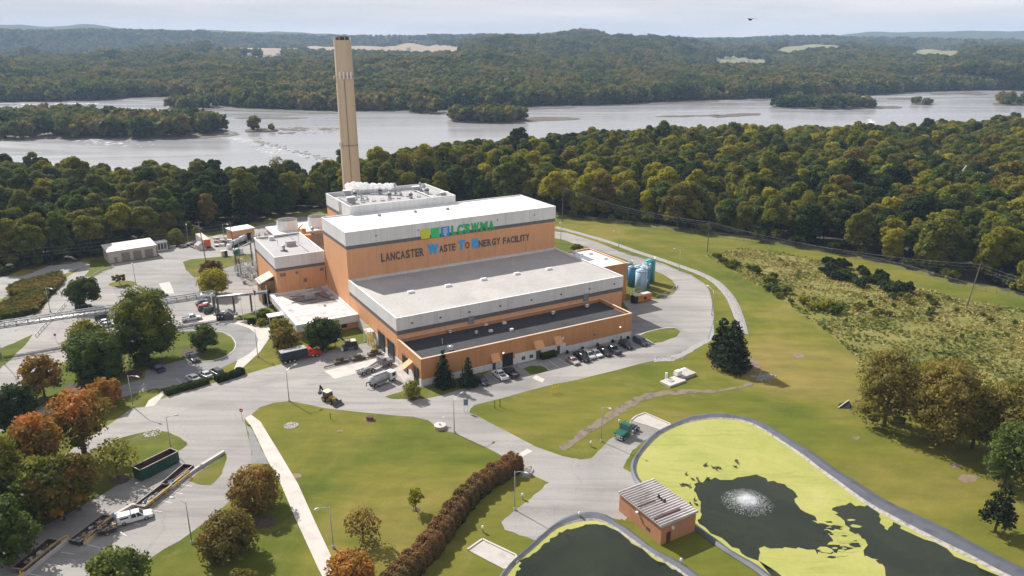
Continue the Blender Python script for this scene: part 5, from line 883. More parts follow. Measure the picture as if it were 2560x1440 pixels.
sheet('pond_algae',LI,.1,algae,4)
sheet('pond_water',[(1292,1440),(1298,1424),(1305,1405),(1323,1389),(1345,1374),(1371,1355),(1392,1340),(1408,1331),(1442,1319),(1470,1313),(1493,1312),(1524,1319),(1561,1343),(1595,1367),(1629,1391),(1680,1421),(1706,1440),(1776,1500),(1776,1555),(1290,1555)],.115,pondw,3,.2)
b=MB(); rg=random.Random(5)
for k in range(46):
    x,y=(rg.uniform(2050,2150),rg.uniform(1300,1395)); p=at(x,y,.13); s=rg.uniform(.3,1.5); n_=7; b.add([(p.x+s*rg.uniform(.5,1.2)*math.cos(a*6.28/n_),p.y+.5*s*rg.uniform(.5,1.2)*math.sin(a*6.28/n_),.13+k*.0004) for a in range(n_)],[tuple(range(n_))],k%3==0)
o=b.obj('algae_scraps',[algae,pondw],fix=False); tag(o,'torn scraps of green algae between the two dark pools','algae',kind='stuff')
# geese on the algae
def goose_me():
    b=MB(); b.tube([(-.45,0,.12),(-.2,0,.2),(.15,0,.2),(.34,0,.16)],[.05,.17,.16,.06],7); b.tube([(.28,0,.2),(.38,0,.42),(.42,0,.5),(.54,0,.5)],[.06,.04,.06,.02],6); return b
gb=goose_me().mesh('goose_body',True); gm=M('goose_brown',(.07,.055,.045)); gb.materials.append(gm)
gp=[(1762,1165),(1764,1162),(1783,1170),(1790,1174),(1793,1170),(1799,1171),(1838,1168),(1839,1153),(1843,1158),(1842,1153),(1742,1197),(1731,1199),(1715,1186),(1704,1214),(1709,1212),(1718,1214),(1724,1217),(1725,1260),(1740,1262),(1736,1250),(1770,1197),(1745,1202)]
for i,(x,y) in enumerate(gp): 
    o=obj('goose',gb); o.location=at(x,y,.14); o.rotation_euler=(0,0,rnd.uniform(0,6.28)); o.scale=(.95,.95,.95)
    tag(o,'small dark goose on the green algae '+('near the pump house roof' if x<1760 else 'above the fountain pool'),'goose','geese near the pump house' if x<1760 else 'geese above the fountain pool')
# fountain spray
rg=np.random.default_rng(8); n_=9000; c0=at(1868,1256,.12); an=rg.uniform(0,6.28,n_); rad=np.minimum(rg.gamma(1.7,1.25,n_),7.5)*(1+.1*np.cos(an*5)); t=np.clip(rad/4.6,0,1); hh_=2.3*np.clip(1-t*t,0,1)*rg.random(n_)**.6+.12
hh_*=.42; C=np.stack([c0.x+rad*np.cos(an)*1.05,c0.y+rad*np.sin(an),hh_+.02],1); Nn=rg.normal(size=(n_,3))+np.array([0,-.6,.8]); Nn/=np.linalg.norm(Nn,axis=1)[:,None]
spm=M('spray_white',(.9,.92,.93),.35,.01); me=quads_mesh('fountain_spray',C,Nn,rg.uniform(.014,.04,n_)*np.where(rad<1.6,1.5,1),rg.random(n_)); o=E('fountain','white aerator fountain spraying in the dark pool','fountain',(c0.x,c0.y,.1)); q=obj('spray',me,o,spm); q.location=(-c0.x,-c0.y,-.1); b=MB(); b.cyl(0,0,0,.35,.5,.3,12); b.cyl(0,0,.35,.8,.1,.06,8); b.obj('nozzle_float',black,o)
# ================================================================ street furniture
def lamp(bx,by,lx,ly,label,h=8.,z=0):
    P=at(bx,by); d=ray(lx,ly); T=at(lx,ly,h+.2); T=Vector(T)-P; T.z=0
    if T.length>4: T=T.normalized()*4
    if T.length<.8: T=T.normalized()*1.2
    o=E('street_lamp',label,'street lamp',P,math.atan2(T.y,T.x),'grey street lamps'); L=T.length; q=MB(); q.cyl(0,0,0,.5,.3,.22,8); q.obj('base',concr,o); q=MB(); q.tube([(0,0,.4),(0,0,h)],[.11,.07],8); q.obj('post',steel,o,True)
    q=MB(); q.tube([(0,0,h-.3),(L*.35,0,h+.15),(L*.85,0,h+.3)],.05,6); q.obj('arm',steel,o); q=MB(); q.tube([(L*.75,0,h+.3),(L*.9,0,h+.3),(L*1.05,0,h+.25),(L*1.15,0,h+.22)],[.08,.2,.18,.05],8); q.obj('lamp_head',lampw,o,True); return o
for a in [(723,1003,740,912,'grey street lamp at the left tip of the triangular lawn beside the backhoe'),(1136,1082,1156,982,'grey street lamp by the round manhole at the road junction'),(1287,1275,1318,1184,'grey street lamp right of the red hedge beside the gravel apron'),(1503,1104,1527,1023,'grey street lamp left of the green tractor unit'),(833,1370,790,1274,'grey street lamp beside the lower end of the long sidewalk'),(480,1358,428,1245,'grey street lamp left of the round orange tree near the parked pickup'),(429,1130,443,1038,'grey street lamp behind the green open container'),(333,1018,345,943,'grey street lamp beside the orange tree at the main road edge'),(328,925,332,854,'grey street lamp in front of the largest green tree'),(645,893,628,813,'grey street lamp at the right of the curved drive near the flagpoles'),(53,1336,57,1238,'grey street lamp in the shade of the trees at bottom left'),(1546,625,1535,578,'grey street lamp on the outer road behind the tall hall'),(1697,677,1685,623,'grey street lamp on the outer road bend right of the tanks'),(1779,788,1763,711,'grey street lamp on the outer road above the dark pine'),(126,780,136,725,'grey street lamp beside the reeds at far left'),(340,712,330,660,'grey street lamp behind the small round grass island'),(10,910,0,852,'grey street lamp on the grass wedge at the left edge'),(471,605,467,567,'grey street lamp behind the scrap yard'),(1402,600,1396,564,'grey street lamp behind the right corner of the tall hall'),(561,603,571,562,'teal grey street lamp left of the small orange building')]:
    lamp(*a[:4],a[4],h=8. if a[4][:4]!='teal' else 7.5)
def upole(bx,by,ty,label,h=None,arms=1,lean=0):
    P=at(bx,by); d=ray(bx,ty); h=H+d[2]*P.y/d[1]; o=E('utility_pole',label,'utility pole',P,0,'wooden utility poles'); q=MB(); q.tube([(0,0,0),(lean,0,h)],[.2,.13],8); q.obj('post',pole,o)
    for k in range(arms): z=h-.8-k*1.4; q=MB(); q.bar((lean-1.1,-.3,z),(lean+1.1,.3,z),.13); [q.cyl(lean+x,x*.27,z,z+.3,.07,n=6) for x in(-1,0,1)]; q.obj('crossarm',pole,o)
    return P+Vector((lean,0,h))
p1=upole(1406,553,466,'tall utility pole at the corner of the wood right of the tall hall',arms=2); p2=upole(1768,630,553,'utility pole at the upper left tip of the meadow'); p3=upole(2416,768,655,'utility pole standing in the right part of the meadow',arms=2,lean=1.9)
p4=upole(515,655,551,'tall dark utility pole beside the garden shed',arms=1,lean=-.9); p5=upole(592,655,553,'pale utility pole with crossarm at the back yard grass strip',arms=2,lean=-1.)
def wire(a,b,sag,label,off=0):
    pts=[]; 
    for i in range(15): t=i/14; q=Vector(a).lerp(Vector(b),t); q.z-=sag*4*t*(1-t)+off; pts.append(q)
    return tag(MB().tube(pts,.035,3).obj('overhead_wire',M('wire_grey',(.2,.2,.2),.5)),label,'wire','overhead wires')
pr=at(2900,880); pr=Vector((pr.x,pr.y,13)); pl_=at(-500,760); pl_=Vector((pl_.x,pl_.y,14))
for k in range(3): wire(p1-Vector((0,0,.6+k*1.1)),p2-Vector((0,0,.3+k*.7)),2.2,'thin overhead wire spanning from the wood corner pole to the meadow tip pole'); wire(p2-Vector((0,0,.3+k*.7)),p3-Vector((0,0,.8+k*1.)),2.6,'thin overhead wire crossing in front of the right wood over the meadow'); wire(p3-Vector((0,0,.8+k)),pr-Vector((0,0,k)),2.,'thin overhead wire leaving the meadow pole towards the right edge'); wire(p5-Vector((0,0,.8+k*1.2)),pl_-Vector((0,0,k*1.3)),3.,'thin overhead wire in front of the left wood above the garage')
# chain link fence
fp=[(1412,547),(1468,552),(1600,567),(1688,578),(1876,604),(2063,632),(2251,672),(2391,713),(2560,750),(2760,805)]
def fence(fp,label,hh=2.,step=3.2):
    q=[Vector(p) for p in pxpoly(fp,6,0,False)]; o=E('chain_link_fence',label,'fence',(q[0].x,q[0].y,0)); o0=Vector((q[0].x,q[0].y)); L=0; nxt=0; cnt=0
    rails=MB(); pm=MB().cyl(0,0,0,hh+.1,.045,n=6).mesh('post'); pm.materials.append(M('fence_grey',(.17,.17,.165),.6))
    pts=[(p.x-o0.x,p.y-o0.y) for p in q]
    for z in (hh,.1): rails.tube([(x,y,z) for x,y in pts],.035,4)
    for z in np.arange(.35,hh,.28): rails.tube([(x,y,z) for x,y in pts],.012,3)
    rails.obj('wire_mesh',M('fence_grey',(.17,.17,.165),.6),o)
    for i in range(1,len(q)):
        s=(q[i]-q[i-1]).length
        while nxt<=L+s and cnt<95: p=q[i-1].lerp(q[i],(nxt-L)/s); po=obj('post',pm,o); po.location=(p.x-o0.x,p.y-o0.y,0); nxt+=step; cnt+=1
        L+=s
    return o
fence(fp,'long grey chain link fence following the edge of the right hand wood')
def guard(name,pts,label,cat='guardrail',h=.8,step=2.5,mat=None,rails=2,th=.28):
    q=[Vector((*p,0)) for p in pxpoly(pts,3 if len(pts)>2 else 0,0,False)]; o=E(name,label,cat,q[0]); r_=MB(); z0=q[0].copy(); q=[p-z0 for p in q]; mat=mat or steel
    for k in range(rails): z=h-k*h*.45; [r_.bar(q[i]+Vector((0,0,z)),q[i+1]+Vector((0,0,z)),.06,th) for i in range(len(q)-1)]
    r_.obj('rail',mat,o); L=0;nx_=0
    for i in range(1,len(q)):
        s=(q[i]-q[i-1]).length
        while nx_<=L+s+.01: p=q[i-1].lerp(q[i],min(1,(nx_-L)/s)); MB().box(p.x-.07,p.x+.07,p.y-.07,p.y+.07,0,h+.05).obj('post',mat,o); nx_+=step
        L+=s
    return o
guard('guardrail',[(90,843),(112,817),(140,790),(165,760)],'grey metal guardrail along the left road under the pipe bridge',rails=1); guard('guardrail',[(233,691),(258,678),(285,669)],'short grey guardrail at the grass wedge left of the garage',rails=1)
guard('guardrail',[(1640,745),(1668,736),(1684,724),(1690,712)],'curved guardrail on the bend beside the storage tanks',rails=1)
guard('timber_rail',[(811,921),(852,911),(895,902),(962,887)],'low timber rail along the concrete apron with planters','barrier',.35,3,wood,1,.3)
pl_me=MB(); pl_me.box(-1.7,1.7,-.6,.6,0,.75,0,top=(-1.85,1.85,-.75,.75)); plm=pl_me.mesh('planter_box',True); plm.materials.append(wood)
for i,(x,y,t) in enumerate(((852,907,'nearest the loading road'),(895,899,'in the middle of the three'),(936,887,'nearest the loading doors'))):
    o=E('planter','wooden trough planter with green plants, '+t,'planter',at(x,y),heading((811,921),(962,887)),'wooden planters'); obj('box',plm,o); cm=crown('planter_plants%d'%i,.9,.0,.6,260,.14,40+i,7); c_=obj('plants',cm,o,LEAF['green']); c_.location=(0,0,.7); c_.scale=(1.7,.6,1)
# upper lot retaining wall, yellow rail, containers
rw=pxpoly([(560.6,1132),(481,1181),(369,1269),(331,1266),(294,1288),(273,1300),(216,1362),(172,1353),(55,1444),(0,1478)],0,0,False)
strip('retaining_wall',rw,.6,0,.55,concl,px=False,kind=None); tag(bpy.data.objects['retaining_wall'],'pale concrete retaining kerb with saw-tooth bays along the container lane','wall')
def yrail(pts,label): return guard('yellow_railing',pts,label,'railing',1.25,3.2,yel,2,.1)
yrail([(474,1191),(368,1274)],'yellow railing beside the two upper open containers'); yrail([(280,1305),(213,1367)],'yellow railing beside the third container near the pickup trailer'); yrail([(174,1354),(150,1365),(52,1446)],'yellow railing beside the rusty container at the bottom left corner')
for i,(x,y,lb_) in enumerate([(457,1195,'blue notice board on the yellow rail near the dark brown container'),(434,1211,'blue notice board left of the first one on the yellow rail'),(392,1245,'blue notice board beside the brown container with rubbish'),(366,1262,'blue notice board at the lower end of the upper yellow rail'),(283,1297,'blue notice board between the pickup and the black container'),(199,1360,'blue notice board at the near corner of the black container bay'),(122,1388,'blue notice board on the rail of the rusty container')]):
    o=E('notice_board',lb_,'sign',at(x,y),heading((457,1195),(434,1211)),'blue notice boards'); MB().box(-.35,.35,-.03,.03,.55,1.1).obj('panel',M('notice_blue',(.12,.33,.5),.5),o); MB().box(-.04,.04,-.02,.02,0,.5).obj('post',steel,o)
def container(c,hd_,L_,Wd,hh,mat,label,fill=None,inner=None,open_=False):
    o=E('roll_off_container',label,'container',c,hd_,'open top containers'); b=MB(); t=.1; b.box(-L_/2,L_/2,-Wd/2,-Wd/2+t,.15,hh); b.box(-L_/2,L_/2,Wd/2-t,Wd/2,.15,hh); b.box(-L_/2,-L_/2+t,-Wd/2+t,Wd/2-t,.15,hh)
    b.box(L_/2-t,L_/2,-Wd/2+t,Wd/2-t,.15,hh) if not open_ else None
    b.box(-L_/2+t,L_/2-t,-Wd/2+t,Wd/2-t,.15,.3,1); [b.box(x,x+.12,s*Wd/2-.07,s*Wd/2+.07,.15,hh-.1) for x in np.arange(-L_/2+.3,L_/2-.2,.65) for s in(-1,1)]
    b.box(-L_/2,L_/2,-Wd/2+t,-Wd/2+t+.01,.3,hh-.03,1); b.box(-L_/2,L_/2,Wd/2-t-.01,Wd/2-t,.3,hh-.03,1); b.obj('body',[mat,inner or rust],o); MB().ring(-L_/2-.04,L_/2+.04,-Wd/2-.04,Wd/2+.04,hh,hh+.08,.18).obj('top_rim',M('rim_grey_'+mat.name,(.3,.27,.25),.8),o)
    b=MB(); [b.cyl(x,y,0,.15,.14,n=8) for x in(-L_/2+.5,L_/2-.5) for y in(-Wd/2+.3,Wd/2-.3)]; b.obj('roller',black,o)
    if fill:
        b=MB(); rg=random.Random(int(L_*91+c[0]))
        for k in range(60): x=rg.uniform(*fill[:2])*L_/2; y=rg.uniform(-1,1)*(Wd/2-.4); z=hh*fill[2]*rg.uniform(.5,1.05); s=rg.uniform(.12,.45); b.add([(x-s,y-s*.6,z),(x+s,y-s*.5,z+rg.uniform(-.2,.2)),(x+s*.8,y+s*.6,z+.1),(x-s*.7,y+s*.5,z+rg.uniform(0,.25)),(x,y,z-.5)],[(0,1,2,3),(0,4,1),(1,4,2),(2,4,3),(3,4,0)],rg.randrange(3))
        r_=b.obj('rubbish',fill[3],None,fix=False); r_.location=c; r_.rotation_euler=(0,0,hd_); tag(r_,fill[4],'rubbish',kind='stuff')
    return o
def mid(*p,z=.9): v=[at(x,y,z) for x,y in p]; c=sum(v,Vector())/len(v); c.z=0; return c
cm_=[M('rub_white',(.5,.5,.5),.8),M('rub_grey',(.25,.24,.24),.8),M('rub_dark',(.1,.09,.08),.8)]; cw=[M('rub_wood',(.42,.26,.15),.8),M('rub_pink',(.5,.38,.33),.8),cm_[2]]
container(mid((344,1162),(433,1135),(414,1130),(363,1168),z=2.4),heading((366,1192),(435,1157)),8.2,2.5,2.5,M('container_green',(.012,.06,.04),.5,.08),'dark green open top container beside the grass island',None,rust)
o=E('mattress','white mattress lying inside the dark green container','mattress',mid((374,1157),(388,1150)),heading((366,1192),(435,1157))); MB().box(-1,1,-.4,.4,.8,1.1).obj('padding',white2,o)
container(mid((404,1206),(454,1163),(479,1166),(434,1208)),heading((404,1206),(454,1163)),7.2,2.2,.9,M('container_dark_brown',(.04,.022,.02),.6),'nearly empty dark brown container at the upper end of the bays',(-.9,-.4,.4,cm_,'few dark scraps at the end of the dark brown container'))
container(mid((339,1258),(396,1214),(427,1215),(369,1263)),heading((339,1258),(396,1214)),7.2,2.2,.9,M('container_brown',(.16,.1,.065),.7,.2),'brown container half filled with pale rubbish, second bay from the top',(-.95,.1,.55,cm_,'pale bags and rubbish in the brown container'),M('inner_brown',(.1,.055,.03)))
container(mid((180,1343),(249,1291),(275,1293),(208,1352)),heading((180,1343),(249,1291)),7.4,2.3,.9,M('container_black',(.03,.033,.035),.6),'black container with timber scraps beside the trailer',(-.9,.85,.7,cw,'timber and cardboard scraps in the black container'),dsteel)
container(mid((40,1414),(109,1359),(145,1351),(66,1419)),heading((40,1414),(109,1359)),7.6,2.4,1.0,M('container_rusty',(.12,.065,.045),.8,.25,1),'rusty container with grey rubbish in the bottom left corner',(-.5,.9,.55,cm_,'grey crumpled rubbish in the rusty container'))
def line(a,b,w=.14,z=.05,m=None): p,q=at(*a),at(*b); d=(q-p).normalized(); n=Vector((-d.y,d.x,0))*w/2; return sheet('parking_line',[(p+n)[:2],(q+n)[:2],(q-n)[:2],(p-n)[:2]],z,m or mark,world=True)
for a,b_ in [((380,1276),(405,1280)),((402,1252),(431,1258)),((427,1229),(457,1235)),((451,1211),(480,1216)),((216,1361),(250,1370)),((153,1381),(185,1386)),((112,1409),(148,1415)),((300,1330),(316,1340)),((72,1435),(110,1442)),((325,1305),(350,1312))]: line(a,b_)
for k in range(12):
    t=k/11; u=29+t*33; p_=W(u,-2.6); q_=W(u,-7.6); d=(q_-p_).normalized(); n=Vector((-d.y,d.x,0))*.07; sheet('parking_line',[(p_+n)[:2],(q_+n)[:2],(q_-n)[:2],(p_-n)[:2]],.05,mark,world=True)
for u in (12.,14.9,17.7,20.5): p_=W(u,-2.2); q_=W(u,-7.2); n=U*.07; sheet('parking_line',[(p_+n)[:2],(q_+n)[:2],(q_-n)[:2],(p_-n)[:2]],.075,mark,world=True)
for a,b_ in [((500,952),(480,938)),((530,944),(512,928)),((562,936),(545,920)),((455,960),(440,946))]: line(a,b_,.12)
# small things on the lawns
def post(x,y,h,label,mat=black,r_=.08,cat='post',grp=None,name='bollard'):
    o=E(name,label,cat,at(x,y),0,grp); MB().cyl(0,0,0,h,r_,n=8).obj('shaft',mat,o); MB().cyl(0,0,h,h+.1,r_*1.5,r_*.6,8).obj('cap',mat,o); return o
post(1237,1021,1.9,'left of two dark posts standing in the lawn beside the road',grp='pair of dark posts'); post(1250,1017,1.9,'right of two dark posts standing in the lawn beside the road',grp='pair of dark posts'); post(826,1047,1.3,'short dark post alone in the triangular lawn')
post(1381,985,1.7,'left yellow post of the group in the lawn below the parking row',yel,.1,grp='yellow posts'); post(1389,982,1.6,'middle yellow post of the group in the lawn',yel,.1,grp='yellow posts'); post(1396,981,1.9,'right yellow post of the group in the lawn',yel,.1,grp='yellow posts')
for x,y,t in ((1548,1062,'behind the green tractor unit'),(1477,1116,'left of the gravel turnout'),(1306,1248,'right of the tall lamp by the red hedge'),(1207,1330,'left of the concrete pad by the lower pond'),(1448,1295,'on the gravel above the lower pond'),(1702,1412,'on the strip between pump house and lower pond')):
    o=E('vent_pipe','white capped vent pipe in the grass '+t,'vent pipe',at(x,y),0,'white capped vent pipes'); MB().cyl(0,0,0,.8,.13,n=8).obj('pipe',steel,o); q=MB(); q.cyl(0,0,.75,1.15,.24,.24,10); q.cyl(0,0,1.15,1.3,.24,.08,10); q.obj('cap',white2,o,True)
o=E('fire_hydrant_box','small red valve box on the triangular lawn','valve box',at(925,1049)); MB().box(-.7,.7,-.5,.5,0,.7).obj('body',M('brick_red',(.25,.04,.03)),o); MB().box(-.75,.75,-.55,.55,.7,.8).obj('lid',rust,o)
def stonering(x,y,r_,label):
    o=E('stone_ring',label,'stone ring',at(x,y)); b=MB(); rg=random.Random(int(x))
    for k in range(110): a=rg.uniform(0,6.28); d=r_*math.sqrt(rg.random()); s=rg.uniform(.12,.28); b.cyl(d*math.cos(a),d*math.sin(a),0,s*.7,s,s*.5,6,m=rg.randrange(2))
    b.obj('stones',[concl,concr],o); return o
stonering(728,1064,1.5,'round patch of pale stones in the triangular lawn'); stonering(381,1084,1.8,'ring of white stones with dark plants on the grass island')
o=E('manhole','round raised concrete manhole with white pipe beside the junction','manhole',at(1100,1070)); MB().cyl(0,0,0,.7,1.25,n=20).obj('ring',concr,o); MB().cyl(0,0,.7,.8,1.3,n=20).obj('lid',concl,o); MB().box(-.15,.15,-.15,.15,.8,1.2).obj('hatch',steel,o)
o=E('standpipe','white standpipe behind the round manhole','standpipe',at(1108,1062)); q=MB(); q.cyl(0,0,0,2.0,.12,n=8); q.bar((0,0,1.7),(.3,0,1.7),.3); q.obj('pipe',white2,o,False)
def pad(pts,z,label,mat=concl,curb=True):
    q=pxpoly(pts); b=MB(); b.prism(q,0,z); o=b.obj('concrete_pad',mat); tag(o,label,'concrete pad'); 
    if curb:
        for i in range(len(q)-1 if len(q)>4 else len(q)): a=Vector((*q[i],z+.08)); c=Vector((*q[(i+1)%len(q)],z+.08)); MB().bar(a,c,.3,.2).obj('kerb',concl,o)
    return o
pad([(1578,1052),(1590,1042),(1612,1034),(1674,1061),(1676,1068),(1658,1078)],.12,'pale concrete unloading pad at the top left rim of the green pond',concr); pad([(1169,1376),(1206,1350),(1290,1390),(1293,1405),(1262,1425)],.12,'pale concrete unloading pad beside the lower pond',concr)
o=E('utility_slab','concrete utility slab with white cabinet on the lawn','slab',at(1690,950),heading((1652,962),(1700,945))); b=MB(); b.box(-4.5,1.2,-2.2,1.2,0,.5); b.obj('lower_slab',concl,o); b=MB(); b.box(1.4,6.2,-1.,2.4,0,.75); b.obj('upper_slab',concr,o)
MB().box(.6,2.2,.2,1.4,.8,1.9).obj('cabinet',white2,o); MB().cyl(-1.6,1.8,0,1.7,.3,n=10).obj('white_pipe',white2,o); MB().box(-3,-1.6,-1,.2,.5,.65).obj('hatch',steel,o); MB().box(5.2,7,2.5,3.6,0,.3).obj('side_lid',white2,o)
b=MB(); rg=random.Random(2)
for k in range(90): p=at(1912+rg.gauss(0,11),942+rg.gauss(0,3.5)); s=rg.uniform(.15,.5); b.cyl(p.x,p.y,0,s*.8,s,s*.5,6)
o=b.obj('rock_pile',rock); tag(o,'pile of grey rocks at the ditch end near the dark pine','rocks',kind='stuff')
b=MB()
for k in range(140): p=at(1318+rg.uniform(-14,14),1180+rg.gauss(0,6)); s=rg.uniform(.12,.4); b.cyl(p.x,p.y,0,s*.7,s,s*.5,6)
for k in range(120): p=at(rg.uniform(1640,1710),899-(rg.uniform(0,1)*8)); s=rg.uniform(.06,.2); b.cyl(p.x,p.y,0,s*.7,s,s*.5,6)
o=b.obj('loose_rocks',rock); tag(o,'loose grey rocks at the upper end of the red hedge and road edge','rocks',kind='stuff')
o=E('culvert_mouth','dark culvert mouth in the grass left of the brown trees','culvert',at(2115,1018)); b=MB(); b.add([(-2,-.6,.06),(.6,-1,.06),(1.5,.3,.06),(1.,1.1,1.1),(-1.5,.7,.5)],[(0,1,2,3,4)]); b.obj('opening',blackp,o,fix=False); MB().bar((-2,-.5,.1),(1.,1.2,1.15),.25).obj('headwall',concr,o)
# stop sign
o=E('stop_sign','red octagonal STOP sign at the top of the long sidewalk','sign',at(606,1052)); MB().cyl(0,0,0,2.6,.05,n=6).obj('post',steel,o); b=MB(); n_=8; b.add([(.45*math.cos(R(22.5+45*k)),-.06,2.6+.45*math.sin(R(22.5+45*k))) for k in range(8)]+[(.45*math.cos(R(22.5+45*k)),-.03,2.6+.45*math.sin(R(22.5+45*k))) for k in range(8)],[tuple(range(8)),tuple(range(15,7,-1))]); q=b.obj('sign_plate',redp,o)
text('letters','STOP',-.33,.33,2.45,2.75,-.07,white2,q)
o=E('road_sign','tall blue direction sign on two posts near the junction','sign',at(1165,1030)); b=MB(); b.bar((-.4,0,0),(-.4,0,3.2),.07); b.bar((.4,0,0),(.4,0,3.2),.07); b.obj('post',steel,o); MB().box(-.5,.5,-.08,-.03,1.7,3.2).obj('panel',M('panel_blue_grey',(.12,.18,.26)),o)
for x,y,t in ((378,858,'seen between the two big tree groups'),(141,854,'on the left road beside the paired trees')): 
    o=E('round_sign','small round sign '+t,'sign',at(x,y)); MB().cyl(0,0,0,2.,.05,n=6).obj('post',steel,o); b=MB(); b.cyl(0,0,0,.05,.4,n=12); q=b.obj('plate',redp,o); q.location=(0,-.08,2.1); q.rotation_euler=(R(90),0,0)
# flagpoles
for i,(bx,by,ty,t) in enumerate(((609,802,742,'leftmost, bare'),(643,804,722,'middle one carrying a furled flag'),(675,796,716,'rightmost, beside the office wing'))):
    P=at(bx,by); d=ray(bx,ty); h=H+d[2]*P.y/d[1]; o=E('flagpole','white flagpole in the mulch bed, '+t,'flagpole',P,0,'white flagpoles'); MB().tube([(0,0,0),(-.2,0,h)],[.1,.05],8).obj('pole',white2,o,True); MB().cyl(-.2,0,h,h+.2,.12,n=8).obj('finial',yel,o)
    if i==1: q=MB(); q.add([(-.15,0,h-.3),(.55,.12,h-.8),(.35,-.1,h-2.2),(-.1,.05,h-2.),(-.1,.12,h-1.2)],[(0,1,2,3,4)]); q.obj('flag',M('flag_red',(.35,.05,.06)),o,fix=False)
# bins enclosure
o=E('bin_store','dark waste compactor bin beside a grey gabled hut','bin',at(555,800),heading((550,800),(580,798))); MB().box(-1.4,1,-1,1,0,2.2,0,top=(-1.3,.9,-.9,.9)).obj('bin',black,o); MB().box(-.9,-.5,-1.06,-1.,1.3,1.6).obj('label_plate',white2,o); MB().box(.1,.5,-1.06,-1.,1.3,1.6).obj('label_plate',white2,o)
o=E('smokers_hut','small grey gabled hut beside the dark bin','hut',at(573,798),heading((550,800),(580,798))); MB().box(-1.3,1.3,-1.2,1.2,0,1.9).obj('wall',dsteel,o); b=MB(); b.add([(-1.5,-1.4,1.85),(1.5,-1.4,1.85),(1.5,1.4,1.85),(-1.5,1.4,1.85),(0,-1.4,3),(0,1.4,3)],[(0,1,4),(3,5,2),(0,4,5,3),(1,2,5,4)]); b.obj('roof',M('slate_grey',(.16,.165,.175)),o)
o=E('entrance_canopy','flat white canopy slab at the office path','canopy',at(692,808),ANG); MB().box(-2.5,2.5,-1.6,1.6,2.6,2.85).obj('slab',white,o); b=MB(); [b.bar((x,y,0),(x,y,2.6),.15) for x in(-2.2,2.2) for y in(-1.3,1.3)]; b.obj('column',white,o)
# ---------------------------------------------------------------- pipe bridge
def truss(a,b,hh,wd,bay,name,label,supports,zc=None):
    a=Vector(a);b=Vector(b); o=E(name,label,'pipe bridge',(a.x,a.y,0)); a0=Vector((a.x,a.y,0)); A=a-a0;Bv=b-a0; d=(Bv-A).normalized(); n=Vector((-d.y,d.x,0)).normalized()*wd/2; L=(Bv-A).length; k=int(L/bay); c=MB();w_=MB();pp=MB(); up=Vector((0,0,hh))
    for s in(-1,1): c.bar(A+n*s,Bv+n*s,.22); c.bar(A+n*s+up,Bv+n*s+up,.22)
    for i in range(k+1):
        p=A.lerp(Bv,i/k); q_=A.lerp(Bv,min(1,(i+1)/k))
        for s in(-1,1):
            w_.bar(p+n*s,p+n*s+up,.12)
            if i<k: w_.bar(p+n*s,q_+n*s+up,.1)
        w_.bar(p+n,p-n,.1); w_.bar(p+n+up,p-n+up,.12)
        if i<k: w_.bar(p+n+up,q_-n+up,.08)
    for s,r_ in((-.5,.26),(.1,.2),(.55,.16)): pp.tube([A+n*s+Vector((0,0,.35)),Bv+n*s+Vector((0,0,.35))],r_,8)
    c.obj('chord',M('truss_grey',(.27,.275,.29),.6),o); w_.obj('bracing',M('truss_dark_grey',(.12,.125,.135),.6),o); pp.obj('pipe',[M('pipe_cladding',(.6,.6,.62),.35,.04,metal=.4)],o,True)
    for t in supports:
        p=A.lerp(Bv,t); q=MB()
        for s in(-1,1): q.bar(Vector(((p+n*s).x,(p+n*s).y,0)),p+n*s,.3)
        q.bar(Vector(((p+n).x,(p+n).y,1)),p-n-Vector((0,0,1)),.15); q.obj('support',dsteel,o)
        q=MB(); [q.box((p+n*s).x-.5,(p+n*s).x+.5,(p+n*s).y-.5,(p+n*s).y+.5,0,.5) for s in(-1,1)]; q.obj('footing',concr,o)
    return o
pA=at(18,816,6.3); pB=at(538,740,5.8); ext=pA+(pA-pB).normalized()*14
truss(ext,pB,1.5,1.9,2.6,'pipe_bridge','long grey steel truss bridge carrying pipes across the left road',(.15,.56,.99))
pC=at(541,745,5.6); pD=at(668,731,6.3); truss(pC,pD,.45,1.2,3.,'pipe_rack','slender pipe rack running from the truss bridge to the control block',(.01,.32,.66))
o=E('expansion_loop','white U shaped pipe loop on top of the bridge end','pipe',at(520,733,7.4)); o.location.z=0; b=MB(); b.tube([(-2,0,7.4),(-1.6,-1.6,7.3),(1,-1.8,7.3),(1.4,0,7.4)],.22,8); b.tube([(1.2,-1.,7.4),(1.3,-1,3.5)],.18,8); b.obj('pipe',white2,o,True)
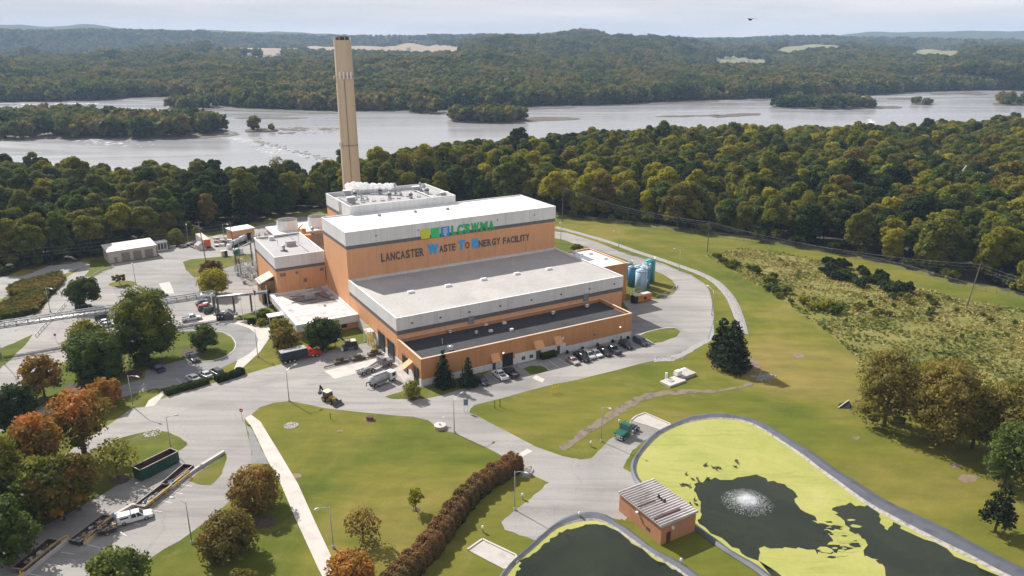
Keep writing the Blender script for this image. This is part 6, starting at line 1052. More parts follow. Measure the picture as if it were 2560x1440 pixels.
# ================================================================ vehicles
def wheels(o,xs_,yw,r_,w=.22,rimm=None):
    for x in xs_:
        for s in (-1,1):
            q=MB(); q.cyl(0,0,-w/2,w/2,r_,n=14); t=q.obj('wheel',black,o); t.location=(x,s*yw,r_); t.rotation_euler=(R(90),0,0); q=MB(); q.cyl(0,0,-w/2-.01,w/2+.01,r_*.58,n=10); q.obj('rim',rimm or steel,t)
def body(L_,Wd,hood,cab0,cab1,rear,hb,ht,z0=.28):
    """lower body with rounded nose and tail, plus glasshouse and roof; x is forward"""
    lo=MB(); xsn=[-L_/2,-L_/2+.12,-L_/2+.5,L_/2-.8,L_/2-.2,L_/2]; 
    prof=[(-L_/2,z0+.12),(-L_/2+.06,rear-.08),(-L_/2+.25,rear),(cab0,rear if cab0<0 else hb),(cab0+.01,hb),(cab1,hb),(hood,hb-.04),(L_/2-.22,hb-.16),(L_/2-.02,hb-.36),(L_/2,z0+.12),(L_/2-.15,z0),(-L_/2+.15,z0)]
    n=len(prof); vs=[];k=[.88,1.,1.,.88]
    ys_=[-Wd/2*.93,-Wd/2,Wd/2,Wd/2*.93]
    for j,(y,kk) in enumerate(zip((-Wd/2*.9,-Wd/2,Wd/2,Wd/2*.9),(1,0,0,1))):
        vs+=[(x*(.985 if kk else .97 if abs(x)>L_/2-.3 else 1),y,z-(0.02 if kk==0 and z>hb-.5 else 0)) for x,z in prof]
    ordr=[1,0,3,2]
    vs=[]
    for y,sc_,dz in ((-Wd/2,.975,-.05),(-Wd/2+.14,1,0),(Wd/2-.14,1,0),(Wd/2,.975,-.05)): vs+=[(x*sc_,y,z+(dz if z>hb-.6 else 0)) for x,z in prof]
    fs=[tuple(range(n)),tuple(range(4*n-1,3*n-1,-1))]
    for j in range(3): fs+=[(j*n+i,(j+1)*n+i,(j+1)*n+(i+1)%n,j*n+(i+1)%n) for i in range(n)]
    return lo.add(vs,fs)
def cabin(x0,x1,x2,x3,Wd,zb,zt):
    """glass from base x0..x3 to roof x1..x2"""
    w0,w1=Wd/2-.06,Wd/2-.24; g=MB().add([(x0,-w0,zb),(x3,-w0,zb),(x3,w0,zb),(x0,w0,zb),(x1,-w1,zt),(x2,-w1,zt),(x2,w1,zt),(x1,w1,zt)],[(4,5,6,7),(0,1,5,4),(1,2,6,5),(2,3,7,6),(3,0,4,7)])
    r_=MB().box(x1-.05,x2+.05,-w1-.02,w1+.02,zt-.02,zt+.06,0,top=(x1+.08,x2-.08,-w1+.08,w1-.08)); pil=MB()
    for xa,xb in ((x0,x1),(x3,x2),((x0+x3)/2,(x1+x2)/2)):
        for s in(-1,1): pil.bar((xa,s*(w0+.01),zb),(xb,s*(w1+.01),zt),.09)
    return g,r_,pil
def paint(nm,c): return M('paint_'+nm,c,.28,.02,.3)
def car(kind,px,py,hd_,pm,label,group=None):
    """kinds: sedan, suv, van, pickup, crew, cap"""
    P=at(px,py,.7); P.z=0; cat={'sedan':'car','suv':'car','van':'car'}.get(kind,'pickup truck'); o=E({'sedan':'parked_car','suv':'parked_suv','van':'minivan'}.get(kind,'pickup_truck'),label,cat,P,hd_,group)
    if kind=='sedan': L_,Wd,hb,ht=4.7,1.8,.92,1.42; b=body(L_,Wd,1.0,-1.6,1.0,.95,hb,ht); g=cabin(-1.65,-1.0,.35,1.05,Wd,hb,ht)
    elif kind=='suv': L_,Wd,hb,ht=4.7,1.88,1.05,1.7; b=body(L_,Wd,1.2,-2.2,1.1,1.05,hb,ht); g=cabin(-2.25,-2.0,.45,1.15,Wd,hb,ht)
    elif kind=='van': L_,Wd,hb,ht=5.0,1.95,1.08,1.75; b=body(L_,Wd,1.6,-2.3,1.5,1.08,hb,ht); g=cabin(-2.4,-2.2,.7,1.65,Wd,hb,ht)
    else: L_,Wd,hb,ht=5.7,1.95,1.12,1.82; b=body(L_,Wd,1.5,-.6,1.45,1.0,hb,ht,.42); g=cabin(-.65,-.45,.75,1.4,Wd,hb,ht)
    b.obj('body',pm,o); gl=g[0].obj('window',glass,o); g[1].obj('cab_roof',pm,o); g[2].obj('pillar',pm,o)
    if kind in('pickup','crew'): MB().box(-2.7,-.75,-.75,.75,.96,1.02).obj('bed_floor',dsteel,o); b=MB(); b.ring(-2.82,-.68,-Wd/2,Wd/2,.95,1.22,.12); b.obj('bed_side',pm,o)
    if kind=='cap': g2=MB().box(-2.8,-.7,-Wd/2+.06,Wd/2-.06,1.0,1.72,0,top=(-2.72,-.7,-Wd/2+.2,Wd/2-.2)); g2.box(-2.74,-.68,-Wd/2+.2,Wd/2-.2,1.72,1.84); g2.obj('bed_cap',pm,o); MB().box(-2.3,-.95,-Wd/2+.07,Wd/2-.07,1.25,1.56).obj('cap_window',glass,o)
    r_=.34 if kind in('sedan',) else .38; wheels(o,(-L_*.31,L_*.31),Wd/2-.1,r_)
    for s in(-1,1): MB().box(L_/2-.16,L_/2-.0,s*(Wd/2-.3)-.16,s*(Wd/2-.3)+.16,hb-.42,hb-.24).obj('headlight',chrome,o); MB().box(-L_/2-.02,-L_/2+.06,s*(Wd/2-.22)-.1,s*(Wd/2-.22)+.1,.75,.95).obj('tail_light',redp,o)
    MB().box(L_/2-.02,L_/2+.06,-Wd/2+.15,Wd/2-.15,.3,.5).obj('bumper',dsteel,o); return o
wt=paint('white',(.72,.72,.72)); sv=paint('silver',(.42,.42,.43)); bk=paint('black',(.012,.012,.014)); dg=paint('charcoal',(.06,.06,.065)); nv=paint('navy',(.015,.025,.06)); rd=paint('red',(.3,.015,.02)); dgreen=paint('dark_green',(.012,.06,.035)); rose=paint('rose_silver',(.42,.33,.32)); slate=paint('slate_blue',(.04,.05,.075))
HF=ANG-math.pi/2; G1='cars parked in front of the annex'
for k,x,y,c_,l_ in [('sedan',1432,900,rose,'rose silver sedan at the left end of the long parking row'),('crew',1455,892,bk,'black pickup beside the rose silver sedan'),('suv',1472,887,sv,'silver wagon right of the black pickup'),('sedan',1489,882,wt,'whitish sedan in the middle of the long parking row'),('suv',1511,879,bk,'black car right of the whitish sedan'),('crew',1533,874,dg,'dark pickup with silver grey tail, third from the right'),('suv',1565,862,bk,'black car where two people stand, second from the right'),('van',1601,853,slate,'dark slate blue minivan at the right end of the row')]: car(k,x,y,HF+(math.pi if c_ is dg else 0),c_,l_,G1)
for k,x,y,c_,l_,fl in [('sedan',1206,950,nv,'navy car half hidden behind the right conifer',0),('crew',1250,937,wt,'white pickup with its bed toward the road beside the dock door',1),('crew',1277,931,bk,'black pickup with a red tail light beside the white pickup',1)]: car(k,x,y,HF+math.pi*fl,c_,l_,G1)
h1=heading((470,882),(496,905)); h2=heading((380,915),(405,930)); h3=heading((472,935),(495,948)); G2='cars parked in the loop lot'
car('crew',393,919,h2,nv,'dark blue pickup under the shade of the big tree',G2); car('crew',483,893,h1,dg,'charcoal pickup at the edge of the teardrop lawn',G2); car('sedan',482,943,h3+math.pi,wt,'white sedan left of the silver one behind the hedge',G2); car('sedan',513,935,h3+math.pi,sv,'silver sedan in the middle of three behind the hedge',G2); car('suv',541,929,h3+math.pi,dg,'dark hatchback right of the silver sedan',G2)
h4=heading((460,800),(500,793)); G3='cars parked in the upper lot'
car('crew',478,795,h4,wt,'white pickup with dark open bed beside the sidewalk',G3); car('sedan',508,756,h4,dg,'dark car at the back of the group under the pipe bridge',G3); car('sedan',517,762,h4,wt,'white car behind the red one under the pipe bridge',G3); car('suv',514,769,h4,rd,'red car under the pipe bridge',G3); car('suv',528,775,h4,dgreen,'dark green car under the pipe bridge',G3)
for x,y,c_,l_ in ((208,766,bk,'black car in the shade of the dark tree at upper left'),(262,784,wt,'white car under the pipe bridge left of the big tree'),(258,793,bk,'black car between white ones left of the big tree'),(264,804,wt,'white car in front of the black one left of the big tree'),(270,811,wt,'white car closest to the paired trees'),(391,731,bk,'black car behind the top of the big tree'),(401,738,dg,'charcoal car behind the top of the big tree')): car('suv' if c_ is bk else 'sedan',x,y,h4,c_,l_,G3)
hp_=heading((295,1306),(378,1284)); pk=car('cap',337,1292,hp_,wt,'white pickup with a bed cap parked beside the container bays'); 
o=E('utility_trailer','small cage trailer loaded with junk behind the white pickup','trailer',at(272,1330),hp_); b=MB(); b.box(-1.6,1.4,-.85,.85,.5,.6); b.bar((1.4,0,.55),(3.1,0,.6),.1); b.obj('deck',rust,o); b=MB(); [b.bar((x,y,.6),(x,y,1.3),.06) for x in np.linspace(-1.6,1.4,6) for y in(-.85,.85)]; [b.bar((-1.6,y,z),(1.4,y,z),.06) for y in(-.85,.85) for z in(.95,1.3)]; [b.bar((-1.6,y,.6),(-1.7,y,1.7),.05) for y in np.linspace(-.85,.85,5)]; b.bar((-1.7,-.85,1.7),(-1.7,.85,1.7),.06); b.obj('cage',dsteel,o); wheels(o,(-.2,),.98,.33)
b=MB(); rg=random.Random(4)
for k in range(34): x,y=rg.uniform(-1.4,1.2),rg.uniform(-.7,.7); s=rg.uniform(.1,.35); z=.6+rg.uniform(0,.5); b.box(x-s,x+s,y-s*.5,y+s*.5,z,z+s*.8,k%3)
q=b.obj('junk_load',cw); q.location=o.location; q.rotation_euler=o.rotation_euler; tag(q,'heap of junk loaded on the small cage trailer','junk',kind='stuff')
def truckcab(o,x0,pm,L_=2.2,Wd=2.3,hood=1.7,zt=2.8):
    b=MB(); b.side([(x0,.75),(x0,1.75),(x0+L_-.2,1.75),(x0+L_+hood-.15,1.55),(x0+L_+hood,1.35),(x0+L_+hood,.65),(x0+L_+hood-1.4,.65),(x0+L_-.3,.75)],-Wd/2+.12,Wd/2-.12); b.side([(x0,1.75),(x0,zt),(x0+L_-.75,zt),(x0+L_-.3,1.75)],-Wd/2+.08,Wd/2-.08,0); b.obj('cab',pm,o)
    MB().add([(x0+L_-.74,-Wd/2+.2,zt-.1),(x0+L_-.74,Wd/2-.2,zt-.1),(x0+L_-.27,Wd/2-.2,1.8),(x0+L_-.27,-Wd/2+.2,1.8)],[(0,1,2,3)]).obj('windscreen',glass,o,fix=False)
    b=MB(); [b.box(x0+.35,x0+L_-.85,s*(Wd/2-.07)-.02,s*(Wd/2-.07)+.02,1.85,zt-.2) for s in(-1,1)]; b.obj('side_window',glass,o); MB().box(x0+L_+hood,x0+L_+hood+.08,-.55,.55,.75,1.4).obj('grille',chrome,o); MB().box(x0+L_+hood-.1,x0+L_+hood+.2,-Wd/2+.05,Wd/2-.05,.45,.7).obj('bumper',chrome,o)
    for s in(-1,1): MB().box(x0+L_+hood-.25,x0+L_+hood+.02,s*(Wd/2-.35)-.15,s*(Wd/2-.35)+.15,.9,1.15).obj('headlight',white2,o); MB().tube([(x0-.15,s*(Wd/2-.35),.9),(x0-.15,s*(Wd/2-.35),3.1)],.08,6).obj('exhaust_stack',chrome,o)
def chassis(o,a,b_,m=None): q=MB(); q.box(a,b_,-.5,-.35,.7,1.); q.box(a,b_,.35,.5,.7,1.); [q.box(x,x+.15,-.35,.35,.72,.95) for x in np.arange(a+.2,b_,1.2)]; q.obj('chassis',m or dsteel,o)
hr=heading((706,902),(785,884)); o=E('roll_off_truck','red cab truck carrying a black covered container beside the lawn','truck',at(748,899),hr); chassis(o,-5,4); truckcab(o,2.3,redp,1.8,2.4,1.7,2.75); b=MB(); b.box(-4.9,2.,-1.2,1.2,1.15,3.2); [b.box(x,x+.12,-1.28,1.28,1.2,3.15) for x in np.arange(-4.7,2,.75)]; q=b.obj('container_body',navy,o); b=MB(); b.box(-4.85,1.95,-1.15,1.15,3.2,3.3); [b.box(x,x+.08,-1.15,1.15,3.3,3.38) for x in np.arange(-4.6,1.9,.7)]; b.obj('tarpaulin_cover',M('tarp_grey',(.3,.32,.34),.6,.1,1),o); wheels(o,(-4,-2.8,-1.6,4.6),1.,.5,.35)
hg=heading((905,938),(975,912)); o=E('hook_lift_truck','bare grey roll-off truck with empty hoist rails at the loading apron','truck',at(935,925),hg); chassis(o,-5,3.5,steel); b=MB(); b.bar((-5.3,-.45,1.35),(1.6,-.45,1.25),.22); b.bar((-5.3,.45,1.35),(1.6,.45,1.25),.22); b.bar((-3,0,1.3),(1.5,0,1.9),.25); b.tube([(-1.5,0,1.5),(1.6,0,2.2)],.16,8); b.obj('hoist',steel,o); truckcab(o,2.0,M('paint_grey_cab',(.2,.2,.21),.35),1.9,2.4,1.8,2.8); b=MB(); b.bar((1.8,-1,1),(1.8,-1,3.2),.12); b.bar((1.8,1,1),(1.8,1,3.2),.12); b.bar((1.8,-1,3.2),(1.8,1,3.2),.12); b.obj('headache_rack',steel,o); MB().box(-1,.6,.7,1.2,.6,1.1).obj('fuel_tank',white2,o); wheels(o,(-4,-2.7,-1.,4.4),1.,.5,.35)
hv=heading((932,968),(990,946)); o=E('vacuum_truck','white cab truck with grey ribbed tank body in front of the annex corner','truck',at(958,958),hv); chassis(o,-3.8,3); b=MB(); b.tube([(-3.6,0,1.9),(1.2,0,1.9)],1.05,16); [b.tube([(x,0,1.9),(x+.1,0,1.9)],1.12,16) for x in (-3.5,-2.3,-1.1,.1,1.1)]; b.obj('tank',M('tank_grey_white',(.45,.45,.46),.5,.1,1),o,True); MB().box(-3.,.9,-.5,.5,2.85,3.1).obj('top_walkway',steel,o); b=MB(); b.box(1.6,3.5,-1.1,1.1,.7,2.6,0,top=(1.65,3.2,-1.,1.)); b.obj('cab',wt,o); MB().add([(3.29,-.95,2.45),(3.29,.95,2.45),(3.53,.98,1.5),(3.53,-.98,1.5)],[(0,3,2,1)]).obj('windscreen',glass,o,fix=False); MB().box(2.1,3.,-1.11,1.11,1.5,2.3).obj('side_window',glass,o); b=MB(); b.tube([(-3.7,0,1.5),(-4.5,.4,1.5),(-4.6,.5,.6)],.16,8); b.obj('hose',black,o); MB().box(-2.6,.5,-1.15,1.15,.55,.95).obj('side_locker',steel,o); wheels(o,(-2.9,-1.7,2.5),.98,.48,.32)
ht_=heading((1590,1072),(1552,1098)); o=E('tractor_unit','green truck tractor unit without trailer on the gravel turnout','truck',at(1567,1086),ht_); gp_=M('paint_bottle_green',(.008,.095,.06),.3,.03); chassis(o,-3.4,2.5); truckcab(o,-.2,gp_,1.9,2.4,1.7,2.75); MB().box(-2.9,-1.2,-.55,.55,1.,1.2).obj('fifth_wheel',black,o); b=MB(); [b.box(x-.65,x+.65,s*.98-.25,s*.98+.25,1.02,1.08) for x in() for s in(-1,1)]; wheels(o,(-2.8,-1.5,2.6),.98,.5,.34); MB().box(-.9,.5,.75,1.2,.5,1.).obj('fuel_tank',chrome,o)
# backhoe
hb_=heading((815,990),(858,1010)); o=E('backhoe_loader','yellow and black backhoe loader on the road above the triangular lawn','backhoe',at(824,1004),hb_); ym=M('machine_yellow',(.4,.26,.03),.4,.08)
b=MB(); b.box(-1.4,.3,-.6,.6,.6,1.15); b.side([(.3,.7),(.3,1.65),(2.,1.45),(2.1,.7)],-.45,.45); b.obj('body',ym,o); b=MB(); b.box(-1.25,.3,-.75,.75,1.1,2.5,0,top=(-1.15,.15,-.68,.68)); b.obj('cab_glass',glass,o); MB().box(-1.4,.4,-.85,.85,2.5,2.65).obj('cab_roof',M('roof_cream',(.6,.52,.35)),o); b=MB(); [b.bar((x,y,1.1),(x*.95,y*.92,2.5),.1) for x in(-1.28,.32) for y in(-.78,.78)]; b.obj('cab_frame',black,o)
b=MB(); [b.bar((1.,s*.7,1.3),(3.,s*.7,.6),.2) for s in(-1,1)]; b.obj('loader_arm',black,o); b=MB(); b.side([(2.9,.1),(3.9,.1),(3.95,.25),(3.15,.45),(2.95,1.1),(2.85,1.05)],-1.2,1.2); b.obj('loader_bucket',dsteel,o)
b=MB(); b.bar((-1.6,0,.9),(-2.6,0,2.6),.3); b.bar((-2.6,0,2.6),(-3.2,0,3.1),.3); b.bar((-3.2,0,3.1),(-3.5,0,1.4),.25); b.obj('dipper_arm',black,o); MB().side([(-3.8,1.5),(-3.2,1.5),(-3.1,.9),(-3.6,.8),(-3.9,1.1)],-.35,.35).obj('digging_bucket',dsteel,o); wheels(o,(-.9,),.85,.72,.45,ym); wheels(o,(1.6,),.8,.48,.35,ym)
# excavator / material handler
he=heading((900,860),(845,868)); o=E('wheeled_excavator','black wheeled excavator with white cab roof and bent boom beside the loading doors','excavator',at(875,873),he); b=MB(); b.box(-2.2,2.,-1.1,1.1,.7,1.2); b.obj('undercarriage',dsteel,o); b=MB(); b.box(-1.9,.4,-1.2,1.2,1.25,2.4,0,top=(-1.8,.3,-1.1,1.1)); b.obj('engine_house',black,o); MB().box(-1.7,-.3,-1.,1.,2.42,2.6).obj('engine_cover',M('cover_cream',(.5,.46,.38)),o); MB().box(.2,1.5,.2,1.2,1.25,2.9,0,top=(.25,1.3,.25,1.1)).obj('operator_cab',glass,o); MB().box(.15,1.5,.15,1.2,2.9,3.05).obj('cab_roof',concl,o); MB().box(-1.95,-1.9,-.8,.8,1.5,2.1).obj('warning_panel',M('warn_orange',(.6,.25,.03)),o)
b=MB(); b.bar((.5,-.4,1.8),(2.6,-.4,3.9),.4); b.bar((2.6,-.4,3.9),(5.4,-.4,3.6),.32); b.obj('boom',black,o); MB().bar((5.4,-.4,3.6),(6.4,-.4,1.2),.28).obj('dipper_arm',black,o); MB().side([(5.9,1.3),(6.8,1.3),(7.,.5),(6.4,.0),(5.8,.5)],-.8,.0).obj('grapple',dsteel,o); b=MB(); b.box(2.,2.5,-1.2,1.2,.2,.9); b.obj('dozer_blade',white2,o); wheels(o,(-1.5,1.3),.95,.5,.4,dsteel)
# people beside the black car
skin=M('skin',(.45,.28,.2),.6,.02)
def person(px,py,hd_,top,label,zs=1.75):
    o=E('person',label,'person',at(px,py),hd_); s=zs/1.75
    J={'pel':(0,0,.95,.15),'che':(0,0,1.3,.17),'nck':(0,0,1.5,.07),'hd0':(0.01,0,1.6,.09),'hd1':(.01,0,1.7,.085)}
    vs=[];rs=[];ed=[]
    def v(p,r_): vs.append(Vector(p[:3])*s); rs.append(r_*s); return len(vs)-1
    pe=v((0,0,.95),.14);ab=v((0,0,1.12),.13);ch=v((0,0,1.34),.16);nk=v((0,0,1.48),.06);h0=v((.01,0,1.58),.085);h1=v((.01,0,1.68),.085); ed+=[(pe,ab),(ab,ch),(ch,nk),(nk,h0),(h0,h1)]
    for q in(-1,1):
        a=v((0,q*.2,1.4),.06);b_=v((.03,q*.27,1.14),.045);c_=v((.14,q*.25,.92),.032);d_=v((.18,q*.24,.84),.03); ed+=[(ch,a),(a,b_),(b_,c_),(c_,d_)]
        e=v((0,q*.1,.82),.1);f_=v((.02,q*.11,.48),.065);g2=v((0,q*.12,.1),.045);k=v((.15,q*.13,.05),.04); ed+=[(pe,e),(e,f_),(f_,g2),(g2,k)]
    me=bpy.data.meshes.new('body'); me.from_pydata(vs,ed,[]); bo=obj('body',me,o,top); bo.modifiers.new('s','SKIN'); 
    for i,r_ in enumerate(rs): bo.data.skin_vertices[0].data[i].radius=(r_,r_)
    bo.data.skin_vertices[0].data[0].use_root=True; bo.modifiers.new('u','SUBSURF').levels=1
    b=MB(); b.cyl(0,0,1.68*s,1.78*s,.095*s,.05*s,8); q_=b.obj('hair',black,o,True); return o
person(1543,857,HF,white,'person in a white shirt standing by the black car at the wall'); person(1552,853,HF,dg,'person in dark clothes standing right of the one in white')
# bird in the sky
o=E('bird','dark bird gliding with spread wings above the far hills','bird',Vector(ray(1876,49))*120+Vector((0,0,H)),R(20)); b=MB(); b.tube([(0,-.45,0),(0,-.1,-.03),(0,.3,0),(0,.5,.03)],[.05,.13,.11,.03],8); b.obj('body',black,o,True)
for s,nm in((-1,'wing'),(1,'wing')): q=MB(); q.add([(0,-.2,.03),(s*.45,-.28,.22),(s*1.2,-.1,.1),(s*1.15,.02,.1),(s*.45,.12,.22),(0,.22,.03)],[(0,1,4,5),(1,2,3,4)]); q.obj(nm,M('bird_brown',(.06,.05,.045)),o,fix=False)
# leaning dead mast in the right wood
a=at(2398,440,0); o=E('antenna_mast','thin leaning dark mast with pale collar above the right wood','mast',(196.,352.,0)); 
def crosspt(px,py,y): d=ray(px,py); t=y/d[1]; return Vector((d[0]*t,y,H+d[2]*t))
m0,m1=crosspt(2398,438,330.),crosspt(2466,352,330.); o.location=(m0.x,m0.y,0); r0=m0-Vector((m0.x,m0.y,0)); MB().tube([(-4,0,4),r0,m1-Vector((m0.x,m0.y,0))],[.3,.22,.1],6).obj('shaft',black,o); MB().tube([r0.lerp(m1-o.location,.12),r0.lerp(m1-o.location,.28)],.33,6).obj('collar',concl,o)
# ================================================================ planted trees
T=tree
T(372,903,716,162,'top','largest tree, round green crown yellowing at the top, left of the curved drive',z0=.0,top=.5,lobes=38,leaf=.42,name='maple_tree')
T(228,915,795,112,'top','green tree with golden top behind its paired twin at the left road',z0=.0,top=.6,name='maple_tree'); T(248,948,822,142,'mid','dense mid green tree in front of the golden topped one',z0=.0,top=.3,lobes=32,name='maple_tree')
T(213,768,690,90,'dark','dark green spreading tree at the edge of the upper lot',z0=.15,name='oak_tree')
T(112,992,884,104,'orange','red orange tree between the paired green trees and the left road',z0=.12,dens=.85,core=.6,name='red_maple',leaf=.5)
T(264,1014,946,100,'orange','bright orange tree just behind the tall turning tree',z0=.15,dens=.9,core=.6,name='red_maple',leaf=.5)
T(44,1085,958,124,'dark','dark green glossy tree at the left edge above the orange ones',z0=.1,top=.3,lobes=28,name='oak_tree')
T(214,1148,975,150,'mixed','tall tree with visible trunk, green crown turning orange at the top',z0=.3,top=.9,core=.5,dens=.8,lobes=24,tr=.5,limbs=9,name='maple_tree')
T(105,1225,1030,140,'mixed','orange topped tree left of the tall turning tree',z0=.2,top=.9,core=.55,lobes=24,name='maple_tree'); T(28,1290,1085,130,'green','yellow green tree at the left edge below the orange ones',z0=.15,top=.7,lobes=26,name='maple_tree')
T(160,1300,1140,140,'mixed','shaded turning tree above the container lane',z0=.15,core=.6,name='maple_tree',top=-.2); T(60,1330,1200,130,'mid','dark shaded tree in the bottom left grove',z0=.05,name='oak_tree'); T(118,1300,1135,150,'green','yellow green tree in the middle of the bottom left grove',z0=.05,top=.5,lobes=28,name='maple_tree'); T(30,1415,1235,140,'mid','dark green tree at the bottom left corner beside the lane',z0=.05,name='oak_tree'); T(200,1275,1125,112,'mixed','turning tree at the right of the bottom left grove',z0=.1,core=.6,name='maple_tree'); T(-20,1360,1180,110,'dark','dark tree cut by the left picture edge',z0=.1,name='oak_tree')
T(297,1198,1098,112,'olive','thin bare branched tree beside the tall turning tree',z0=.25,core=0,dens=.35,bare=7,limbs=12,name='bare_tree'); T(180,1245,1150,90,'russet','small russet tree in the shade between grove and lane',z0=.2,core=.4,dens=.6,name='bare_tree')
T(638,1268,1172,134,'russet','round burgundy and green crab tree beside the long sidewalk, upper of two',z0=.0,core=.6,leaf=.34,dens=1.,top=.3,name='crab_tree'); T(570,1388,1280,148,'russet','round golden russet crab tree beside the lamp, lower of two',z0=.0,core=.62,leaf=.34,top=.3,name='crab_tree')
T(300,1500,1378,160,'mid','dense green tree top cut by the bottom edge',z0=.1,leaf=.4,top=.3,lobes=26,name='oak_tree'); T(880,1495,1385,150,'orange','orange red tree top cut by the bottom edge beside the sidewalk',z0=.1,leaf=.4,name='red_maple'); T(608,1500,1428,110,'brown','brown shrub cut by the bottom edge right of the green tree',z0=.1,core=.3,dens=.5,name='shrub')
T(1040,1278,1218,40,'yellow','tiny yellow sapling in a mulch ring on the triangular lawn',z0=.25,core=0,dens=.9,leaf=.3,name='sapling'); T(908,1354,1270,96,'russet','greyish bare shrub on the triangular lawn',z0=.05,core=.25,dens=.5,leaf=.3,bare=6,limbs=12,name='shrub')
T(514,876,808,72,'mid','compact dark green bush tree in the teardrop lawn',z0=.02,top=.3,name='round_bush'); T(537,738,668,82,'yellow','yellow green round bush beside the substation',z0=.02,name='round_bush'); T(530,700,648,56,'purple','purple brown bush behind the yellow green one',z0=.05,name='round_bush')
T(704,846,795,72,'olive','pale olive tree at the left corner of the office wing',z0=.1,core=.5,dens=.7,name='office_tree'); T(714,884,818,74,'mixed','olive tree with orange base directly behind the black container truck',z0=.08,core=.5,name='office_tree'); T(810,873,790,96,'dark','dark green round tree in front of the office wing',z0=.06,top=.2,name='office_tree'); T(662,800,772,44,'mid','low green bush in the flagpole bed',z0=0,name='round_bush'); T(655,813,795,30,'yellow','small bright bush at the front of the flagpole bed',z0=0,name='round_bush'); T(628,808,795,26,'dark','dark low shrub at the left of the flagpole bed',z0=0,name='round_bush'); T(1442,630,608,36,'russet','brown shrubs behind the white roof of the side annex',z0=0,core=.4,name='round_bush')
T(1110,966,876,54,'pine','taller dark conifer against the annex wall',z0=.02,shape='cone',lobes=30,core=.6,leaf=.36,name='conifer'); T(1170,964,893,50,'pine','shorter dark conifer right of the taller one at the annex wall',z0=.02,shape='cone',lobes=26,core=.6,leaf=.36,name='conifer')
T(1032,995,950,50,'olive','pale olive rounded shrub on the small lawn at the annex corner',z0=0,core=.4,leaf=.3,name='shrub'); T(1828,922,806,98,'pine','dark broad pine casting a shadow on the lawn right of the road bend',z0=.02,lobes=44,core=.55,leaf=.42,shape='pine',dens=1.1,name='pine_tree'); T(1802,900,797,72,'pine','slimmer dark pine touching the broad one on its left',z0=.02,lobes=34,core=.55,leaf=.42,shape='pine',dens=1.1,name='pine_tree')
T(2210,1065,868,160,'brown','large brown leaved tree, leftmost of the group at the right edge',z0=.03,core=.5,dens=.9,leaf=.34,lobes=34,top=.2,name='oak_tree',limbs=9); T(2345,1110,885,185,'brown','widest brown leaved tree in the middle of the right edge group',z0=.02,core=.5,dens=.9,leaf=.34,lobes=38,name='oak_tree',limbs=9,top=.2); T(2520,1150,945,170,'brown','brown leaved tree at the right edge of the picture',z0=.03,core=.5,dens=.9,leaf=.34,lobes=34,name='oak_tree',top=.2); T(2510,1215,1050,118,'mid','dark green tree below the brown trees at the right edge',z0=.03,lobes=28,core=.5,leaf=.36,name='oak_tree'); T(2290,1040,905,110,'olive','olive green tree between the two larger brown ones',z0=.1,core=.5,name='oak_tree'); T(2430,1120,960,120,'olive','olive brown tree filling the gap behind the right edge pine',z0=.1,core=.5,name='oak_tree')
T(2487,1330,1208,84,'pine','small open pine standing alone near the lower right edge',z0=.2,shape='pine',lobes=24,core=.3,leaf=.38,dens=.9,name='pine_tree'); T(2640,1300,1060,190,'brown','brown tree mostly outside the right edge',z0=.1,core=.5,name='oak_tree')
T(399,612,568,44,'brown','brownish orange small tree behind the white storage cabin',z0=.05,core=.5,name='small_tree'); T(440,611,570,42,'yellow','yellow green small tree right of the brownish one by the scrap yard',z0=.02,core=.6,name='small_tree'); T(492,596,564,24,'yellow','small yellow tree behind the tall dark pole',z0=.05,name='small_tree'); T(300,712,686,42,'olive','small flat topped tree on the round grass island',z0=.45,core=.5,name='small_tree',bare=2)
T(1640,640,600,1,'green','x') if False else None
for x,y,ty,w,k,l_ in [(1930,738,560,120,'yellow','yellow green tree glowing at the front of the right wood, left one'),(2080,700,560,80,'green','bright green young tree leaning out of the right wood')]: pass
T(1050,482,366,46,'brown','pale bare crowned tree standing above the wood right of the stack',z0=.5,core=0,dens=.25,bare=9,limbs=16,name='bare_tree',tr=.35); T(1012,488,372,40,'brown','bare grey tree just right of the stack above the wood',z0=.5,core=0,dens=.2,bare=9,limbs=16,name='bare_tree',tr=.35); T(700,500,388,44,'olive','thin crowned tree above the wood left of the stack',z0=.4,core=0,dens=.4,bare=7,limbs=14,name='bare_tree',tr=.35); T(2008,600,470,40,'olive','tall thin dead looking tree at the front of the right wood',z0=.6,core=0,dens=.2,bare=8,limbs=14,name='bare_tree',tr=.3)
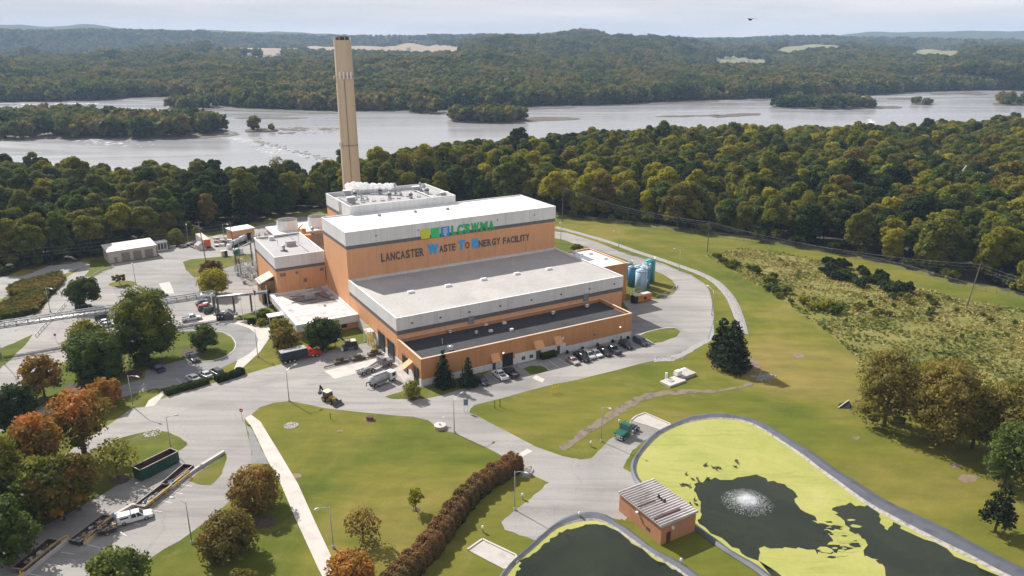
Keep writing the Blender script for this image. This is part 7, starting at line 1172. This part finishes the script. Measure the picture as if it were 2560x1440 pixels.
# hedges
def hedge(pts,w,h,kind,label,n=9000,leaf=.16,name='hedge',fill=None):
    q=[Vector((*p,0)) for p in pxpoly(pts,5,0,False)]; L=[0]
    for i in range(1,len(q)): L.append(L[-1]+(q[i]-q[i-1]).length)
    rg=np.random.default_rng(n); s=rg.uniform(0,L[-1],n); idx=np.clip(np.searchsorted(L,s)-1,0,len(q)-2); Q=np.array([p[:] for p in q]); La=np.array(L); t=((s-La[idx])/(La[idx+1]-La[idx]))[:,None]; P=Q[idx]*(1-t)+Q[idx+1]*t; D=Q[idx+1]-Q[idx]; D/=np.linalg.norm(D,axis=1)[:,None]; Nr=np.stack([-D[:,1],D[:,0],0*D[:,0]],1)
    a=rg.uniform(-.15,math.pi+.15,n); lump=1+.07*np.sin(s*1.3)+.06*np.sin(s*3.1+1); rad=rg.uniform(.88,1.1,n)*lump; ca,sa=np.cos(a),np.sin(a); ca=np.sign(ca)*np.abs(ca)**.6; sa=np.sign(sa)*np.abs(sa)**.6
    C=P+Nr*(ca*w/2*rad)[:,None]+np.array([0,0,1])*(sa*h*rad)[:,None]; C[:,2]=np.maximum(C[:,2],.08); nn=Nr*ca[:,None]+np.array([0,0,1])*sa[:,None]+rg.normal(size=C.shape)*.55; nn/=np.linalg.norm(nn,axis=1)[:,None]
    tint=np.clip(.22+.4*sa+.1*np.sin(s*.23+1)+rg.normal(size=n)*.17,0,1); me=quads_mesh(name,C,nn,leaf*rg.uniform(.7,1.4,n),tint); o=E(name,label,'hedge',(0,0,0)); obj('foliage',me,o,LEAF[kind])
    k=10; vs=[];fs=[]
    for i,p in enumerate(q):
        d=(q[min(i+1,len(q)-1)]-q[max(i-1,0)]).normalized(); nr=Vector((-d.y,d.x,0)); sl=L[i]; lm=(1+.07*math.sin(sl*1.3)+.06*math.sin(sl*3.1+1))*.86
        for j in range(k): a_=math.pi*j/(k-1); c_,s_=math.cos(a_),math.sin(a_); c_=math.copysign(abs(c_)**.6,c_); s_=abs(s_)**.6; vs.append(p+nr*(c_*w/2*lm)+Vector((0,0,s_*h*lm)))
        if i: fs+=[((i-1)*k+j,(i-1)*k+j+1,i*k+j+1,i*k+j) for j in range(k-1)]
    fs+=[tuple(range(k-1,-1,-1)),tuple(range(len(vs)-k,len(vs)))]; b=MB().add(vs,fs); b.obj('inner_branches',LEAF[fill or kind],o); return o
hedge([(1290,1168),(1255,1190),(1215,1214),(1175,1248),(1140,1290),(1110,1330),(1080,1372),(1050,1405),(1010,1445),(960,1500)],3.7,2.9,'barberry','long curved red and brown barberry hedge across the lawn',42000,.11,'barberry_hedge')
hedge([(414,987),(440,979),(470,971),(500,963),(519,957)],2.,1.3,'dark','clipped dark green hedge left of the gap along the main road',8000,.11); hedge([(540,955),(565,948),(590,940),(606,932)],2.,1.5,'dark','clipped dark green hedge right of the gap along the main road',8000,.11)
hedge([(1352,898),(1372,894),(1389,889)],1.4,1.5,'dark','low dark hedge under the annex awnings',2600,.1)
guard('timber_rail',[(403,977),(450,968),(520,948),(566,935)],'low dark timber barrier edging the loop lot behind the hedge','barrier',.45,3,wood,1,.35)
for i in range(5): x=1388+i*38; y=884-i*9.; T(x+30,y,y-5,7,'dark','small clipped shrub at the annex wall, number %s from the left'%['one','two','three','four','five'][i],z0=0,leaf=.2,name='wall_shrub')
